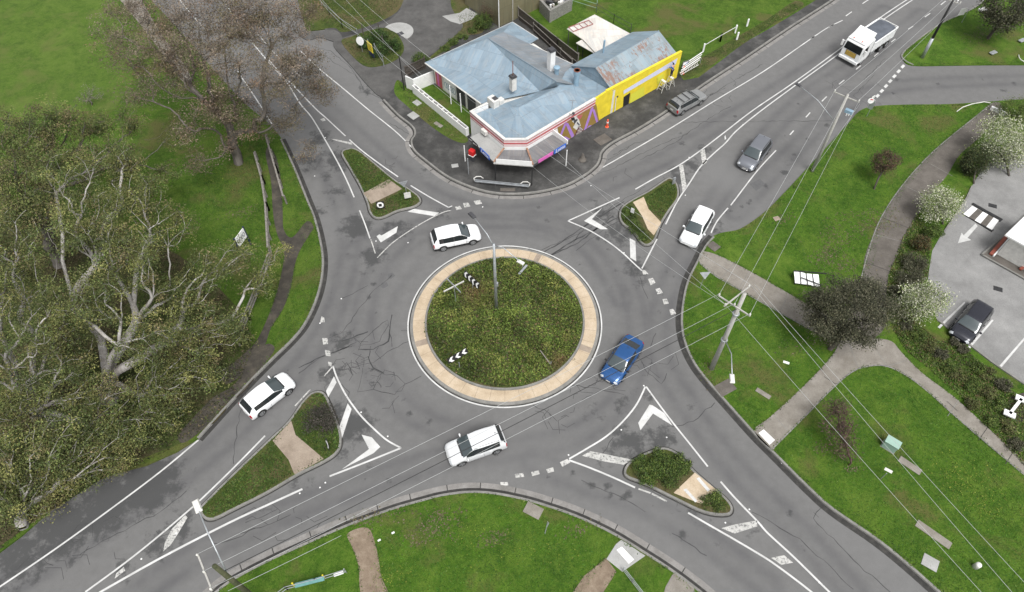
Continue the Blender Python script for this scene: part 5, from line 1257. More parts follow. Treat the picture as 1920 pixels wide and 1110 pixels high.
gum_tree((112,500), [(40,250,12,3.0),(110,232,11,2.6),(60,330,11,2.6),(190,235,9,2.0),(245,228,8,1.7),(-10,320,11,2.8),(140,300,8,2.2),(230,300,7,1.8),(310,320,5,1.5),(330,265,5,1.2),(80,390,10,2.4),(20,400,10,2.4)],
    'third olive gum tree behind, its crown touching the open field', 420, 72, OL[:3]+[(.115,.085,.045)]+OL[4:], OW, .48, 51, 'bark_grey', .145,
    guides=[[(100,430,3),(98,370,6),(93,300,9)],[(92,340,7),(88,280,10)]])
gum_tree((45,985), [(20,850,5,2.8),(90,875,3.5,2.4),(160,865,3,2.4),(-20,930,4,2.6),(60,935,2.5,2.0),(225,850,2.5,1.6),(120,815,5,2.3),(200,800,4,2)],
    'low spreading olive gum foliage beside the bitumen shoulder, bottom left', 340, 74, OL, OW, .4, 67, 'bark_pale', .14)
gum_tree((172,197), [(172,172,1.6,1.3),(160,185,1.2,1.0)], 'small bare grey sapling standing in the open field', 40, 10, [(.20,.17,.15), (.14,.12,.10)], [.5,.5], .07, 5, 'bark_grey', .09, name='sapling', csize=.4)

def bush(foot, c, r, label, pal, w, n=2600, size=.12, name='shrub', cat='shrub', trunk=.06, seed=1, group=None, sq=(1,1,.8), bmat='bark_dark', hollow=.45, asp=.55, lump=.18, flat=.25, gz=None):
    "leafy crown of clumps on a stem; c = (px,py,z)"
    g = np.random.default_rng(seed); B = G(*foot, GZ if gz is None else gz); root = empty(name, B, 0, label, cat, group); Cc = np.array(G(*c)-B)
    nc = max(10, int(26*r)); v = g.normal(size=(nc, 3)); v /= np.linalg.norm(v, axis=1)[:, None]
    tips = Cc+v*np.array(sq)*r*(hollow+(1-hollow)*g.random((nc, 1))**.6)*.88; tips[:, 2] = np.maximum(tips[:, 2], .12)
    P_, par = grow([np.zeros(3), Cc*.35+g.normal(size=3)*.03*r, Cc*.6], tips, .3); limb_mesh(P_, par, trunk, .008, g, M[bmat], 'trunk', root, sides=5)
    tint = np.clip(1+g.normal(size=(nc, 1))*.22, .5, 1.6); idx = g.integers(0, nc, n)
    C = tips[idx]+g.normal(size=(n, 3))*r*lump*np.array(sq); C[:, 2] = np.maximum(C[:, 2], .03)
    cols = pick_cols(g, n, pal, w)*tint[idx]
    leaf_mesh('crown', C, size*g.uniform(.6, 1.4, n), cols, M['leaf'], root, seed=seed+3, aspect=asp, flat=flat); return root
DG = [(.050,.054,.030), (.076,.074,.044), (.108,.102,.068), (.036,.040,.023)]; DW = [.35,.30,.15,.20]
GR = [(.042,.078,.014), (.070,.105,.020), (.105,.130,.032), (.032,.048,.014)]
bush((1556,655), (1596,583,4.2), 4.1, 'big dark round evergreen tree where the park paths meet', DG, DW, 42000, .12, 'round_tree', 'tree', .22, 101, sq=(1,.82,.60), hollow=.55, lump=.10, asp=.6)
bush((1852,72), (1892,12,4.6), 3.4, 'dark evergreen tree on the top right corner lawn', DG, DW, 15000, .18, 'evergreen_tree', 'tree', .2, 103, sq=(1,1,.8), lump=.14)
RB_ = [(.070,.038,.028), (.095,.055,.038), (.045,.035,.022), (.055,.055,.025)]
bush((1639,355), (1662,303,2.6), 1.35, 'small red brown leaved tree alone on the park lawn', RB_, [.35,.25,.2,.2], 5000, .11, 'small_tree', 'tree', .09, 105, sq=(1,.95,.8), hollow=.5)
WB = [(.42,.42,.33), (.30,.33,.18), (.10,.15,.035), (.17,.22,.06), (.06,.09,.02)]; WW = [.42,.18,.16,.18,.06]
bush((1892,330), (1888,262,2.8), 3.0, 'largest white blossoming tree, at the right edge above the car park', WB, WW, 14000, .13, 'blossom_tree', 'tree', .12, 107, group='white blossom trees by the car park', sq=(1,1,.8), bmat='bark_dark')
bush((1768,420), (1765,383,2.2), 2.1, 'middle white blossoming tree beside the curved park path', WB, WW, 9000, .12, 'blossom_tree', 'tree', .1, 109, group='white blossom trees by the car park', sq=(1,.9,.75))
bush((1735,590), (1731,563,2.2), 2.15, 'round white blossoming tree nearest the black parked SUV', WB, WW, 9500, .12, 'blossom_tree', 'tree', .1, 111, group='white blossom trees by the car park', sq=(1,.9,.75))
bush((1905,225), (1905,212,1.0), 1.9, 'yellow green leafy shrub under the largest blossom tree', GR, [.2,.3,.4,.1], 5000, .12, 'shrub', seed=113)
bush((1826,345), (1833,303,1.7), 1.7, 'dark green conifer shrub beside the largest blossom tree', [(.025,.038,.014),(.040,.055,.018),(.060,.060,.022)], [.4,.4,.2], 8000, .12, 'conifer_shrub', 'shrub', .1, 115, sq=(.9,.9,1.1))
for i, (x, y, r, lab, pal) in enumerate(((1716,492,1.25,'dark leafy shrub in the bed, upper of the dark pair beside the car park', DG), (1706,524,1.3,'dark shrub just above the lowest blossom tree', DG), (1728,455,1.0,'rust tinged shrub under the middle blossom tree', [(.10,.06,.025),(.05,.05,.02),(.08,.09,.02),(.04,.05,.02)]), (1750,435,.9,'bright green shrub between the middle blossom tree and the car park', GR),
      (1688,545,.8,'low dark shrub against the path edge, left of the lowest blossom tree', DG))):
    bush((x, y+8), (x, y, .8), r, lab, pal, DW, 3600, .11, seed=120+i, group='shrubs in the car park bed', sq=(1,.85,.7))
hl_ = [(1700,610,.7),(1722,628,.8),(1745,648,.75),(1765,662,.7),(1780,690,.8),(1800,700,.9),(1805,655,.6),(1825,720,.9),(1850,735,.9),(1790,640,.6),(1870,760,.9),(1850,700,.8),(1880,720,.8),(1835,690,.7),(1890,800,.8),(1905,835,.8),(1860,790,.7),(1820,755,.7)]
wd = ['grey green','dark green','yellowish','rust tipped','pale green','dull olive']
for i, (x, y, r) in enumerate(hl_):
    bush((x, y+4), (x, y, .38), r*.8, '%s low shrub in the garden bed, number %s along the path side' % (wd[i % 6], i+1) if False else 'low mixed green shrub massed in the garden bed below the parked black SUV', [DG, GR, [(.07,.085,.025),(.11,.12,.04),(.05,.06,.02),(.08,.06,.03)]][i % 3], [.3,.3,.25,.15], 1500, .11, seed=150+i, group='low shrubs in the garden bed below the car park', sq=(1.1,1,.55))
# island shrubs
bush((606,800), (600,787,.75), 1.35, 'dark purple grey shrub on the lower left traffic island', [(.040,.040,.030),(.055,.048,.040),(.030,.034,.020),(.075,.06,.055)], DW, 4200, .10, seed=201, sq=(1,1,.6))
for i, (x, y, r) in enumerate(((1205,870,1.0),(1240,862,1.2),(1275,872,1.1),(1215,893,1.0),(1250,896,1.2),(1235,878,1.3))):
    bush((x, y+3), (x, y, .35), r*.82, 'clump of mid green shrubs filling the lower right traffic island', GR, [.35,.3,.15,.2], 2400, .11, seed=210+i, group='shrubs filling the lower right traffic island', sq=(1,1,.5))
bush((1338,943), (1337,938,.35), .85, 'small round green shrub at the pointed end of the lower right island', GR, [.3,.3,.2,.2], 1700, .10, seed=221, sq=(1.1,1,.5))
for i, (x, y, r) in enumerate(((1180,405,.8),(1192,425,.9),(1206,442,.7),(1178,395,.6))):
    bush((x, y+3), (x, y, .35), r, 'dark green shrub hugging the blunt nose of the upper right island', GR, [.35,.3,.1,.25], 1500, .10, seed=230+i, group='shrubs on the upper right island', sq=(1,1,.5))
bush((905,50), (905,38,.9), 1.3, 'leafy green bush against the olive metal shed', GR, [.35,.3,.15,.2], 3400, .12, seed=241, sq=(1,1,.8))
bush((922,42), (917,22,1.6), 1.2, 'bare brown bush between the shed wall and downpipe', RB_, [.4,.3,.2,.1], 1500, .09, seed=243, sq=(1,.8,1.1))
bush((787,118), (788,108,.7), 1.0, 'green bush at the rear corner of the house eave by the yard', GR, [.4,.3,.1,.2], 2400, .12, seed=245)
for i, (x, y, r) in enumerate(((688,80,1.2),(712,70,1.4),(735,85,1.1),(712,95,1.3))):
    bush((x, y+4), (x, y, .6), r, 'green bush on the fenced mound in the gravel yard', [(.022,.055,.010),(.035,.075,.014),(.060,.085,.02),(.03,.04,.015)], DW, 2600, .12, seed=250+i, group='bushes on the fenced mound', sq=(1,1,.6))
for i, (x, y, r) in enumerate(((850,78,.6),(868,70,.6),(833,90,.6),(885,58,.6))):
    bush((x, y+3), (x, y, .3), r, 'low weedy bush along the back-left eave of the house', GR, [.35,.3,.2,.15], 900, .11, seed=260+i, group='weedy bushes behind the house', sq=(1.2,1,.5))
# bare reddish tree
def bare(foot, tipsbox, label, n, seed, r0=.08, mat='twig_red', extra=500):
    g = np.random.default_rng(seed); B = G(*foot, GZ); root = empty('bare_tree', B, 0, label, 'tree'); T = []
    for (px, py, z, r, k) in tipsbox:
        c = np.array(G(px, py, z)-B); v = g.normal(size=(k, 3)); v /= np.linalg.norm(v, axis=1)[:, None]; T += list(c+v*r*g.random((k, 1))**.5*np.array([1,1,.7]))
    T = np.array(T); T[:, 2] = np.maximum(T[:, 2], .5); P_, par = grow([np.zeros(3), np.array([0,0,.4])], T, .5)
    limb_mesh(P_, par, r0, .013, g, M[mat], 'trunk', root, sides=4, seg=3)
    idx = g.integers(0, len(T), extra); C = T[idx]+g.normal(size=(extra, 3))*.22
    leaf_mesh('twigs', C, .28*g.uniform(.5, 1.3, extra), pick_cols(g, extra, [(.075,.045,.038),(.11,.075,.06),(.05,.035,.03)], [.5,.3,.2]), M['leaf'], root, aspect=.12, seed=seed)
bare((1592,872), [(1570,765,3.0,1.0,60),(1575,800,2.6,1.3,90),(1585,840,1.8,1.0,50)], 'bare reddish twiggy tree beside the path to the kerb crossing', 200, 301, extra=2600)

# ---- ground cover
def scatter(name, polys, n, pal, w, size, seed, label, zf_=None, hz=.06, asp=.5, up=.0, cat='ground cover'):
    g = np.random.default_rng(seed); out = []
    tot = 0; PP = []
    for poly, z in polys:
        q = np.array([tuple(G(p[0], p[1], z))[:2] for p in poly]); PP.append((q, z))
    areas = [abs(sum(q[i-1][0]*q[i][1]-q[i][0]*q[i-1][1] for i in range(len(q))))/2 for q, z in PP]; A_ = sum(areas)
    for (q, z), ar in zip(PP, areas):
        m = int(n*ar/A_); lo, hi = q.min(0), q.max(0); got = []
        while len(got) < m:
            c = lo+(hi-lo)*g.random((m*2+50, 2)); ins = np.zeros(len(c), bool); j = len(q)-1
            for i in range(len(q)):
                xi, yi = q[i]; xj, yj = q[j]
                with np.errstate(divide='ignore', invalid='ignore'): cond = ((yi > c[:,1]) != (yj > c[:,1])) & (c[:,0] < (xj-xi)*(c[:,1]-yi)/(yj-yi)+xi)
                ins ^= cond; j = i
            got += list(c[ins])
        got = np.array(got[:m]); out.append(np.column_stack([got, np.full(len(got), z)]))
    C = np.vstack(out); 
    nz = np.sin(C[:,0]*1.3+seed)*np.cos(C[:,1]*1.1)+np.sin(C[:,0]*.45+C[:,1]*.6+seed)+.5*np.sin(C[:,0]*3.1)*np.sin(C[:,1]*2.7)
    if zf_ is not None: C[:,2] += zf_(C)
    C[:,2] += g.random(len(C))*hz; cols = pick_cols(g, len(C), pal, w, .25)*np.clip(1+.14*nz[:,None], .6, 1.4)
    o = leaf_mesh(name, C, size*g.uniform(.5, 1.5, len(C)), cols, M['leaf'], None, aspect=asp, seed=seed, up=up, flat=.3); tag(o, label, cat, kind='stuff'); return o
circ = [(CC.x+6.7*math.cos(2*math.pi*k/40), CC.y+6.7*math.sin(2*math.pi*k/40)) for k in range(40)]
_G = G
g = np.random.default_rng(77); n = 46000; r = 6.72*np.sqrt(g.random(n)); th = g.random(n)*2*math.pi
zm = np.interp(r, ringsr, zz); C = np.column_stack([CC.x+r*np.cos(th), CC.y+r*np.sin(th), zm+.02+g.random(n)**1.5*.22])
nz = np.sin(C[:,0]*1.7+1)*np.cos(C[:,1]*1.4)+.8*np.sin(C[:,0]*.8+C[:,1]*1.1)+.5*np.sin(C[:,0]*4.1+2)*np.sin(C[:,1]*3.7)
palA = np.array([(.042,.066,.013),(.070,.108,.018),(.105,.140,.026),(.150,.165,.040),(.125,.090,.045),(.050,.042,.026)])
pw = np.array([.32,.28,.16,.08,.08,.08]); cols = palA[g.choice(6, n, p=pw)]*np.clip(1+.30*np.sin(C[:,:1]*.9+2*np.sin(C[:,1:2]*.8))*np.sin(C[:,1:2]*1.25+1.5*np.sin(C[:,:1]*.7)), .5, 1.5)*np.clip(1+g.normal(size=(n,1))*.25, .4, 1.7)*np.clip(1+.20*nz[:,None], .5, 1.6)
bp = np.exp(-(((C[:,0]+3.2)**2+(C[:,1]-37.2)**2)/1.6))+np.exp(-(((C[:,0]-4.0)**2+(C[:,1]-30.2)**2)/.8)); cols = cols*(1-.7*bp[:,None])+np.array([.12,.07,.035])*.7*bp[:,None]
extra = []; ecol = []
for _ in range(70):
    rr_ = 6.3*math.sqrt(g.random()); t_ = g.random()*6.283; hgt = g.uniform(.15, .5); m_ = int(g.uniform(60, 170)); z0 = np.interp(rr_, ringsr, zz)
    q = g.normal(size=(m_, 3))*np.array([.30, .30, .5])*g.uniform(.6, 1.3); q[:, 2] = np.abs(q[:, 2])*hgt*2
    extra.append(np.array([CC.x+rr_*math.cos(t_), CC.y+rr_*math.sin(t_), z0])+q); ecol.append(palA[g.integers(0, 4)][None]*g.uniform(.7, 1.35)*np.clip(1+g.normal(size=(m_, 1))*.25, .4, 1.6))
C = np.vstack([C]+extra); cols = np.vstack([cols]+ecol); n = len(C)
tag(leaf_mesh('weeds', C, .17*g.uniform(.5, 1.5, n), cols, M['leaf'], None, aspect=.5, seed=3), 'dense weedy green growth covering the roundabout island', 'weeds', kind='stuff')
PG = [(.030,.068,.010), (.045,.090,.013), (.075,.115,.022), (.11,.12,.04), (.028,.045,.012)]; PW_ = [.3,.3,.2,.08,.12]
scatter('island_grass', [(I1[:-0], GZ), (I2, GZ), (I3, GZ), (I4, GZ)], 1, PG, PW_, .1, 1, 'x') if False else None
isl = [([(648,285),(672,288),(737,338),(722,352),(683,360),(660,322)], GZ), ([(698,386),(755,358),(782,372),(772,385),(718,403),(700,400)], GZ), ([(1210,370),(1256,338),(1268,350),(1266,372),(1240,412),(1220,395)], GZ),
       ([(588,740),(606,740),(632,800),(636,840),(612,858),(556,818),(550,790)], GZ), ([(512,832),(548,888),(500,918),(440,948),(398,968),(382,962),(450,885)], GZ), ([(1318,945),(1345,922),(1366,945),(1360,960)], GZ)]
scatter('island_grass', isl, 13000, PG, PW_, .15, 81, 'tufty green grass on the four traffic islands', asp=.35, up=.35)
scatter('rough_weeds', [([(570,0),(640,-20),(755,-20),(745,12),(700,42),(645,58),(630,50),(600,40)], GZ), ([(645,80),(700,58),(735,58),(755,85),(745,108),(715,120),(690,122),(668,110)], GZ+.05), ([(882,20),(903,30),(903,58),(868,68),(845,88),(812,108),(842,78),(868,50),(855,30)], GZ), ([(745,150),(780,175),(840,228),(874,260),(848,260),(820,243),(765,198)], GZ), ([(1290,140),(1330,120),(1400,76),(1500,14),(1490,4),(1440,37),(1380,72),(1320,107)], GZ)],
        15000, [(.035,.07,.012),(.06,.09,.02),(.11,.12,.04),(.14,.11,.06),(.03,.045,.012)], [.3,.25,.2,.13,.12], .16, 83, 'rough weedy grass around the yard, mound and shop verge', asp=.3, up=.3)
scatter('leaf_litter_weeds', [([(300,850),(372,812),(273,868),(217,884),(123,927),(80,966),(0,1030),(-60,1080),(-60,1000),(90,930)], GZ), ([(-60,440),(120,430),(300,460),(430,560),(480,640),(440,740),(370,812),(220,880),(90,960),(-60,1050)], GZ)], 34000, [(.050,.050,.020),(.080,.068,.032),(.040,.055,.014),(.11,.085,.05),(.028,.030,.014)], [.26,.2,.26,.1,.18], .20, 85, 'weedy leaf litter and undergrowth below the gum trees', asp=.4)
scatter('verge_grass', [([(520,290),(545,310),(575,375),(596,420),(602,490),(596,540),(575,590),(545,630),(515,640),(548,560),(575,470),(560,445),(540,400)], GZ), ([(300,330),(480,290),(500,330),(505,480),(480,560),(440,470)], GZ), ([(380,320),(480,240),(500,260),(500,330),(400,400)], GZ)],
        16000, [(.030,.075,.010),(.045,.100,.013),(.075,.13,.02),(.09,.10,.03)], [.35,.35,.15,.15], .14, 87, 'short lush verge grass between the gum trees and the road', asp=.25, up=.4, hz=.03)
scatter('bed_ground_cover', [([(1655,560),(1700,590),(1760,640),(1790,640),(1850,690),(1910,745),(1925,760),(1925,880),(1870,820),(1800,745),(1740,690),(1700,660),(1675,620)], GZ+.01), ([(1690,450),(1720,400),(1745,440),(1740,520),(1700,560),(1660,560),(1665,520)], GZ+.01)],
        20000, [(.055,.095,.018),(.085,.125,.028),(.13,.15,.045),(.12,.075,.04),(.045,.06,.02)], [.3,.25,.15,.12,.18], .15, 89, 'mixed low ground cover in the car park garden bed', asp=.4, hz=.15)
scatter('park_grass', [([(1330,470),(1360,445),(1440,400),(1560,275),(1600,225),(1650,202),(1850,200),(1800,240),(1700,350),(1650,450),(1620,560),(1520,500),(1420,460)], GZ), ([(1290,540),(1310,500),(1420,560),(1500,610),(1545,660),(1415,800),(1330,710),(1283,620)], GZ), ([(1470,850),(1600,700),(1660,690),(1760,760),(1925,890),(1925,1115),(1780,1115),(1600,970)], GZ), ([(700,1000),(850,940),(980,945),(1150,1030),(1090,1115),(700,1115)], GZ)],
        52000, [(.026,.078,.008),(.040,.110,.010),(.065,.145,.015),(.085,.125,.028)], [.3,.4,.2,.1], .15, 91, 'mown green grass blades over the park lawns', asp=.22, up=.3, hz=.02)

# tufts leaning over the kerbs, so the lawns have ragged edges
def fringe(edges, n_per_m, seed, off0=.16, spread=.22, pal=PG, size=.13):
    g = np.random.default_rng(seed); out = []
    for edge, side, closed in edges:
        L = smooth_line([G(p[0], p[1], GZ) for p in edge], 5, closed)
        for a, c in zip(L[:-1], L[1:]):
            d = c-a; m = g.poisson(n_per_m*d.length)
            nn = Vector((-d.y, d.x, 0)).normalized()*side
            dens = .5+.5*math.sin(a.x*1.9+seed)*math.cos(a.y*1.3)
            for _ in range(int(m*(.35+dens))):
                p = a+d*g.random()+nn*(off0+abs(g.normal())*spread-.07*g.random()); out.append((p.x, p.y, GZ+.02+g.random()*.03))
    C = np.array(out); o = leaf_mesh('edge_tufts', C, size*g.uniform(.5,1.6,len(C)), pick_cols(g, len(C), pal, PW_, .3), M['leaf'], None, aspect=.35, seed=seed, up=.25, flat=.3)
    return tag(o, 'ragged grass tufts creeping over the kerb stones', 'grass', kind='stuff')
fringe([(A_edge[4:], -1, False), (C_edge[:], 1, False), (D_edge, -1, False), (E_edge, -1, False), (I1+[I1[0]], 1 if sum(G(*I1[i-1]).x*G(*I1[i]).y-G(*I1[i]).x*G(*I1[i-1]).y for i in range(len(I1))) > 0 else -1, False),
        (I3+[I3[0]], 1 if sum(G(*I3[i-1]).x*G(*I3[i]).y-G(*I3[i]).x*G(*I3[i-1]).y for i in range(len(I3))) > 0 else -1, False)], 26, 95)
tracks = [[(652,1000),(660,1025),(672,1060),(680,1115)], [(690,990),(706,1030),(715,1080),(728,1115)], [(1136,1046),(1095,1080),(1068,1115)], [(1156,1072),(1125,1115)], [(1312,494),(1340,517),(1380,540),(1450,580),(1530,624)], [(1345,478),(1400,505),(1470,545),(1540,585)], [(1447,843),(1510,780),(1560,729),(1597,698),(1628,687),(1662,687),(1700,705),(1740,735),(1790,780),(1860,840),(1922,892)], [(1414,808),(1440,785),(1490,740),(1540,690),(1565,660)], [(1614,523),(1640,435),(1672,375),(1715,320),(1760,275),(1815,230),(1860,194)], [(1690,660),(1730,700),(1790,745),(1850,800),(1925,870)], [(505,275),(520,300),(528,350),(530,395)], [(552,500),(545,540),(530,580),(508,615)], [(500,600),(515,560),(528,510)], [(1690,465),(1668,510),(1662,560),(1655,620)]]
fringe([(t_, 1, False) for t_ in tracks]+[(t_, -1, False) for t_ in tracks], 16, 97, off0=-.05, spread=.13)
# bare, trampled patches in the lawns
g = np.random.default_rng(99); out = []
for x, y, rx, ry, k in ((1640,425,2.4,1.2,420),(1565,455,1.6,2.6,380),(1545,480,1.2,.9,200),(1590,500,1.8,.8,180),(800,1000,2.0,.8,260),(925,1010,.8,.5,120),(820,970,1.5,.6,160),(1840,65,2.6,1.5,420),(1560,640,1.1,.6,160),(1620,400,3.0,.6,160),(1540,840,.8,.4,60),(1600,880,.6,.3,40),(340,430,1.6,1.2,120),(450,400,1.6,.8,160),(1470,410,.8,.5,80),(1080,990,1.2,.5,90),(700,970,2.4,.5,160),(1330,690,.6,1.0,80),(1500,650,1.5,.8,60)):
    c = G(x, y, GZ); q = g.normal(size=(k, 2))*np.array([rx, ry])*.6; out.append(np.column_stack([c.x+q[:,0]+q[:,1]*.3, c.y+q[:,1]+q[:,0]*.15, GZ+.022+.01*g.random(k)]))
C = np.vstack(out); o = leaf_mesh('bare_soil_flecks', C, .12*g.uniform(.4,1.6,len(C)), pick_cols(g, len(C), [(.105,.085,.05),(.085,.080,.04),(.13,.105,.07),(.075,.090,.03)], [.3,.3,.12,.28], .2), M['leaf'], None, aspect=.7, seed=9, flat=3.0)
tag(o, 'trampled brown flecks of bare soil and dead grass in the lawns', 'bare soil', kind='stuff')
# yellow flowering weeds in the lawns
out = []
for x, y, rx, ry, k in ((1820,900,2.2,1.6,260),(1845,955,1.6,1.0,160),(1800,900,1.5,1.5,120),(735,1080,1.2,.8,90),(1085,855+200,1.0,1.0,0),(880,1000,2.5,1.5,120),(430,330,3.0,1.5,160),(1650,260,3,1.5,120),(1000,1040,2.5,1,80)):
    if k: c = G(x, y, GZ); q = g.normal(size=(k, 2))*np.array([rx, ry])*.6; out.append(np.column_stack([c.x+q[:,0], c.y+q[:,1], GZ+.03+.03*g.random(k)]))
C = np.vstack(out); o = leaf_mesh('yellow_weeds', C, .09*g.uniform(.4,1.5,len(C)), pick_cols(g, len(C), [(.13,.17,.02),(.10,.15,.018),(.18,.20,.03)], [.4,.4,.2], .2), M['leaf'], None, aspect=.7, seed=19, flat=2.0)
tag(o, 'yellowish flowering weeds scattered in the lawns', 'weeds', kind='stuff')
# ================================================================ RIGHT SIDE: paths, car park
def raised(name, pts, mat, dz, smooth=True, n=5): return slab(name, pts, mat, z1=GZ+dz, z0=GZ-.05, n=n, smooth=smooth)
raised('park_path', [(1862,192),(1880,205),(1845,250),(1800,290),(1775,330),(1745,365),(1712,420),(1690,465),(1668,510),(1662,560),(1655,620),(1610,640),(1590,600),(1614,525),(1622,480),(1640,435),(1672,375),(1715,320),(1760,275),(1815,230)], M['concrete_dark'], .014)
raised('park_path', [(1316,472),(1345,478),(1400,505),(1470,545),(1540,585),(1600,615),(1605,640),(1570,640),(1530,622),(1450,578),(1380,538),(1340,515),(1312,492)], M['concrete'], .018)
raised('park_path', [(1414,808),(1440,785),(1490,740),(1540,690),(1565,660),(1580,640),(1640,635),(1672,640),(1690,660),(1730,700),(1790,745),(1850,800),(1925,870),(1925,892),(1860,840),(1790,780),(1740,735),(1700,705),(1665,687),(1625,686),(1595,698),(1560,728),(1510,778),(1460,828),(1447,842)], M['concrete'], .022, n=3)
def jline(pts, w=.05, z=GZ+.030, mat='gutter_dark', name='path_joint'):
    L = [G(p[0], p[1], z) for p in pts]; a = offset(L, w/2); c = offset(L, -w/2); b = MB(); b.strip([Vector((p.x,p.y,z)) for p in c], [Vector((p.x,p.y,z)) for p in a]); return structure(b.build(name, M[mat]))
for q in (((1627,493),(1672,510)), ((1613,527),(1660,545)), ((1655,408),(1710,430)), ((1640,440),(1700,455)), ((1746,308),(1786,330)), ((1700,350),(1745,372)), ((1380,490),(1352,522)), ((1406,508),(1384,542)), ((1590,640),(1610,690)), ((1632,640),(1665,688)), ((1660,688),(1698,676)), ((1775,752),(1795,770)), ((1545,706),(1570,722)), ((1452,780),(1478,808)), ((1798,750),(1777,780)), ((1855,797),(1835,825)), ((1905,840),(1885,870)), ((1480,550),(1462,585))):
    jline(q, .045, mat='gutter_dark' if q[0][0] % 2 else 'kerb')
for q in ([(1614,523),(1640,435),(1672,375),(1715,320),(1760,275),(1815,230),(1860,194)], [(1447,843),(1510,780),(1560,729),(1597,698),(1628,687),(1662,687),(1700,705),(1740,735),(1790,780),(1860,840),(1922,892)], [(1312,494),(1340,517),(1380,540),(1450,580),(1530,624),(1545,632)]):
    L_ = smooth_line([G(p[0], p[1], GZ) for p in q], 4); b = MB(); a = offset(L_, .05); c = offset(L_, -.05); b.strip([Vector((p.x,p.y,GZ+.034)) for p in c], [Vector((p.x,p.y,GZ+.034)) for p in a]); structure(b.build('path_edge', M['kerb']))
b = MB(); b.poly([G(x, y, GZ+.040) for x, y in ((1422,812),(1432,805),(1453,825),(1443,834))]); structure(b.build('tactile_pad', M['white']))
raised('car_park', [(1840,318),(1905,262),(1990,240),(2300,700),(2050,830),(1925,722),(1860,680),(1757,600),(1745,560),(1740,520),(1748,470),(1765,440),(1800,390),(1822,350)], M['carpark'], .012, smooth=False)
for q in ([(1822,350),(1812,372),(1795,398),(1768,438)], [(1757,600),(1860,680),(1925,724)], [(1838,322),(1905,264)]):
    L_ = [G(p[0], p[1], GZ) for p in q]; b = MB()
    for a, c in zip(L_[:-1], L_[1:]): b.bar(a+Vector((0,0,.05)), c+Vector((0,0,.05)), .15, .14)
    structure(b.build('kerb', M['kerb']))
ZC = GZ+.018
def cp(name, pts, mat='paint', z=ZC): b = MB(); b.poly([G(x, y, z) for x, y in pts]); return structure(b.build(name, M[mat]))
cp('parking_line', [(1758,613),(1808,566),(1810,568),(1762,616)]); cp('parking_line', [(1815,650),(1860,599),(1863,601),(1819,653)]); cp('parking_line', [(1872,688),(1920,633),(1922,636),(1876,691)])
cp('painted_arrow', [(1796,456),(1803,436),(1807,441),(1829,419),(1833,424),(1814,446),(1821,450)])
zc = zf(1600, 380, 3.265)
cp('speed_hump_top', zc([(725,0+10),(915,105),(855,165),(668,62)]), 'dark', ZC+.06)
hump = thing('speed_hump', G(1843, 405, GZ), 'white and grey checked speed hump with black rubber edges in the car park', 'speed hump')
def hq(name, pts, mat, z): b = MB(); P_ = [G(x, y, z) for x, y in pts]; b.prism([(p.x, p.y) for p in P_], GZ, z); part(hump, name, b, M[mat])
for i in range(5):
    t0, t1 = i/5, (i+1)/5; A0, A1, B0, B1 = (1823,386), (1873,413), (1806,401), (1860,431); lp = lambda p, q, t: (p[0]+(q[0]-p[0])*t, p[1]+(q[1]-p[1])*t)
    hq('panel', [lp(A0,A1,t0), lp(A0,A1,t1), lp(B0,B1,t1), lp(B0,B1,t0)], 'white' if i % 2 == 0 else 'concrete_dark', GZ+.11)
hq('rubber_edge', [(1822,382),(1825,380),(1881,411),(1876,415)], 'black', GZ+.10); hq('rubber_edge', [(1804,400),(1807,398),(1864,431),(1860,434)], 'black', GZ+.10)
bpy.data.objects.remove(bpy.data.objects['speed_hump_top'])
for i, (x, y, l) in enumerate(((1861,386,'black drain grate beside the speed hump'), (1871,542,'black drain grate in the open concrete above the black SUV'))):
    p = G(x, y, GZ); t = thing('drain_grate', p+Vector((0,0,.02)), l, 'drain grate', 'car park drain grates'); b = MB(); b.box((p.x, p.y, GZ+.02), (.75,.5,.03), -.4); part(t, 'frame', b, M['black'])
    b = MB(); 
    for k in range(7): b.box((p.x-.3+.1*k, p.y+.13-.042*k, GZ+.038), (.03,.42,.012), -.4)
    part(t, 'bar', b, M['dark'])
# kiosk with white roof
ki = thing('drive_through_kiosk', G(1900, 460, GZ), 'white roofed building corner on a raised concrete pad at the right edge', 'building')
b = MB(); pad = [G(x, y, GZ+.15) for x, y in ((1841,477),(1888,436),(1960,370),(2060,500),(1960,540),(1925,524))]; b.prism([(p.x, p.y) for p in pad], GZ-.02, GZ+.15); part(ki, 'pad', b, M['concrete_dark'])
b = MB()
for a, c in zip(pad, pad[1:]+pad[:1]): b.bar(a+Vector((0,0,-.02)), c+Vector((0,0,-.02)), .16, .10)
part(ki, 'pad_edge', b, M['kerb'])
rf_ = [G(x, y, 3.0) for x, y in ((1885,440),(1935,392),(2040,440),(1990,498))]; b = MB(); b.prism([(p.x, p.y) for p in rf_], 2.85, 3.0, True); part(ki, 'roof', b, M['white'])
ctr = sum(rf_, Vector())/4; b = MB(); q = [ctr+(p-ctr)*.8 for p in rf_]; b.prism([(p.x, p.y) for p in q], GZ+.1, 2.84); part(ki, 'wall', b, M['offwhite'])
M['brick_red'] = simple('red_brown_mat', (.26,.07,.045), .7, var=.15)
for a, c, m_, w_, h_ in (((1858,477),(1888,442),'brick_red',.30,.16), ((1863,480),(1893,446),'white',.14,.20), ((1913,505),(1935,490),'brick_red',.25,.16)):
    b = MB(); b.bar(G(*a, GZ+.3), G(*c, GZ+.3), w_, h_); part(ki, 'low_rail', b, M[m_])
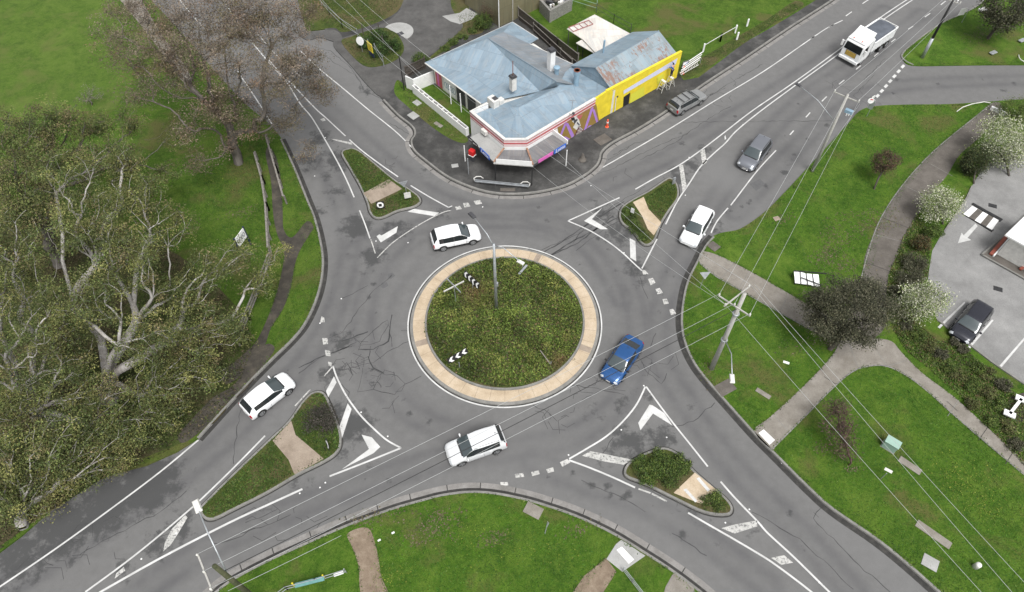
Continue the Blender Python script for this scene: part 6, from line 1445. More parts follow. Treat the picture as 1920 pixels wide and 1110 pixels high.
# park furniture -------------------------------------------------
def flat_slab(x, y, dx, dy, rz, label, mat='concrete', name='concrete_slab', h=.05, z=GZ):
    p = G(x, y, z); b = MB(); b.box((0, 0, h/2), (dx, dy, h), rz); o = b.build(name, M[mat], None, bevel=.01); o.location = (p.x, p.y, z); return tag(o, label, 'slab')
flat_slab(1706,873,1.7,.55,-.75, 'pale stone slab on the lawn beside the green cabinet', 'concrete')
flat_slab(1750,1002,2.5,.6,-.75, 'longest concrete slab on the lawn, between the overhead cables', 'concrete')
flat_slab(1744,1055,1.05,.9,-.6, 'squarish grey concrete pit lid at the lower right', 'concrete_light', 'pit_lid')
flat_slab(1431,738,1.25,.4,-.7, 'narrow concrete slab on grass near the crossing path', 'concrete')
flat_slab(1474,680,.5,.22,-.4, 'tiny white concrete marker on the park lawn near the big pole', 'white')
flat_slab(1360,727,1.5,1.1,.5, 'brown grey drainage pit cover touching the right kerb', 'concrete_dark', 'pit_lid')
flat_slab(1338,462,.9,1.0,.7, 'worn pit cover by the kerb return near the entering white car', 'concrete_dark', 'pit_lid')
flat_slab(1456,410,.6,.5,.3, 'small rusty pit lid in the park lawn near the wide bitumen edge', 'crossing', 'pit_lid')
flat_slab(748,64,1.0,1.0,.3, 'round concrete manhole surround in the gravel yard', 'concrete_light', 'manhole_lid') ; bpy.data.objects.remove(bpy.data.objects['manhole_lid'])
mh = G(746, 62, GZ); b = MB(); pts = [(mh.x+1.9*math.cos(t), mh.y+.2+1.9*math.sin(t)) for t in [R_(-50)+k*R_(200)/16 for k in range(17)]]; b.prism(pts, GZ, GZ+.08); o = b.build('manhole_slab', M['concrete_light']); tag(o, 'half round pale concrete slab in the gravel yard', 'slab')
b = MB(); p = G(751, 63, GZ+.08); b.box((p.x, p.y, GZ+.095), (.7,.6,.03), .6); tag(b.build('manhole_cover', M['dark']), 'dark square cover set in the half round yard slab', 'manhole cover')
slab('concrete_apron', [(829,30),(862,24),(875,15),(895,26),(885,36),(862,45),(845,40)], M['concrete_light'], z1=GZ+.03, smooth=False)
flat_slab(782,193,.9,.7,-.8, 'pale grey pit lid on the grass by the low white planter wall', 'concrete_light', 'pit_lid'); flat_slab(775,217,1.1,.9,-.8, 'cream concrete pit lid at the kerb left of the shop', 'concrete_light', 'pit_lid')
flat_slab(822,234,1.1,.45,-.75, 'narrow cream pit lid on the grass beside the planter wall', 'concrete', 'pit_lid'); flat_slab(853,311,.7,.5,.2, 'small pale pit lid in front of the shop corner', 'concrete_light', 'pit_lid')
flat_slab(952,356,1.5,.4,0, 'worn concrete pit cover in the kerb below the bent guard rail', 'concrete_dark', 'pit_lid'); flat_slab(1130,262,1.6,1.2,.65, 'grey drainage pit beside the kerb right of the shop', 'concrete_dark', 'pit_lid')
flat_slab(1000,957,1.3,.9,-.5, 'concrete side entry pit behind the bottom kerb', 'concrete', 'pit_lid')
cab = thing('electrical_cabinet', G(1666, 838, GZ), 'pale green metal service cabinet on the park lawn', 'cabinet')
p = G(1666, 838, GZ); b = MB(); b.box((p.x, p.y, .55), (1.0,.65,.9), -.7); part(cab, 'cabinet_body', b, M['green_box'], bevel=.03); b = MB(); b.box((p.x, p.y, 1.03), (1.08,.73,.06), -.7); part(cab, 'lid', b, M['green_box'], bevel=.01); b = MB(); b.box((p.x, p.y, .10), (1.1,.75,.1), -.7); part(cab, 'plinth', b, M['concrete'])
p = G(1828, 1063, GZ); b = MB(); b.lathe(p-Vector((0,0,.02)), [(.2,0),(.2,.55),(.17,.62),(.05,.65)], 16); tag(b.build('marker_drum', M['offwhite'], smooth=True), 'short white cylindrical marker on the lower right lawn', 'marker')
cra = slab('crossing_ramp', [(1137,1048),(1155,1020),(1165,1012),(1210,1042),(1167,1072)], M['concrete_light'], z1=GZ+.02, smooth=False)
b = MB(); b.poly([G(x, y, GZ+.03) for x, y in ((1156,1031),(1166,1025),(1189,1049),(1179,1057))]); structure(b.build('tactile_pad', M['white']))
slab('dirt_track', [(652,1000),(690,990),(706,1030),(715,1080),(728,1120),(680,1120),(672,1060),(660,1025)], M['dirt'], z1=GZ+.016); slab('dirt_track', [(1136,1046),(1156,1072),(1125,1120),(1068,1120),(1095,1080)], M['dirt'], z1=GZ+.016, smooth=False)
slab('pit_surround', [(1262,1075),(1285,1085),(1300,1100),(1310,1130),(1240,1130),(1248,1100)], M['concrete'], z1=GZ+.02, smooth=False)
# poles, lamps, wires -------------------------------------------
def pole(foot, h, r, label, mat, name='utility_pole', cat='utility pole', split=None):
    f = G(*foot, GZ); t = thing(name, f, label, cat)
    if split:
        b = MB(); b.tube([f-Vector((0,0,.2)), f+Vector((0,0,split))], [r*1.15, r*1.05], 14); part(t, 'sleeve', b, M['galv'], smooth=True)
        b = MB(); b.tube([f+Vector((0,0,split)), f+Vector((0,0,h))], [r*.9, r*.65], 14); part(t, 'shaft', b, M[mat], smooth=True)
    else:
        b = MB(); b.tube([f-Vector((0,0,.2)), f+Vector((0,0,h*.5)), f+Vector((0,0,h))], [r, r*.85, r*.68], 14); part(t, 'shaft', b, M[mat], smooth=True)
    return t, f
def crossarm(t, a, c, n=3, w=.11):
    b = MB(); b.bar(a, c, w*.85, w*.85); part(t, 'crossarm', b, M['concrete_pole'])
    for k in range(n):
        p = a.lerp(c, .03+.94*k/(n-1)); b = MB(); b.lathe(p, [(.03,.05),(.03,.12),(.07,.14),(.05,.2),(.075,.22),(.03,.3)], 8); part(t, 'insulator', b, M['offwhite'])
def lamp_head(t, p, yaw, s=1.0, mat='galv', par=None):
    b = MB(); b.xf = Matrix.Translation(p) @ Matrix.Rotation(yaw, 4, 'Z'); b.box((.0,0,0), (.62*s,.30*s,.12*s), 0, .75); part(t, 'lamp_head', b, M[mat], bevel=.03)
    b = MB(); b.xf = Matrix.Translation(p) @ Matrix.Rotation(yaw, 4, 'Z'); b.box((.04,0,-.075*s), (.4*s,.22*s,.03)); part(t, 'lens', b, M['white'])
def armto(t, pts, r=.04, mat='galv', name='arm'): b = MB(); b.tube(pts, r, 8); return part(t, name, b, M[mat], smooth=True)
# central lamp
t, f = pole((931,585), 9.3, .15, 'tall grey two armed street lamp in the middle of the roundabout', 'galv', 'street_lamp', 'street lamp')
top = f+Vector((0,0,9.3)); l1 = G(885,403,10.3); l2 = G(976,491,8.9)
armto(t, [top-Vector((0,0,.3)), top.lerp(l1, .3)+Vector((0,0,.1)), l1.lerp(top, .03)]); armto(t, [top-Vector((0,0,.2)), top.lerp(l2, .35)+Vector((0,0,.3)), l2])
lamp_head(t, l1, yaw_of(top, l1), 1.25, 'dark'); lamp_head(t, l2, yaw_of(top, l2), 1.05, 'offwhite')
b = MB(); b.box((f.x+.16, f.y, 4.2), (.14,.2,.4)); part(t, 'control_box', b, M['galv'])
# big pole C
t, f = pole((1334,691), 10.6, .215, 'thick grey concrete power pole with two crossarms on the park lawn', 'concrete_pole')
ca, cb_ = G(1346,553.5,9.6), G(1407,593,9.6); cc_, cd_ = G(1357.5,574.5,10.3), G(1405,537.5,10.3)
crossarm(t, ca, cb_, 3); crossarm(t, cc_, cd_, 2)
for z in (8.0, 4.4): b = MB(); b.lathe(f+Vector((0,0,z)), [(.24,0),(.27,.02),(.27,.16),(.24,.18)], 14); part(t, 'band', b, M['galv'])
aa = f+Vector((0,0,4.6)); lh = G(1373,709,5.9)
armto(t, [aa, aa.lerp(lh, .5)+Vector((.1,0,.55)), lh+Vector((0,.25,.12))], .04); lamp_head(t, lh, yaw_of(aa, lh), 1.3, 'offwhite')
CT = f+Vector((0,0,10.5))
# pole N
t, fN = pole((1523,321), 9.6, .17, 'grey timber power pole with transformer box beside the upper right road', 'concrete_pole')
na, nb_ = G(1563,172,9.4), G(1611,192,9.4); crossarm(t, na, nb_, 3)
b = MB(); p = G(1592,209,8.0); b.box(p, (.75,.35,.35), yaw_of(na, nb_)); part(t, 'transformer', b, M['blue_grey'], bevel=.03)
for k in range(3): b = MB(); q = p+Vector((-.22+.22*k, -.2, -.32)); b.lathe(q, [(.05,0),(.05,.2),(.02,.24)], 8); part(t, 'bushing', b, M['white'])
aN = fN+Vector((0,0,6.4)); lN = G(1497,159,7.9); armto(t, [aN, aN.lerp(lN, .5)+Vector((0,0,.35)), lN], .035); lamp_head(t, lN, yaw_of(aN, lN), 1.1, 'dark')
# pole T
t, fT = pole((1729,108), 7.3, .17, 'black topped power pole in a grey sleeve at the top right corner', 'black_pole', split=2.6)
ta, tb_ = G(1772,-3,7.1), G(1800,8,7.1); crossarm(t, ta, tb_, 3)
for k in range(3): b = MB(); b.lathe(G(1783+5*k, 3+2*k, 6.8), [(.05,0),(.05,.35),(.09,.4),(.02,.45)], 8); part(t, 'fuse', b, M['white'])
# pole bottom-left
pf = G(403,1062,9.8); t = thing('utility_pole', Vector((pf.x, pf.y, GZ)), 'mossy timber power pole with white crossarm rising into the bottom left corner', 'utility pole')
b = MB(); b.tube([(pf.x, pf.y, -.1), (pf.x, pf.y, 5), (pf.x, pf.y, 9.9)], [.2,.18,.14], 12); part(t, 'shaft', b, M['lichen'], smooth=True)
ba, bb_ = G(371,1040,9.4), G(398,1108,9.4); crossarm(t, ba, bb_, 3)
lb = G(369,948,8.6); ab = Vector((pf.x, pf.y, 7.3)); armto(t, [ab, ab.lerp(lb, .6)+Vector((0,0,.35)), lb], .045); lamp_head(t, lb, yaw_of(ab, lb), 1.5, 'offwhite')
def wire(a, c, label, sag=.25, r=.012, group=None, mat='wire'):
    pts = [a.lerp(c, k/14)-Vector((0,0,sag*4*(k/14)*(1-k/14))) for k in range(15)]; b = MB(); b.tube(pts, r, 5)
    o = b.build('power_cable', M[mat], None, smooth=True); return tag(o, label, 'cable', group)
gN, gB, gR, gU = 'cables between the concrete pole and the transformer pole', 'cables crossing below the roundabout', 'cables running to the lower right', 'cables running from the concrete pole over the shop'
I3_ = lambda a, c: [a.lerp(c, k) for k in (.03,.5,.97)]
U = Vector((0,0,.28))
for k, (u, v) in enumerate(zip(I3_(ca, cb_), I3_(na, nb_))): wire(u+U, v+U, ('left','middle','right')[k]+' cable of the three rising from the concrete pole to the transformer pole', .3, group=gN)
for k, (u, v) in enumerate(zip(I3_(ca, cb_), I3_(ba, bb_))): wire(u+U, v+U, ('upper','middle','lower')[k]+' cable of the three crossing below the roundabout to the mossy pole', .25, group=gB)
wire(f+Vector((0,0,0)) if False else Vector((f.x if False else G(1334,691,GZ).x, G(1334,691,GZ).y, 8.9)), Vector((pf.x, pf.y, 8.6)), 'dark thick cable hanging just under the three crossing the roundabout', .3, .022, mat='black')
for k, (q, s_) in enumerate((((1975,1258,10.3), cc_+U), ((2030,1262,10.3), cd_+U), ((2040,1220,10.3), cd_+U+Vector((.3,0,0))))):
    wire(s_, G(*q), ('left','middle','right')[k]+' cable of the three running to the lower right corner', .2, group=gR)
wire(cc_+U, G(998,312,2.6), 'service cable from the concrete pole to the shop awning corner', .5, group=gU); wire(cd_+U, G(870,178,4.4), 'cable from the concrete pole passing over the right awning', .5, group=gU); wire(cc_+U, G(960,200,4.6), 'cable from the concrete pole over the striped parapet', .5, group=gU)
for k, (u, v) in enumerate(zip(I3_(na, nb_), I3_(ta, tb_))): wire(u+U, v+U, ('left','middle','right')[k]+' cable of the three over the tipper truck', .3, group='cables over the tipper truck')
wire(G(1612,195,7), G(1600,380,3) if False else G(1523,321,8.2), 'short stay cable at the transformer pole', .02)
for k, (q0, q1) in enumerate((((600,-22,7),(882,214,3.6)), ((633,-18,7),(785,143,3.5)), ((655,-18,7),(815,115,3.2)), ((590,-8,6.5),(765,142,3.5)))):
    wire(G(*q0), G(*q1), ('lowest long','second','third','thin outer')[k]+' cable slanting over the gravel yard to the shop', .2, group='cables over the gravel yard')
wire(lb+Vector((0,0,0)) if False else G(427,1108,9.0), G(640,1004,8.8) , 'white cable segment near the bottom kerb', .05)
# signs ----------------------------------------------------------
def post(t, f, h, r=.035, mat='galv', name='post'): b = MB(); b.tube([f-Vector((0,0,.1)), f+Vector((0,0,h))], r, 8); return part(t, name, b, M[mat])
def panel(t, c, w, h, yaw, mat='white', name='sign_panel', tilt=0, th=.03, shape='rect'):
    b = MB(); b.xf = Matrix.Translation(c) @ Matrix.Rotation(yaw, 4, 'Z') @ Matrix.Rotation(tilt, 4, 'X')
    if shape == 'rect': b.box((0,0,0), (w, th, h))
    elif shape == 'disc': b.cyl((0,-th/2,0), (0,th/2,0), w/2, n=20)
    elif shape == 'tri': b.add([(-w/2,-th/2,h/2),(w/2,-th/2,h/2),(0,-th/2,-h/2),(-w/2,th/2,h/2),(w/2,th/2,h/2),(0,th/2,-h/2)], [(0,1,2)[::-1],(3,4,5),(0,1,4,3),(1,2,5,4),(2,0,3,5)])
    return part(t, name, b, M[mat])
def chevrons(foot, c, n, w, h, yaw, label, flip=1):
    f = G(*foot, .3); t = thing('chevron_sign', f, label, 'road sign', 'chevron boards on the roundabout island'); c = G(*c)
    post(t, f, c.z-.3); panel(t, c, w, h, yaw, 'black', 'sign_board', -.35)
    for k in range(n):
        x = -w/2+w*(k+.5)/n; s = w/n*.36; b = MB(); b.xf = Matrix.Translation(c) @ Matrix.Rotation(yaw, 4, 'Z') @ Matrix.Rotation(-.35, 4, 'X'); y = -.022; hh = h*.46
        e = flip*s; b.add([(x-e,y,0),(x,y,hh),(x+e*1.1,y,hh),(x+e*.1,y,0),(x+e*1.1,y,-hh),(x,y,-hh)], [(0,3,2,1),(0,5,4,3)] ); part(t, 'chevron', b, M['white'])
chevrons((887,545), (884,524,1.2), 4, 2.1, .62, -.85, 'black board of four white chevrons near the top left of the roundabout island', 1)
chevrons((862,690), (858,667,1.2), 3, 1.9, .55, .62, 'black board of three white chevrons near the lower left of the roundabout island', 1)
f = G(855,567,.45); t = thing('street_name_sign', f, 'cross shaped street name sign on a thin post inside the roundabout', 'street sign'); post(t, f, 2.35)
c = G(851,537,2.5); b = MB(); b.bar(c-Vector((.85,.55,0)), c+Vector((.85,.55,0)), .05, .15); part(t, 'name_blade', b, M['offwhite']); b = MB(); b.bar(c+Vector((-.6,.72,.12)), c+Vector((.6,-.72,.12)), .06, .18); part(t, 'name_blade', b, M['galv'])
f = G(972,516,.35); t = thing('direction_board', f, 'grey backed sign board lying over near the lamp on the island edge', 'sign'); b = MB(); b.bar(G(973,514,.9), G(988,497,.9), .20, .05); part(t, 'sign_back', b, M['galv']); post(t, G(980,508,.35), .8)
f = G(1030,690,.5); t = thing('bent_marker', f, 'leaning grey marker stick in the weeds at the lower right of the island', 'marker'); b = MB(); b.bar(G(1013,657,.7), G(1032,683,.5), .07, .06); part(t, 'stick', b, M['concrete']); post(t, G(1033,682,.4), .3)
def keepleft(foot, c, yaw, label):
    f = G(*foot, GZ); t = thing('keep_left_sign', f, label, 'road sign', 'keep left signs on the islands'); c = G(*c); post(t, f, c.z-GZ, .03, 'black'); panel(t, c, .75, .75, yaw, 'black', 'sign_back', -.2, .04)
    d = panel(t, c+Vector((math.sin(yaw)*.03, -math.cos(yaw)*.03, .0)), .66, .66, yaw, 'white', 'disc', -.2, .02, 'disc'); panel(t, c+Vector((math.sin(yaw)*.055, -math.cos(yaw)*.055, 0)), .3, .3, yaw+.0, 'black', 'arrow', -.2, .02)
keepleft((714,392), (713,384,.8), .1, 'round white keep left sign with black arrow on the upper left island'); keepleft((611,845), (614,833,.8), -1.1, 'narrow keep left sign seen edge on at the lower left island')
f = G(764,372,GZ); t = thing('give_way_sign', f, 'grey backed give way triangle on the upper left island', 'road sign'); post(t, f, 2.2); panel(t, G(757,346,2.3), .85, .8, .3, 'galv', 'triangle', 0, .03, 'tri'); panel(t, G(764,366,1.0), .65, .75, .25, 'offwhite', 'plate')
f = G(1313,539,GZ); t = thing('give_way_sign', f, 'pale triangular sign on the park lawn by the right kerb', 'road sign'); post(t, f, 1.9); panel(t, G(1322,517,2.0), 1.0, .7, .1, 'galv', 'triangle', -.5, .03, 'tri')
f = G(1184,403,GZ); t = thing('marker_sign', f, 'small white tilted sign in the shrubs of the upper right island', 'road sign'); post(t, f, .9); panel(t, G(1186,395,.9), .35, .6, -.6, 'white')
f = G(1262,345,GZ); t = thing('hazard_marker', f, 'grey slab shaped marker at the tip of the upper right island', 'marker'); b = MB(); b.box((f.x, f.y, .55), (.30,.12,.9), .5); part(t, 'marker_board', b, M['galv'])
f = G(1625,218,GZ); t = thing('speed_sign', f, 'white sign with red ring on a post at the side road corner', 'road sign'); post(t, f, 2.6); panel(t, G(1634,197,1.9), .5, 1.0, -.5, 'galv', 'sign_back'); panel(t, G(1633,189,2.6), .6, .6, -.3, 'white', 'disc', -.3, .03, 'disc'); panel(t, G(1637,183,2.7), .5, .45, .6, 'white', 'sign_panel'); panel(t, G(1635,187,2.9), .3, .1, -.3, 'red', 'red_band')
f = G(1651,898,GZ); t = thing('small_sign', f, 'tiny white T shaped sign on the lower right lawn', 'sign'); post(t, f, 1.1); panel(t, G(1666,882,1.1), .55, .22, -.6, 'offwhite', 'sign_panel', -.8)
f = G(1803,42,GZ); t = thing('white_flag_sign', f, 'white double panel sign on a short post at the corner lawn kerb', 'sign'); post(t, f, 1.8); panel(t, G(1805,22,1.7), .8, .9, .2, 'white'); 
f = G(1842,20,GZ); b = MB(); b.box((f.x, f.y, .25), (1.0,.6,.25), .3); tag(b.build('white_block', M['white'], bevel=.04), 'white block on the grass left of the top right tree', 'block')
for q, l in (((1915,78), 'white grate like frame at the right edge of the corner lawn'), ((1861,101), 'small white metal piece lying on the corner lawn')):
    f = G(*q, GZ); b = MB(); b.box((f.x, f.y, .3), (.9,.5,.12), .5); tag(b.build('metal_grate', M['galv'], bevel=.03), l, 'frame')
b = MB(); b.tube([G(1910,103,GZ), G(1911,108,.5), G(1914,112,.5), G(1925,118,.4)], .05, 6); tag(b.build('pipe_hoop', M['offwhite']), 'bent white pipe hoop at the right edge of the corner lawn', 'pipe')
# A-frame panels on the lawn
f = G(1520,535,GZ); t = thing('panel_board', f, 'row of four white panels on a black frame standing on the park lawn', 'sign board'); zp = zf(1470, 490, 18.5)
q = [zp([p])[0] for p in ((345,330),(560,360),(770,420),(990,440),(1215,455))]; q2 = [zp([p])[0] for p in ((385,745),(590,775),(820,800),(1050,850),(1265,875))]
for k in range(4):
    T4 = [G(q[k][0], q[k][1], .95), G(q[k+1][0]-1.0, q[k+1][1], .95), G(q2[k+1][0]-1.0, q2[k+1][1], .45), G(q2[k][0], q2[k][1], .45)]; b = MB(); b.add(T4+[v-Vector((0,0,.04)) for v in T4], [(0,1,2,3)[::-1],(4,5,6,7),(0,1,5,4),(1,2,6,5),(2,3,7,6),(3,0,4,7)]); part(t, 'white_panel', b, M['white'])
b = MB(); b.bar(G(*q[0], 1.0), G(1550,513,1.0), .08); b.bar(G(*zp([(600,560)])[0], .88), G(*zp([(1300,830)])[0], .58), .06); b.bar(G(*q2[0], .40), G(*q2[4], .40), .06)
for k in (0, 4): p = G(*q[k], .95); b.bar(p, Vector((p.x, p.y, GZ)), .05); p = G(*q2[k], .4); b.bar(p, Vector((p.x, p.y, GZ)), .05)
for k in range(1, 4): b.bar(G(*q[k], .99), G(*q2[k], .49), .07, .03)
part(t, 'frame', b, M['black'])
# board sign left, with blue posts
f = G(455,480,GZ); t = thing('notice_board', f, 'white notice board with dark rings on two blue posts in the paddock', 'sign board')
zl = zf(430, 410, 15.857); A1, A2, A3, A4 = [zl([p])[0] for p in ((405,240),(500,450),(355,920),(250,700))]
p1f, p2f = G(471,459,GZ), G(455,481,GZ)
T4 = [G(*A1,2.6), G(*A2,1.6), G(*A3,1.3), G(*A4,2.3)]
hh1, hh2 = 2.5, 2.5
pa_, pb_ = p1f, p2f
b = MB(); d = (pb_-pa_).normalized(); n = Vector((-d.y, d.x, 0))*.03
q = [pa_+Vector((0,0,2.45)), pa_+Vector((0,0,1.25)), pb_+Vector((0,0,1.25)), pb_+Vector((0,0,2.45))]
b.add([v+n for v in q]+[v-n for v in q], [(0,1,2,3),(7,6,5,4),(0,4,5,1),(1,5,6,2),(2,6,7,3),(3,7,4,0)]); part(t, 'board', b, M['white'])
for p in (pa_, pb_): b = MB(); b.box((p.x, p.y, 1.4), (.12,.12,2.6)); part(t, 'post', b, M['navy'])
for k in range(4):
    for s in (1, -1):
        c_ = pa_.lerp(pb_, .2+.2*k)+Vector((0,0,1.85))+n*1.4*s; b = MB(); 
        o_ = [c_+d*.14*math.cos(a)+Vector((0,0,.26*math.sin(a))) for a in [i*math.pi/6 for i in range(12)]]; i_ = [c_+d*.09*math.cos(a)+Vector((0,0,.19*math.sin(a))) for a in [i*math.pi/6 for i in range(12)]]
        b.add(o_+i_, [(i, (i+1) % 12, 12+(i+1) % 12, 12+i) for i in range(12)]); part(t, 'ring_mark', b, M['navy'])
# paddock rail fences
def rail(pts, h, label, nr=3, step=2.2, mat='wood_grey', pw=.14, name='rail_fence', group=None, rw=.05, rh=.14):
    L = [G(p[0], p[1], GZ) for p in pts]; t = thing(name, L[0], label, 'fence', group)
    for a, c in zip(L[:-1], L[1:]):
        d = c-a; n = max(1, round(d.length/step))
        for k in range(n+1): p = a.lerp(c, k/n); b = MB(); b.box((p.x, p.y, GZ+(h+.08)/2), (pw, pw, h+.08)); part(t, 'post', b, M[mat])
        for r_ in range(nr): z = GZ+h*(r_+1)/nr-.1; b = MB(); nn = Vector((d.y, -d.x, 0)).normalized()*(pw/2+.03); b.bar(a+nn+Vector((0,0,z)), c+nn+Vector((0,0,z)), rw, rh); part(t, 'rail', b, M[mat])
    return t
rail([(484,300),(497,345),(505,395),(510,478)], 1.1, 'weathered grey post and rail fence running down past the notice board', 2, rw=.17, rh=.09)
rail([(505,268),(522,325),(538,382)], 1.1, 'short grey rail fence beside the dirt path near the big brown gum trunk', 1, rw=.17, rh=.09)
rail([(512,490),(492,545),(470,600),(450,648)], 1.2, 'lower weathered rail fence with a white banner between path and gums', 3, rw=.12, rh=.09)
t = thing('banner', G(485,535,1.0), 'torn white banner tied to the lower rail fence', 'banner'); b = MB(); b.add([G(491,514,1.2), G(480,556,1.2), G(478,556,.5), G(489,514,.5)], [(0,1,2,3),(3,2,1,0)]); part(t, 'cloth', b, M['white'])
rail([(590,-6),(618,28),(642,52),(672,72)], 1.3, 'galvanised pipe fence along the yard entrance', 2, 2.5, 'galv', .07, 'pipe_fence', rw=.04, rh=.04); rail([(705,100),(720,124)], 1.3, 'short galvanised pipe fence by the yellow sign', 2, 2.5, 'galv', .07, 'pipe_fence', rw=.04, rh=.04)
for k, (x, y) in enumerate(((682,68),(698,66),(712,64),(720,88))):
    f = G(x, y, GZ); b = MB(); b.box((0, 0, .8), (.1,.1,1.6)); o = b.build('bollard_post', M['wood_dark']); o.location = f; tag(o, 'thin dark post standing among the bushes of the fenced mound', 'post', 'dark posts on the mound')
f = G(758,168,GZ); b = MB(); b.tube([f, f+Vector((0,0,4.6))], .06, 8); tag(b.build('thin_pole', M['black']), 'thin black pole standing at the corner of the white side wall', 'pole')
f = G(695,104,GZ); t = thing('business_sign', f, 'yellow sign with dark blue foot on the fenced mound', 'sign'); post(t, f, 2.2, .05); panel(t, G(693.5,88,1.9), 1.05, 1.15, -.9, 'yellow', 'sign_panel', 0, .06); panel(t, G(697,102,1.0), 1.0, .5, -.9, 'navy', 'lower_panel', 0, .06)
for k in range(3): panel(t, G(693.5,88,1.9)+Vector((-math.sin(.9)*.035, -math.cos(.9)*.035, .3-.28*k)), .7, .08, -.9, 'mural', 'lettering', 0, .006)
f = G(680,98,GZ); t = thing('convex_mirror', f, 'round white disc on a grey post left of the yellow sign', 'mirror'); post(t, f, 1.9); panel(t, G(675,77,1.9), 1.0, 1.0, -.4, 'white', 'disc', -.2, .08, 'disc')
# shop corner items
f = G(886,300,GZ); t = thing('post_box', f, 'red post box on a stand under the black awning sign', 'post box'); b = MB(); b.box((f.x, f.y, .5), (.5,.4,.8), -.6); part(t, 'stand', b, M['dark']); b = MB(); b.box((f.x, f.y, 1.2), (.62,.52,.65), -.6); part(t, 'box', b, M['red'], bevel=.08); b = MB(); b.box((f.x, f.y, .86), (.66,.56,.05), -.6); part(t, 'base_rim', b, M['white'])
t = thing('guard_rail', G(940,345,GZ), 'white steel guard rail with rounded ends on the shop corner', 'guard rail'); a, c = G(890,337,.75), G(992,347,.75)
b = MB(); b.bar(a, c, .06, .10); b.bar(a+Vector((0,-.03,-.2)), c+Vector((0,-.03,-.2)), .06, .10); b.bar(a+Vector((0,.0,-.1)), c+Vector((0,0,-.1)), .03, .2); part(t, 'beam', b, M['galv'])
for e, s in ((a, 1), (c, -1)):
    b = MB(); b.tube([e+Vector((0,0,-.1)), e+Vector((-.1*s,.3,-.1)), e+Vector((.15*s,.55,-.1)), e+Vector((.6*s,.55,-.1)), e+Vector((.85*s,.3,-.1))], .05, 6); part(t, 'bullnose', b, M['offwhite'])
for k in range(4): p = a.lerp(c, (k+.5)/4); b = MB(); b.box((p.x, p.y+.08, .38), (.1,.1,.6)); part(t, 'post', b, M['dark'])
f = G(1092,300,GZ); t = thing('statue_bollard', f, 'small grey cone shaped bollard on the footpath right of the awning', 'bollard'); b = MB(); b.lathe(f, [(.42,0),(.42,.06),(.28,.1),(.16,.6),(.10,.85),(.03,.92)], 14); part(t, 'cone', b, M['concrete_dark'], smooth=True)
for x, y, l in ((1138,238,'orange bollard at the foot of the yellow and brown wall join'), (1280,138,'orange bollard at the far right end of the yellow wall')):
    f = G(x, y, GZ); t = thing('traffic_bollard', f, l, 'bollard', 'orange bollards by the yellow wall'); b = MB(); b.lathe(f, [(.2,0),(.2,.05),(.11,.08),(.10,.98),(.05,1.02)], 12); part(t, 'body', b, M['orange']); b = MB(); b.lathe(f+Vector((0,0,.6)), [(.125,0),(.125,.14)], 12); part(t, 'band', b, M['white'])
# ladders, rack, board right of the wall
t = thing('ladder_rack', G(1290,125,GZ), 'bundle of pale aluminium ladders and planks leaning beyond the yellow wall', 'ladders')
for k in range(4):
    a, c = G(1275+2*k, 137-5*k, .9+.1*k), G(1312+2*k, 112-5*k, .9+.1*k); b = MB(); b.bar(a, c, .09, .06); part(t, 'plank', b, M['white' if k % 2 else 'offwhite'])
a, c = G(1277,140,.7), G(1309,122,.7); a2, c2 = G(1275,135,.7), G(1307,117,.7); b = MB(); b.bar(a, c, .05)
for k in range(12): b.bar(a.lerp(c, k/11), a2.lerp(c2, k/11), .05)
part(t, 'ladder', b, M['offwhite'])
for q in ((1278,142),(1312,120)): p = G(*q, GZ); b = MB(); b.box((p.x, p.y, .5), (.06,.06,.8)); part(t, 'leg', b, M['galv'])
f = G(1284,118,GZ); t = thing('display_board', f, 'tilted white board with a blue figure and dark frame beside the ladders', 'board'); 
P4_ = [G(1277,128,.6), G(1290,120,.6), G(1292,113,1.5), G(1281,117,1.5)]; b = MB(); b.add(P4_+[v+Vector((0,.08,0)) for v in P4_], [(0,1,2,3),(7,6,5,4),(0,4,5,1),(1,5,6,2),(2,6,7,3),(3,7,4,0)]); part(t, 'board', b, M['white'])
b = MB(); m_ = sum(P4_, Vector())/4; b.add([m_+(v-m_)*.45+Vector((.12,-.02,.0)) for v in P4_], [(0,1,2,3)]); part(t, 'blue_figure', b, M['blue']); b = MB()
for i in range(4): b.bar(P4_[i], P4_[(i+1) % 4], .06)
part(t, 'frame', b, M['dark'])
rail([(1318,97),(1350,78),(1378,62)], 1.0, 'sagging wire fence with white posts beyond the yellow wall', 1, 3.4, 'white', .16, 'wire_fence', rw=.04, rh=.04)
for x, y, l in ((1381,75,'leaning white post with dark cap at the roadside fence end'), (1400,50,'small white card like marker in the grass by the top kerb')):
    f = G(x, y, GZ); b = MB(); b.box((0,0,.55), (.22,.12,1.0), .3); o = b.build('white_post', M['white'], bevel=.02); o.location = f; tag(o, l, 'post')
# green mesh fence near bay
rail([(1073,8),(1118,22)], 1.6, 'green wire mesh fence panel behind the block bay', 3, 2.5, 'green_box', .06, 'mesh_fence', rw=.03, rh=.04); rail([(1118,24),(1150,44),(1182,62)], 1.2, 'dark wire fence edging the field behind the patio roof', 2, 2.5, 'dark', .06, 'wire_fence', rw=.03, rh=.03)
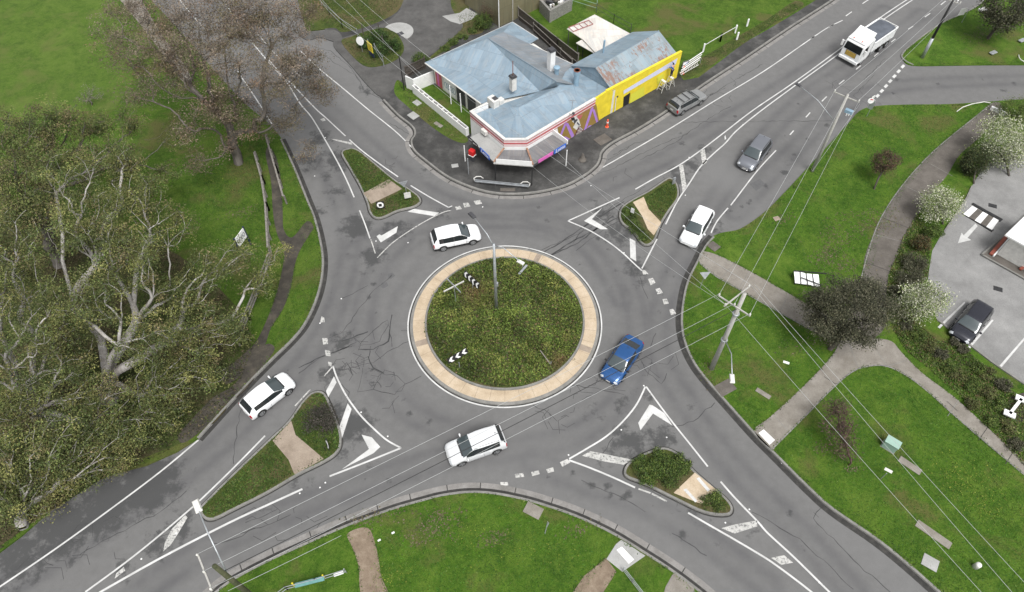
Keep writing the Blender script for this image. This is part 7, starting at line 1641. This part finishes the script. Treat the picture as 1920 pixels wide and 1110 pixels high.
# trestles + painter
def fr(u, off=.0): a_ = Vector((P5.x, P5.y, 0)); c_ = Vector((P6.x, P6.y, 0)); d_ = (c_-a_).normalized(); n_ = Vector((d_.y, -d_.x, 0)); return a_.lerp(c_, u)+n_*off, d_, n_
def trestle(px, py, label):
    f = G(px, py, GZ); _, d_, n_ = fr(0); t = thing('step_ladder', f, label, 'ladder', 'step ladders under the painter')
    top = f+Vector((0,0,1.25))
    for s in (-.28, .28):
        for e in (-.45, .45): b = MB(); b.bar(f+n_*s*1.3+d_*e, top+n_*s+d_*e*.15, .03); part(t, 'leg', b, M['white'])
    b = MB()
    for k in range(1, 4):
        for e in (-1, 1): z = k*.3; b.bar(f+n_*-.3+d_*e*(.45-.1*k)+Vector((0,0,z)), f+n_*.3+d_*e*(.45-.1*k)+Vector((0,0,z)), .025)
    part(t, 'rungs', b, M['offwhite']); b = MB(); b.box((top.x, top.y, top.z), (.3,.62,.05), math.atan2(d_.y, d_.x)); part(t, 'top_step', b, M['offwhite'])
trestle(1241,169, 'white step ladder left of the painter at the yellow wall'); trestle(1255,162, 'white step ladder directly under the painter at the yellow wall')
fp = G(1255,162,GZ); _, d_, n_ = fr(0); base_p = fp+Vector((0,0,1.27))-n_*.05
per = thing('person', base_p, 'person in dark trousers and blue jacket on a ladder painting the yellow wall', 'person')
def skin_body(name, nodes, edges, mat, parent, sub=1):
    me = bpy.data.meshes.new(name); me.from_pydata([n_[0] for n_ in nodes], edges, []); o = link(bpy.data.objects.new(name, me)); o.parent = parent
    sk = o.modifiers.new('s', 'SKIN'); sk.use_smooth_shade = True
    if not me.skin_vertices: 
        bpy.context.view_layer.objects.active = o
    lay = me.skin_vertices[0].data if me.skin_vertices else None
    if lay:
        for i, n_ in enumerate(nodes): lay[i].radius = (n_[1], n_[1] if len(n_) < 3 else n_[2])
        lay[0].use_root = True
    su = o.modifiers.new('u', 'SUBSURF'); su.levels = sub; su.render_levels = sub; me.materials.append(mat); return o
wl = -n_   # towards the wall
def V3(a, s, z): return tuple(wl*a + d_*s + Vector((0,0,z)))
nodes = [(V3(0,0,.95),.13,.11),(V3(.0,0,1.2),.12,.10),(V3(.02,0,1.42),.15,.11),(V3(.03,0,1.52),.06),(V3(.05,0,1.62),.085),(V3(.06,0,1.72),.08),
 (V3(0,.10,.90),.085),(V3(.03,.11,.48),.06),(V3(0,.12,.09),.042),(V3(.12,.12,.04),.035),(V3(0,-.10,.90),.085),(V3(.03,-.11,.48),.06),(V3(0,-.12,.09),.042),(V3(.12,-.12,.04),.035),
 (V3(.02,.20,1.40),.055),(V3(.20,.27,1.45),.042),(V3(.40,.25,1.65),.032),(V3(.46,.25,1.70),.026),(V3(.02,-.20,1.40),.055),(V3(.12,-.28,1.18),.042),(V3(.32,-.24,1.22),.032),(V3(.38,-.24,1.25),.026)]
edges = [(0,1),(1,2),(2,3),(3,4),(4,5),(0,6),(6,7),(7,8),(8,9),(0,10),(10,11),(11,12),(12,13),(2,14),(14,15),(15,16),(16,17),(2,18),(18,19),(19,20),(20,21)]
for hb, s in ((17, .25), (21, -.24)):
    bz = nodes[hb][0]
    for k in range(5):
        o1 = Vector(bz)+Vector(d_)*(-.03+.015*k)+Vector(wl)*(.04 if k else .015)+Vector((0,0,.02)); o2 = o1+Vector(wl)*(.03)+Vector((0,0,-.01-.002*k)); i0 = len(nodes)
        nodes += [(tuple(o1), .009), (tuple(o2), .008)]; edges += [(hb, i0), (i0, i0+1)]
SKN = simple('skin_mat', (.45,.27,.20), .6, var=0)
body = skin_body('body', nodes, edges, SKN, per)
def cloth(name, idx, ed, mat, grow_=.018): skin_body(name, [(nodes[i][0], nodes[i][1]+grow_, (nodes[i][2] if len(nodes[i]) > 2 else nodes[i][1])+grow_) for i in idx], ed, mat, per)
cloth('trousers', [0,6,7,8,10,11,12], [(0,1),(1,2),(2,3),(0,4),(4,5),(5,6)], M['navy']); cloth('jacket', [1,0,2,14,15,16,18,19,20], [(0,1),(0,2),(2,3),(3,4),(4,5),(2,6),(6,7),(7,8)], simple('blue_jacket_mat', (.03,.10,.34), .8), .022)
b = MB(); b.lathe(V3(.045,0,1.66), [(.09,0),(.105,.04),(.09,.10),(.04,.135),(.005,.14)], 12); b.build('hair', M['black'], per, smooth=True)
# bottom furniture
t = rail([(524,1118),(540,1106),(595,1092),(650,1074)], .95, 'grey pedestrian rail with teal panel by the dirt track at the bottom', 2, 1.8, 'galv', .06, 'pedestrian_rail', rw=.04, rh=.04)
b = MB(); a, c = G(553,1098,.85), G(608,1084,.85); b.bar(a, c, .32, .06); part(t, 'teal_panel', b, simple('teal_mat', (.12,.27,.26), .6))
for x, y in ((548,1094), (605,1079)): p = G(x, y, .9); b = MB(); b.lathe(p, [(.06,-.5),(.06,.08),(.02,.12)], 8); part(t, 'yellow_cap', b, M['yellow'])
b = MB(); b.bar(G(626,1079,.5), G(644,1073,.5), .18, .1); part(t, 'white_plate', b, M['white'])
rail([(1168,1070),(1185,1092),(1205,1118)], .95, 'grey metal pedestrian rail beside the bottom right ramp', 3, 1.3, 'galv', .06, 'pedestrian_rail', rw=.03, rh=.04)
f = G(1022,1000,GZ); t = thing('sign_post', f, 'thin bent grey post with a small plate in the bottom lawn', 'post'); b = MB(); b.tube([f, G(1027,978,1.2)], .03, 6); b.bar(G(1025,988,.9), G(1029,980,1.3), .08, .03); part(t, 'stick', b, M['galv'])
for x, y, l in ((711,1013,'white litter scrap beside the dirt track'), (737,999,'smaller white litter scrap on the bottom lawn')):
    p = G(x, y, GZ); b = MB(); b.box((0,0,.04), (.25,.15,.06), .5, .7); o = b.build('litter', M['white'], bevel=.02); o.location = p; tag(o, l, 'litter')
# white bench-like stand at the right edge
t = thing('white_stand', G(1900,775,GZ), 'white metal H shaped stand on dark soil at the right edge', 'stand'); a, c = G(1893,776,.6), G(1915,748,.6)
b = MB(); b.bar(a, c, .22, .12); part(t, 'beam', b, M['white'])
for e in (a, c): b = MB(); dd = Vector((.45,-.28,0)); b.bar(e-dd*.8, e+dd*.8, .5, .12); part(t, 'foot', b, M['white'])
slab('soil_patch', [(1893,745),(1912,738),(1925,735),(1925,790),(1905,790),(1888,775)], M['mud'], z1=GZ+.03, smooth=False)
# hoop + low wall by the park corner
b = MB(); b.tube([G(x, y, GZ+.05) for x, y in ((1794,209),(1805,201),(1822,195),(1845,191),(1857,193))], .05, 6); tag(b.build('edging', M['offwhite']), 'curved white edging at the far corner of the park lawn', 'edging')
t = thing('low_white_wall', G(1872,207,GZ), 'short white block wall beside the top of the park path', 'wall'); b = MB(); b.bar(G(1858,202,.35), G(1886,214,.35), .25, .4); part(t, 'block', b, M['white'])
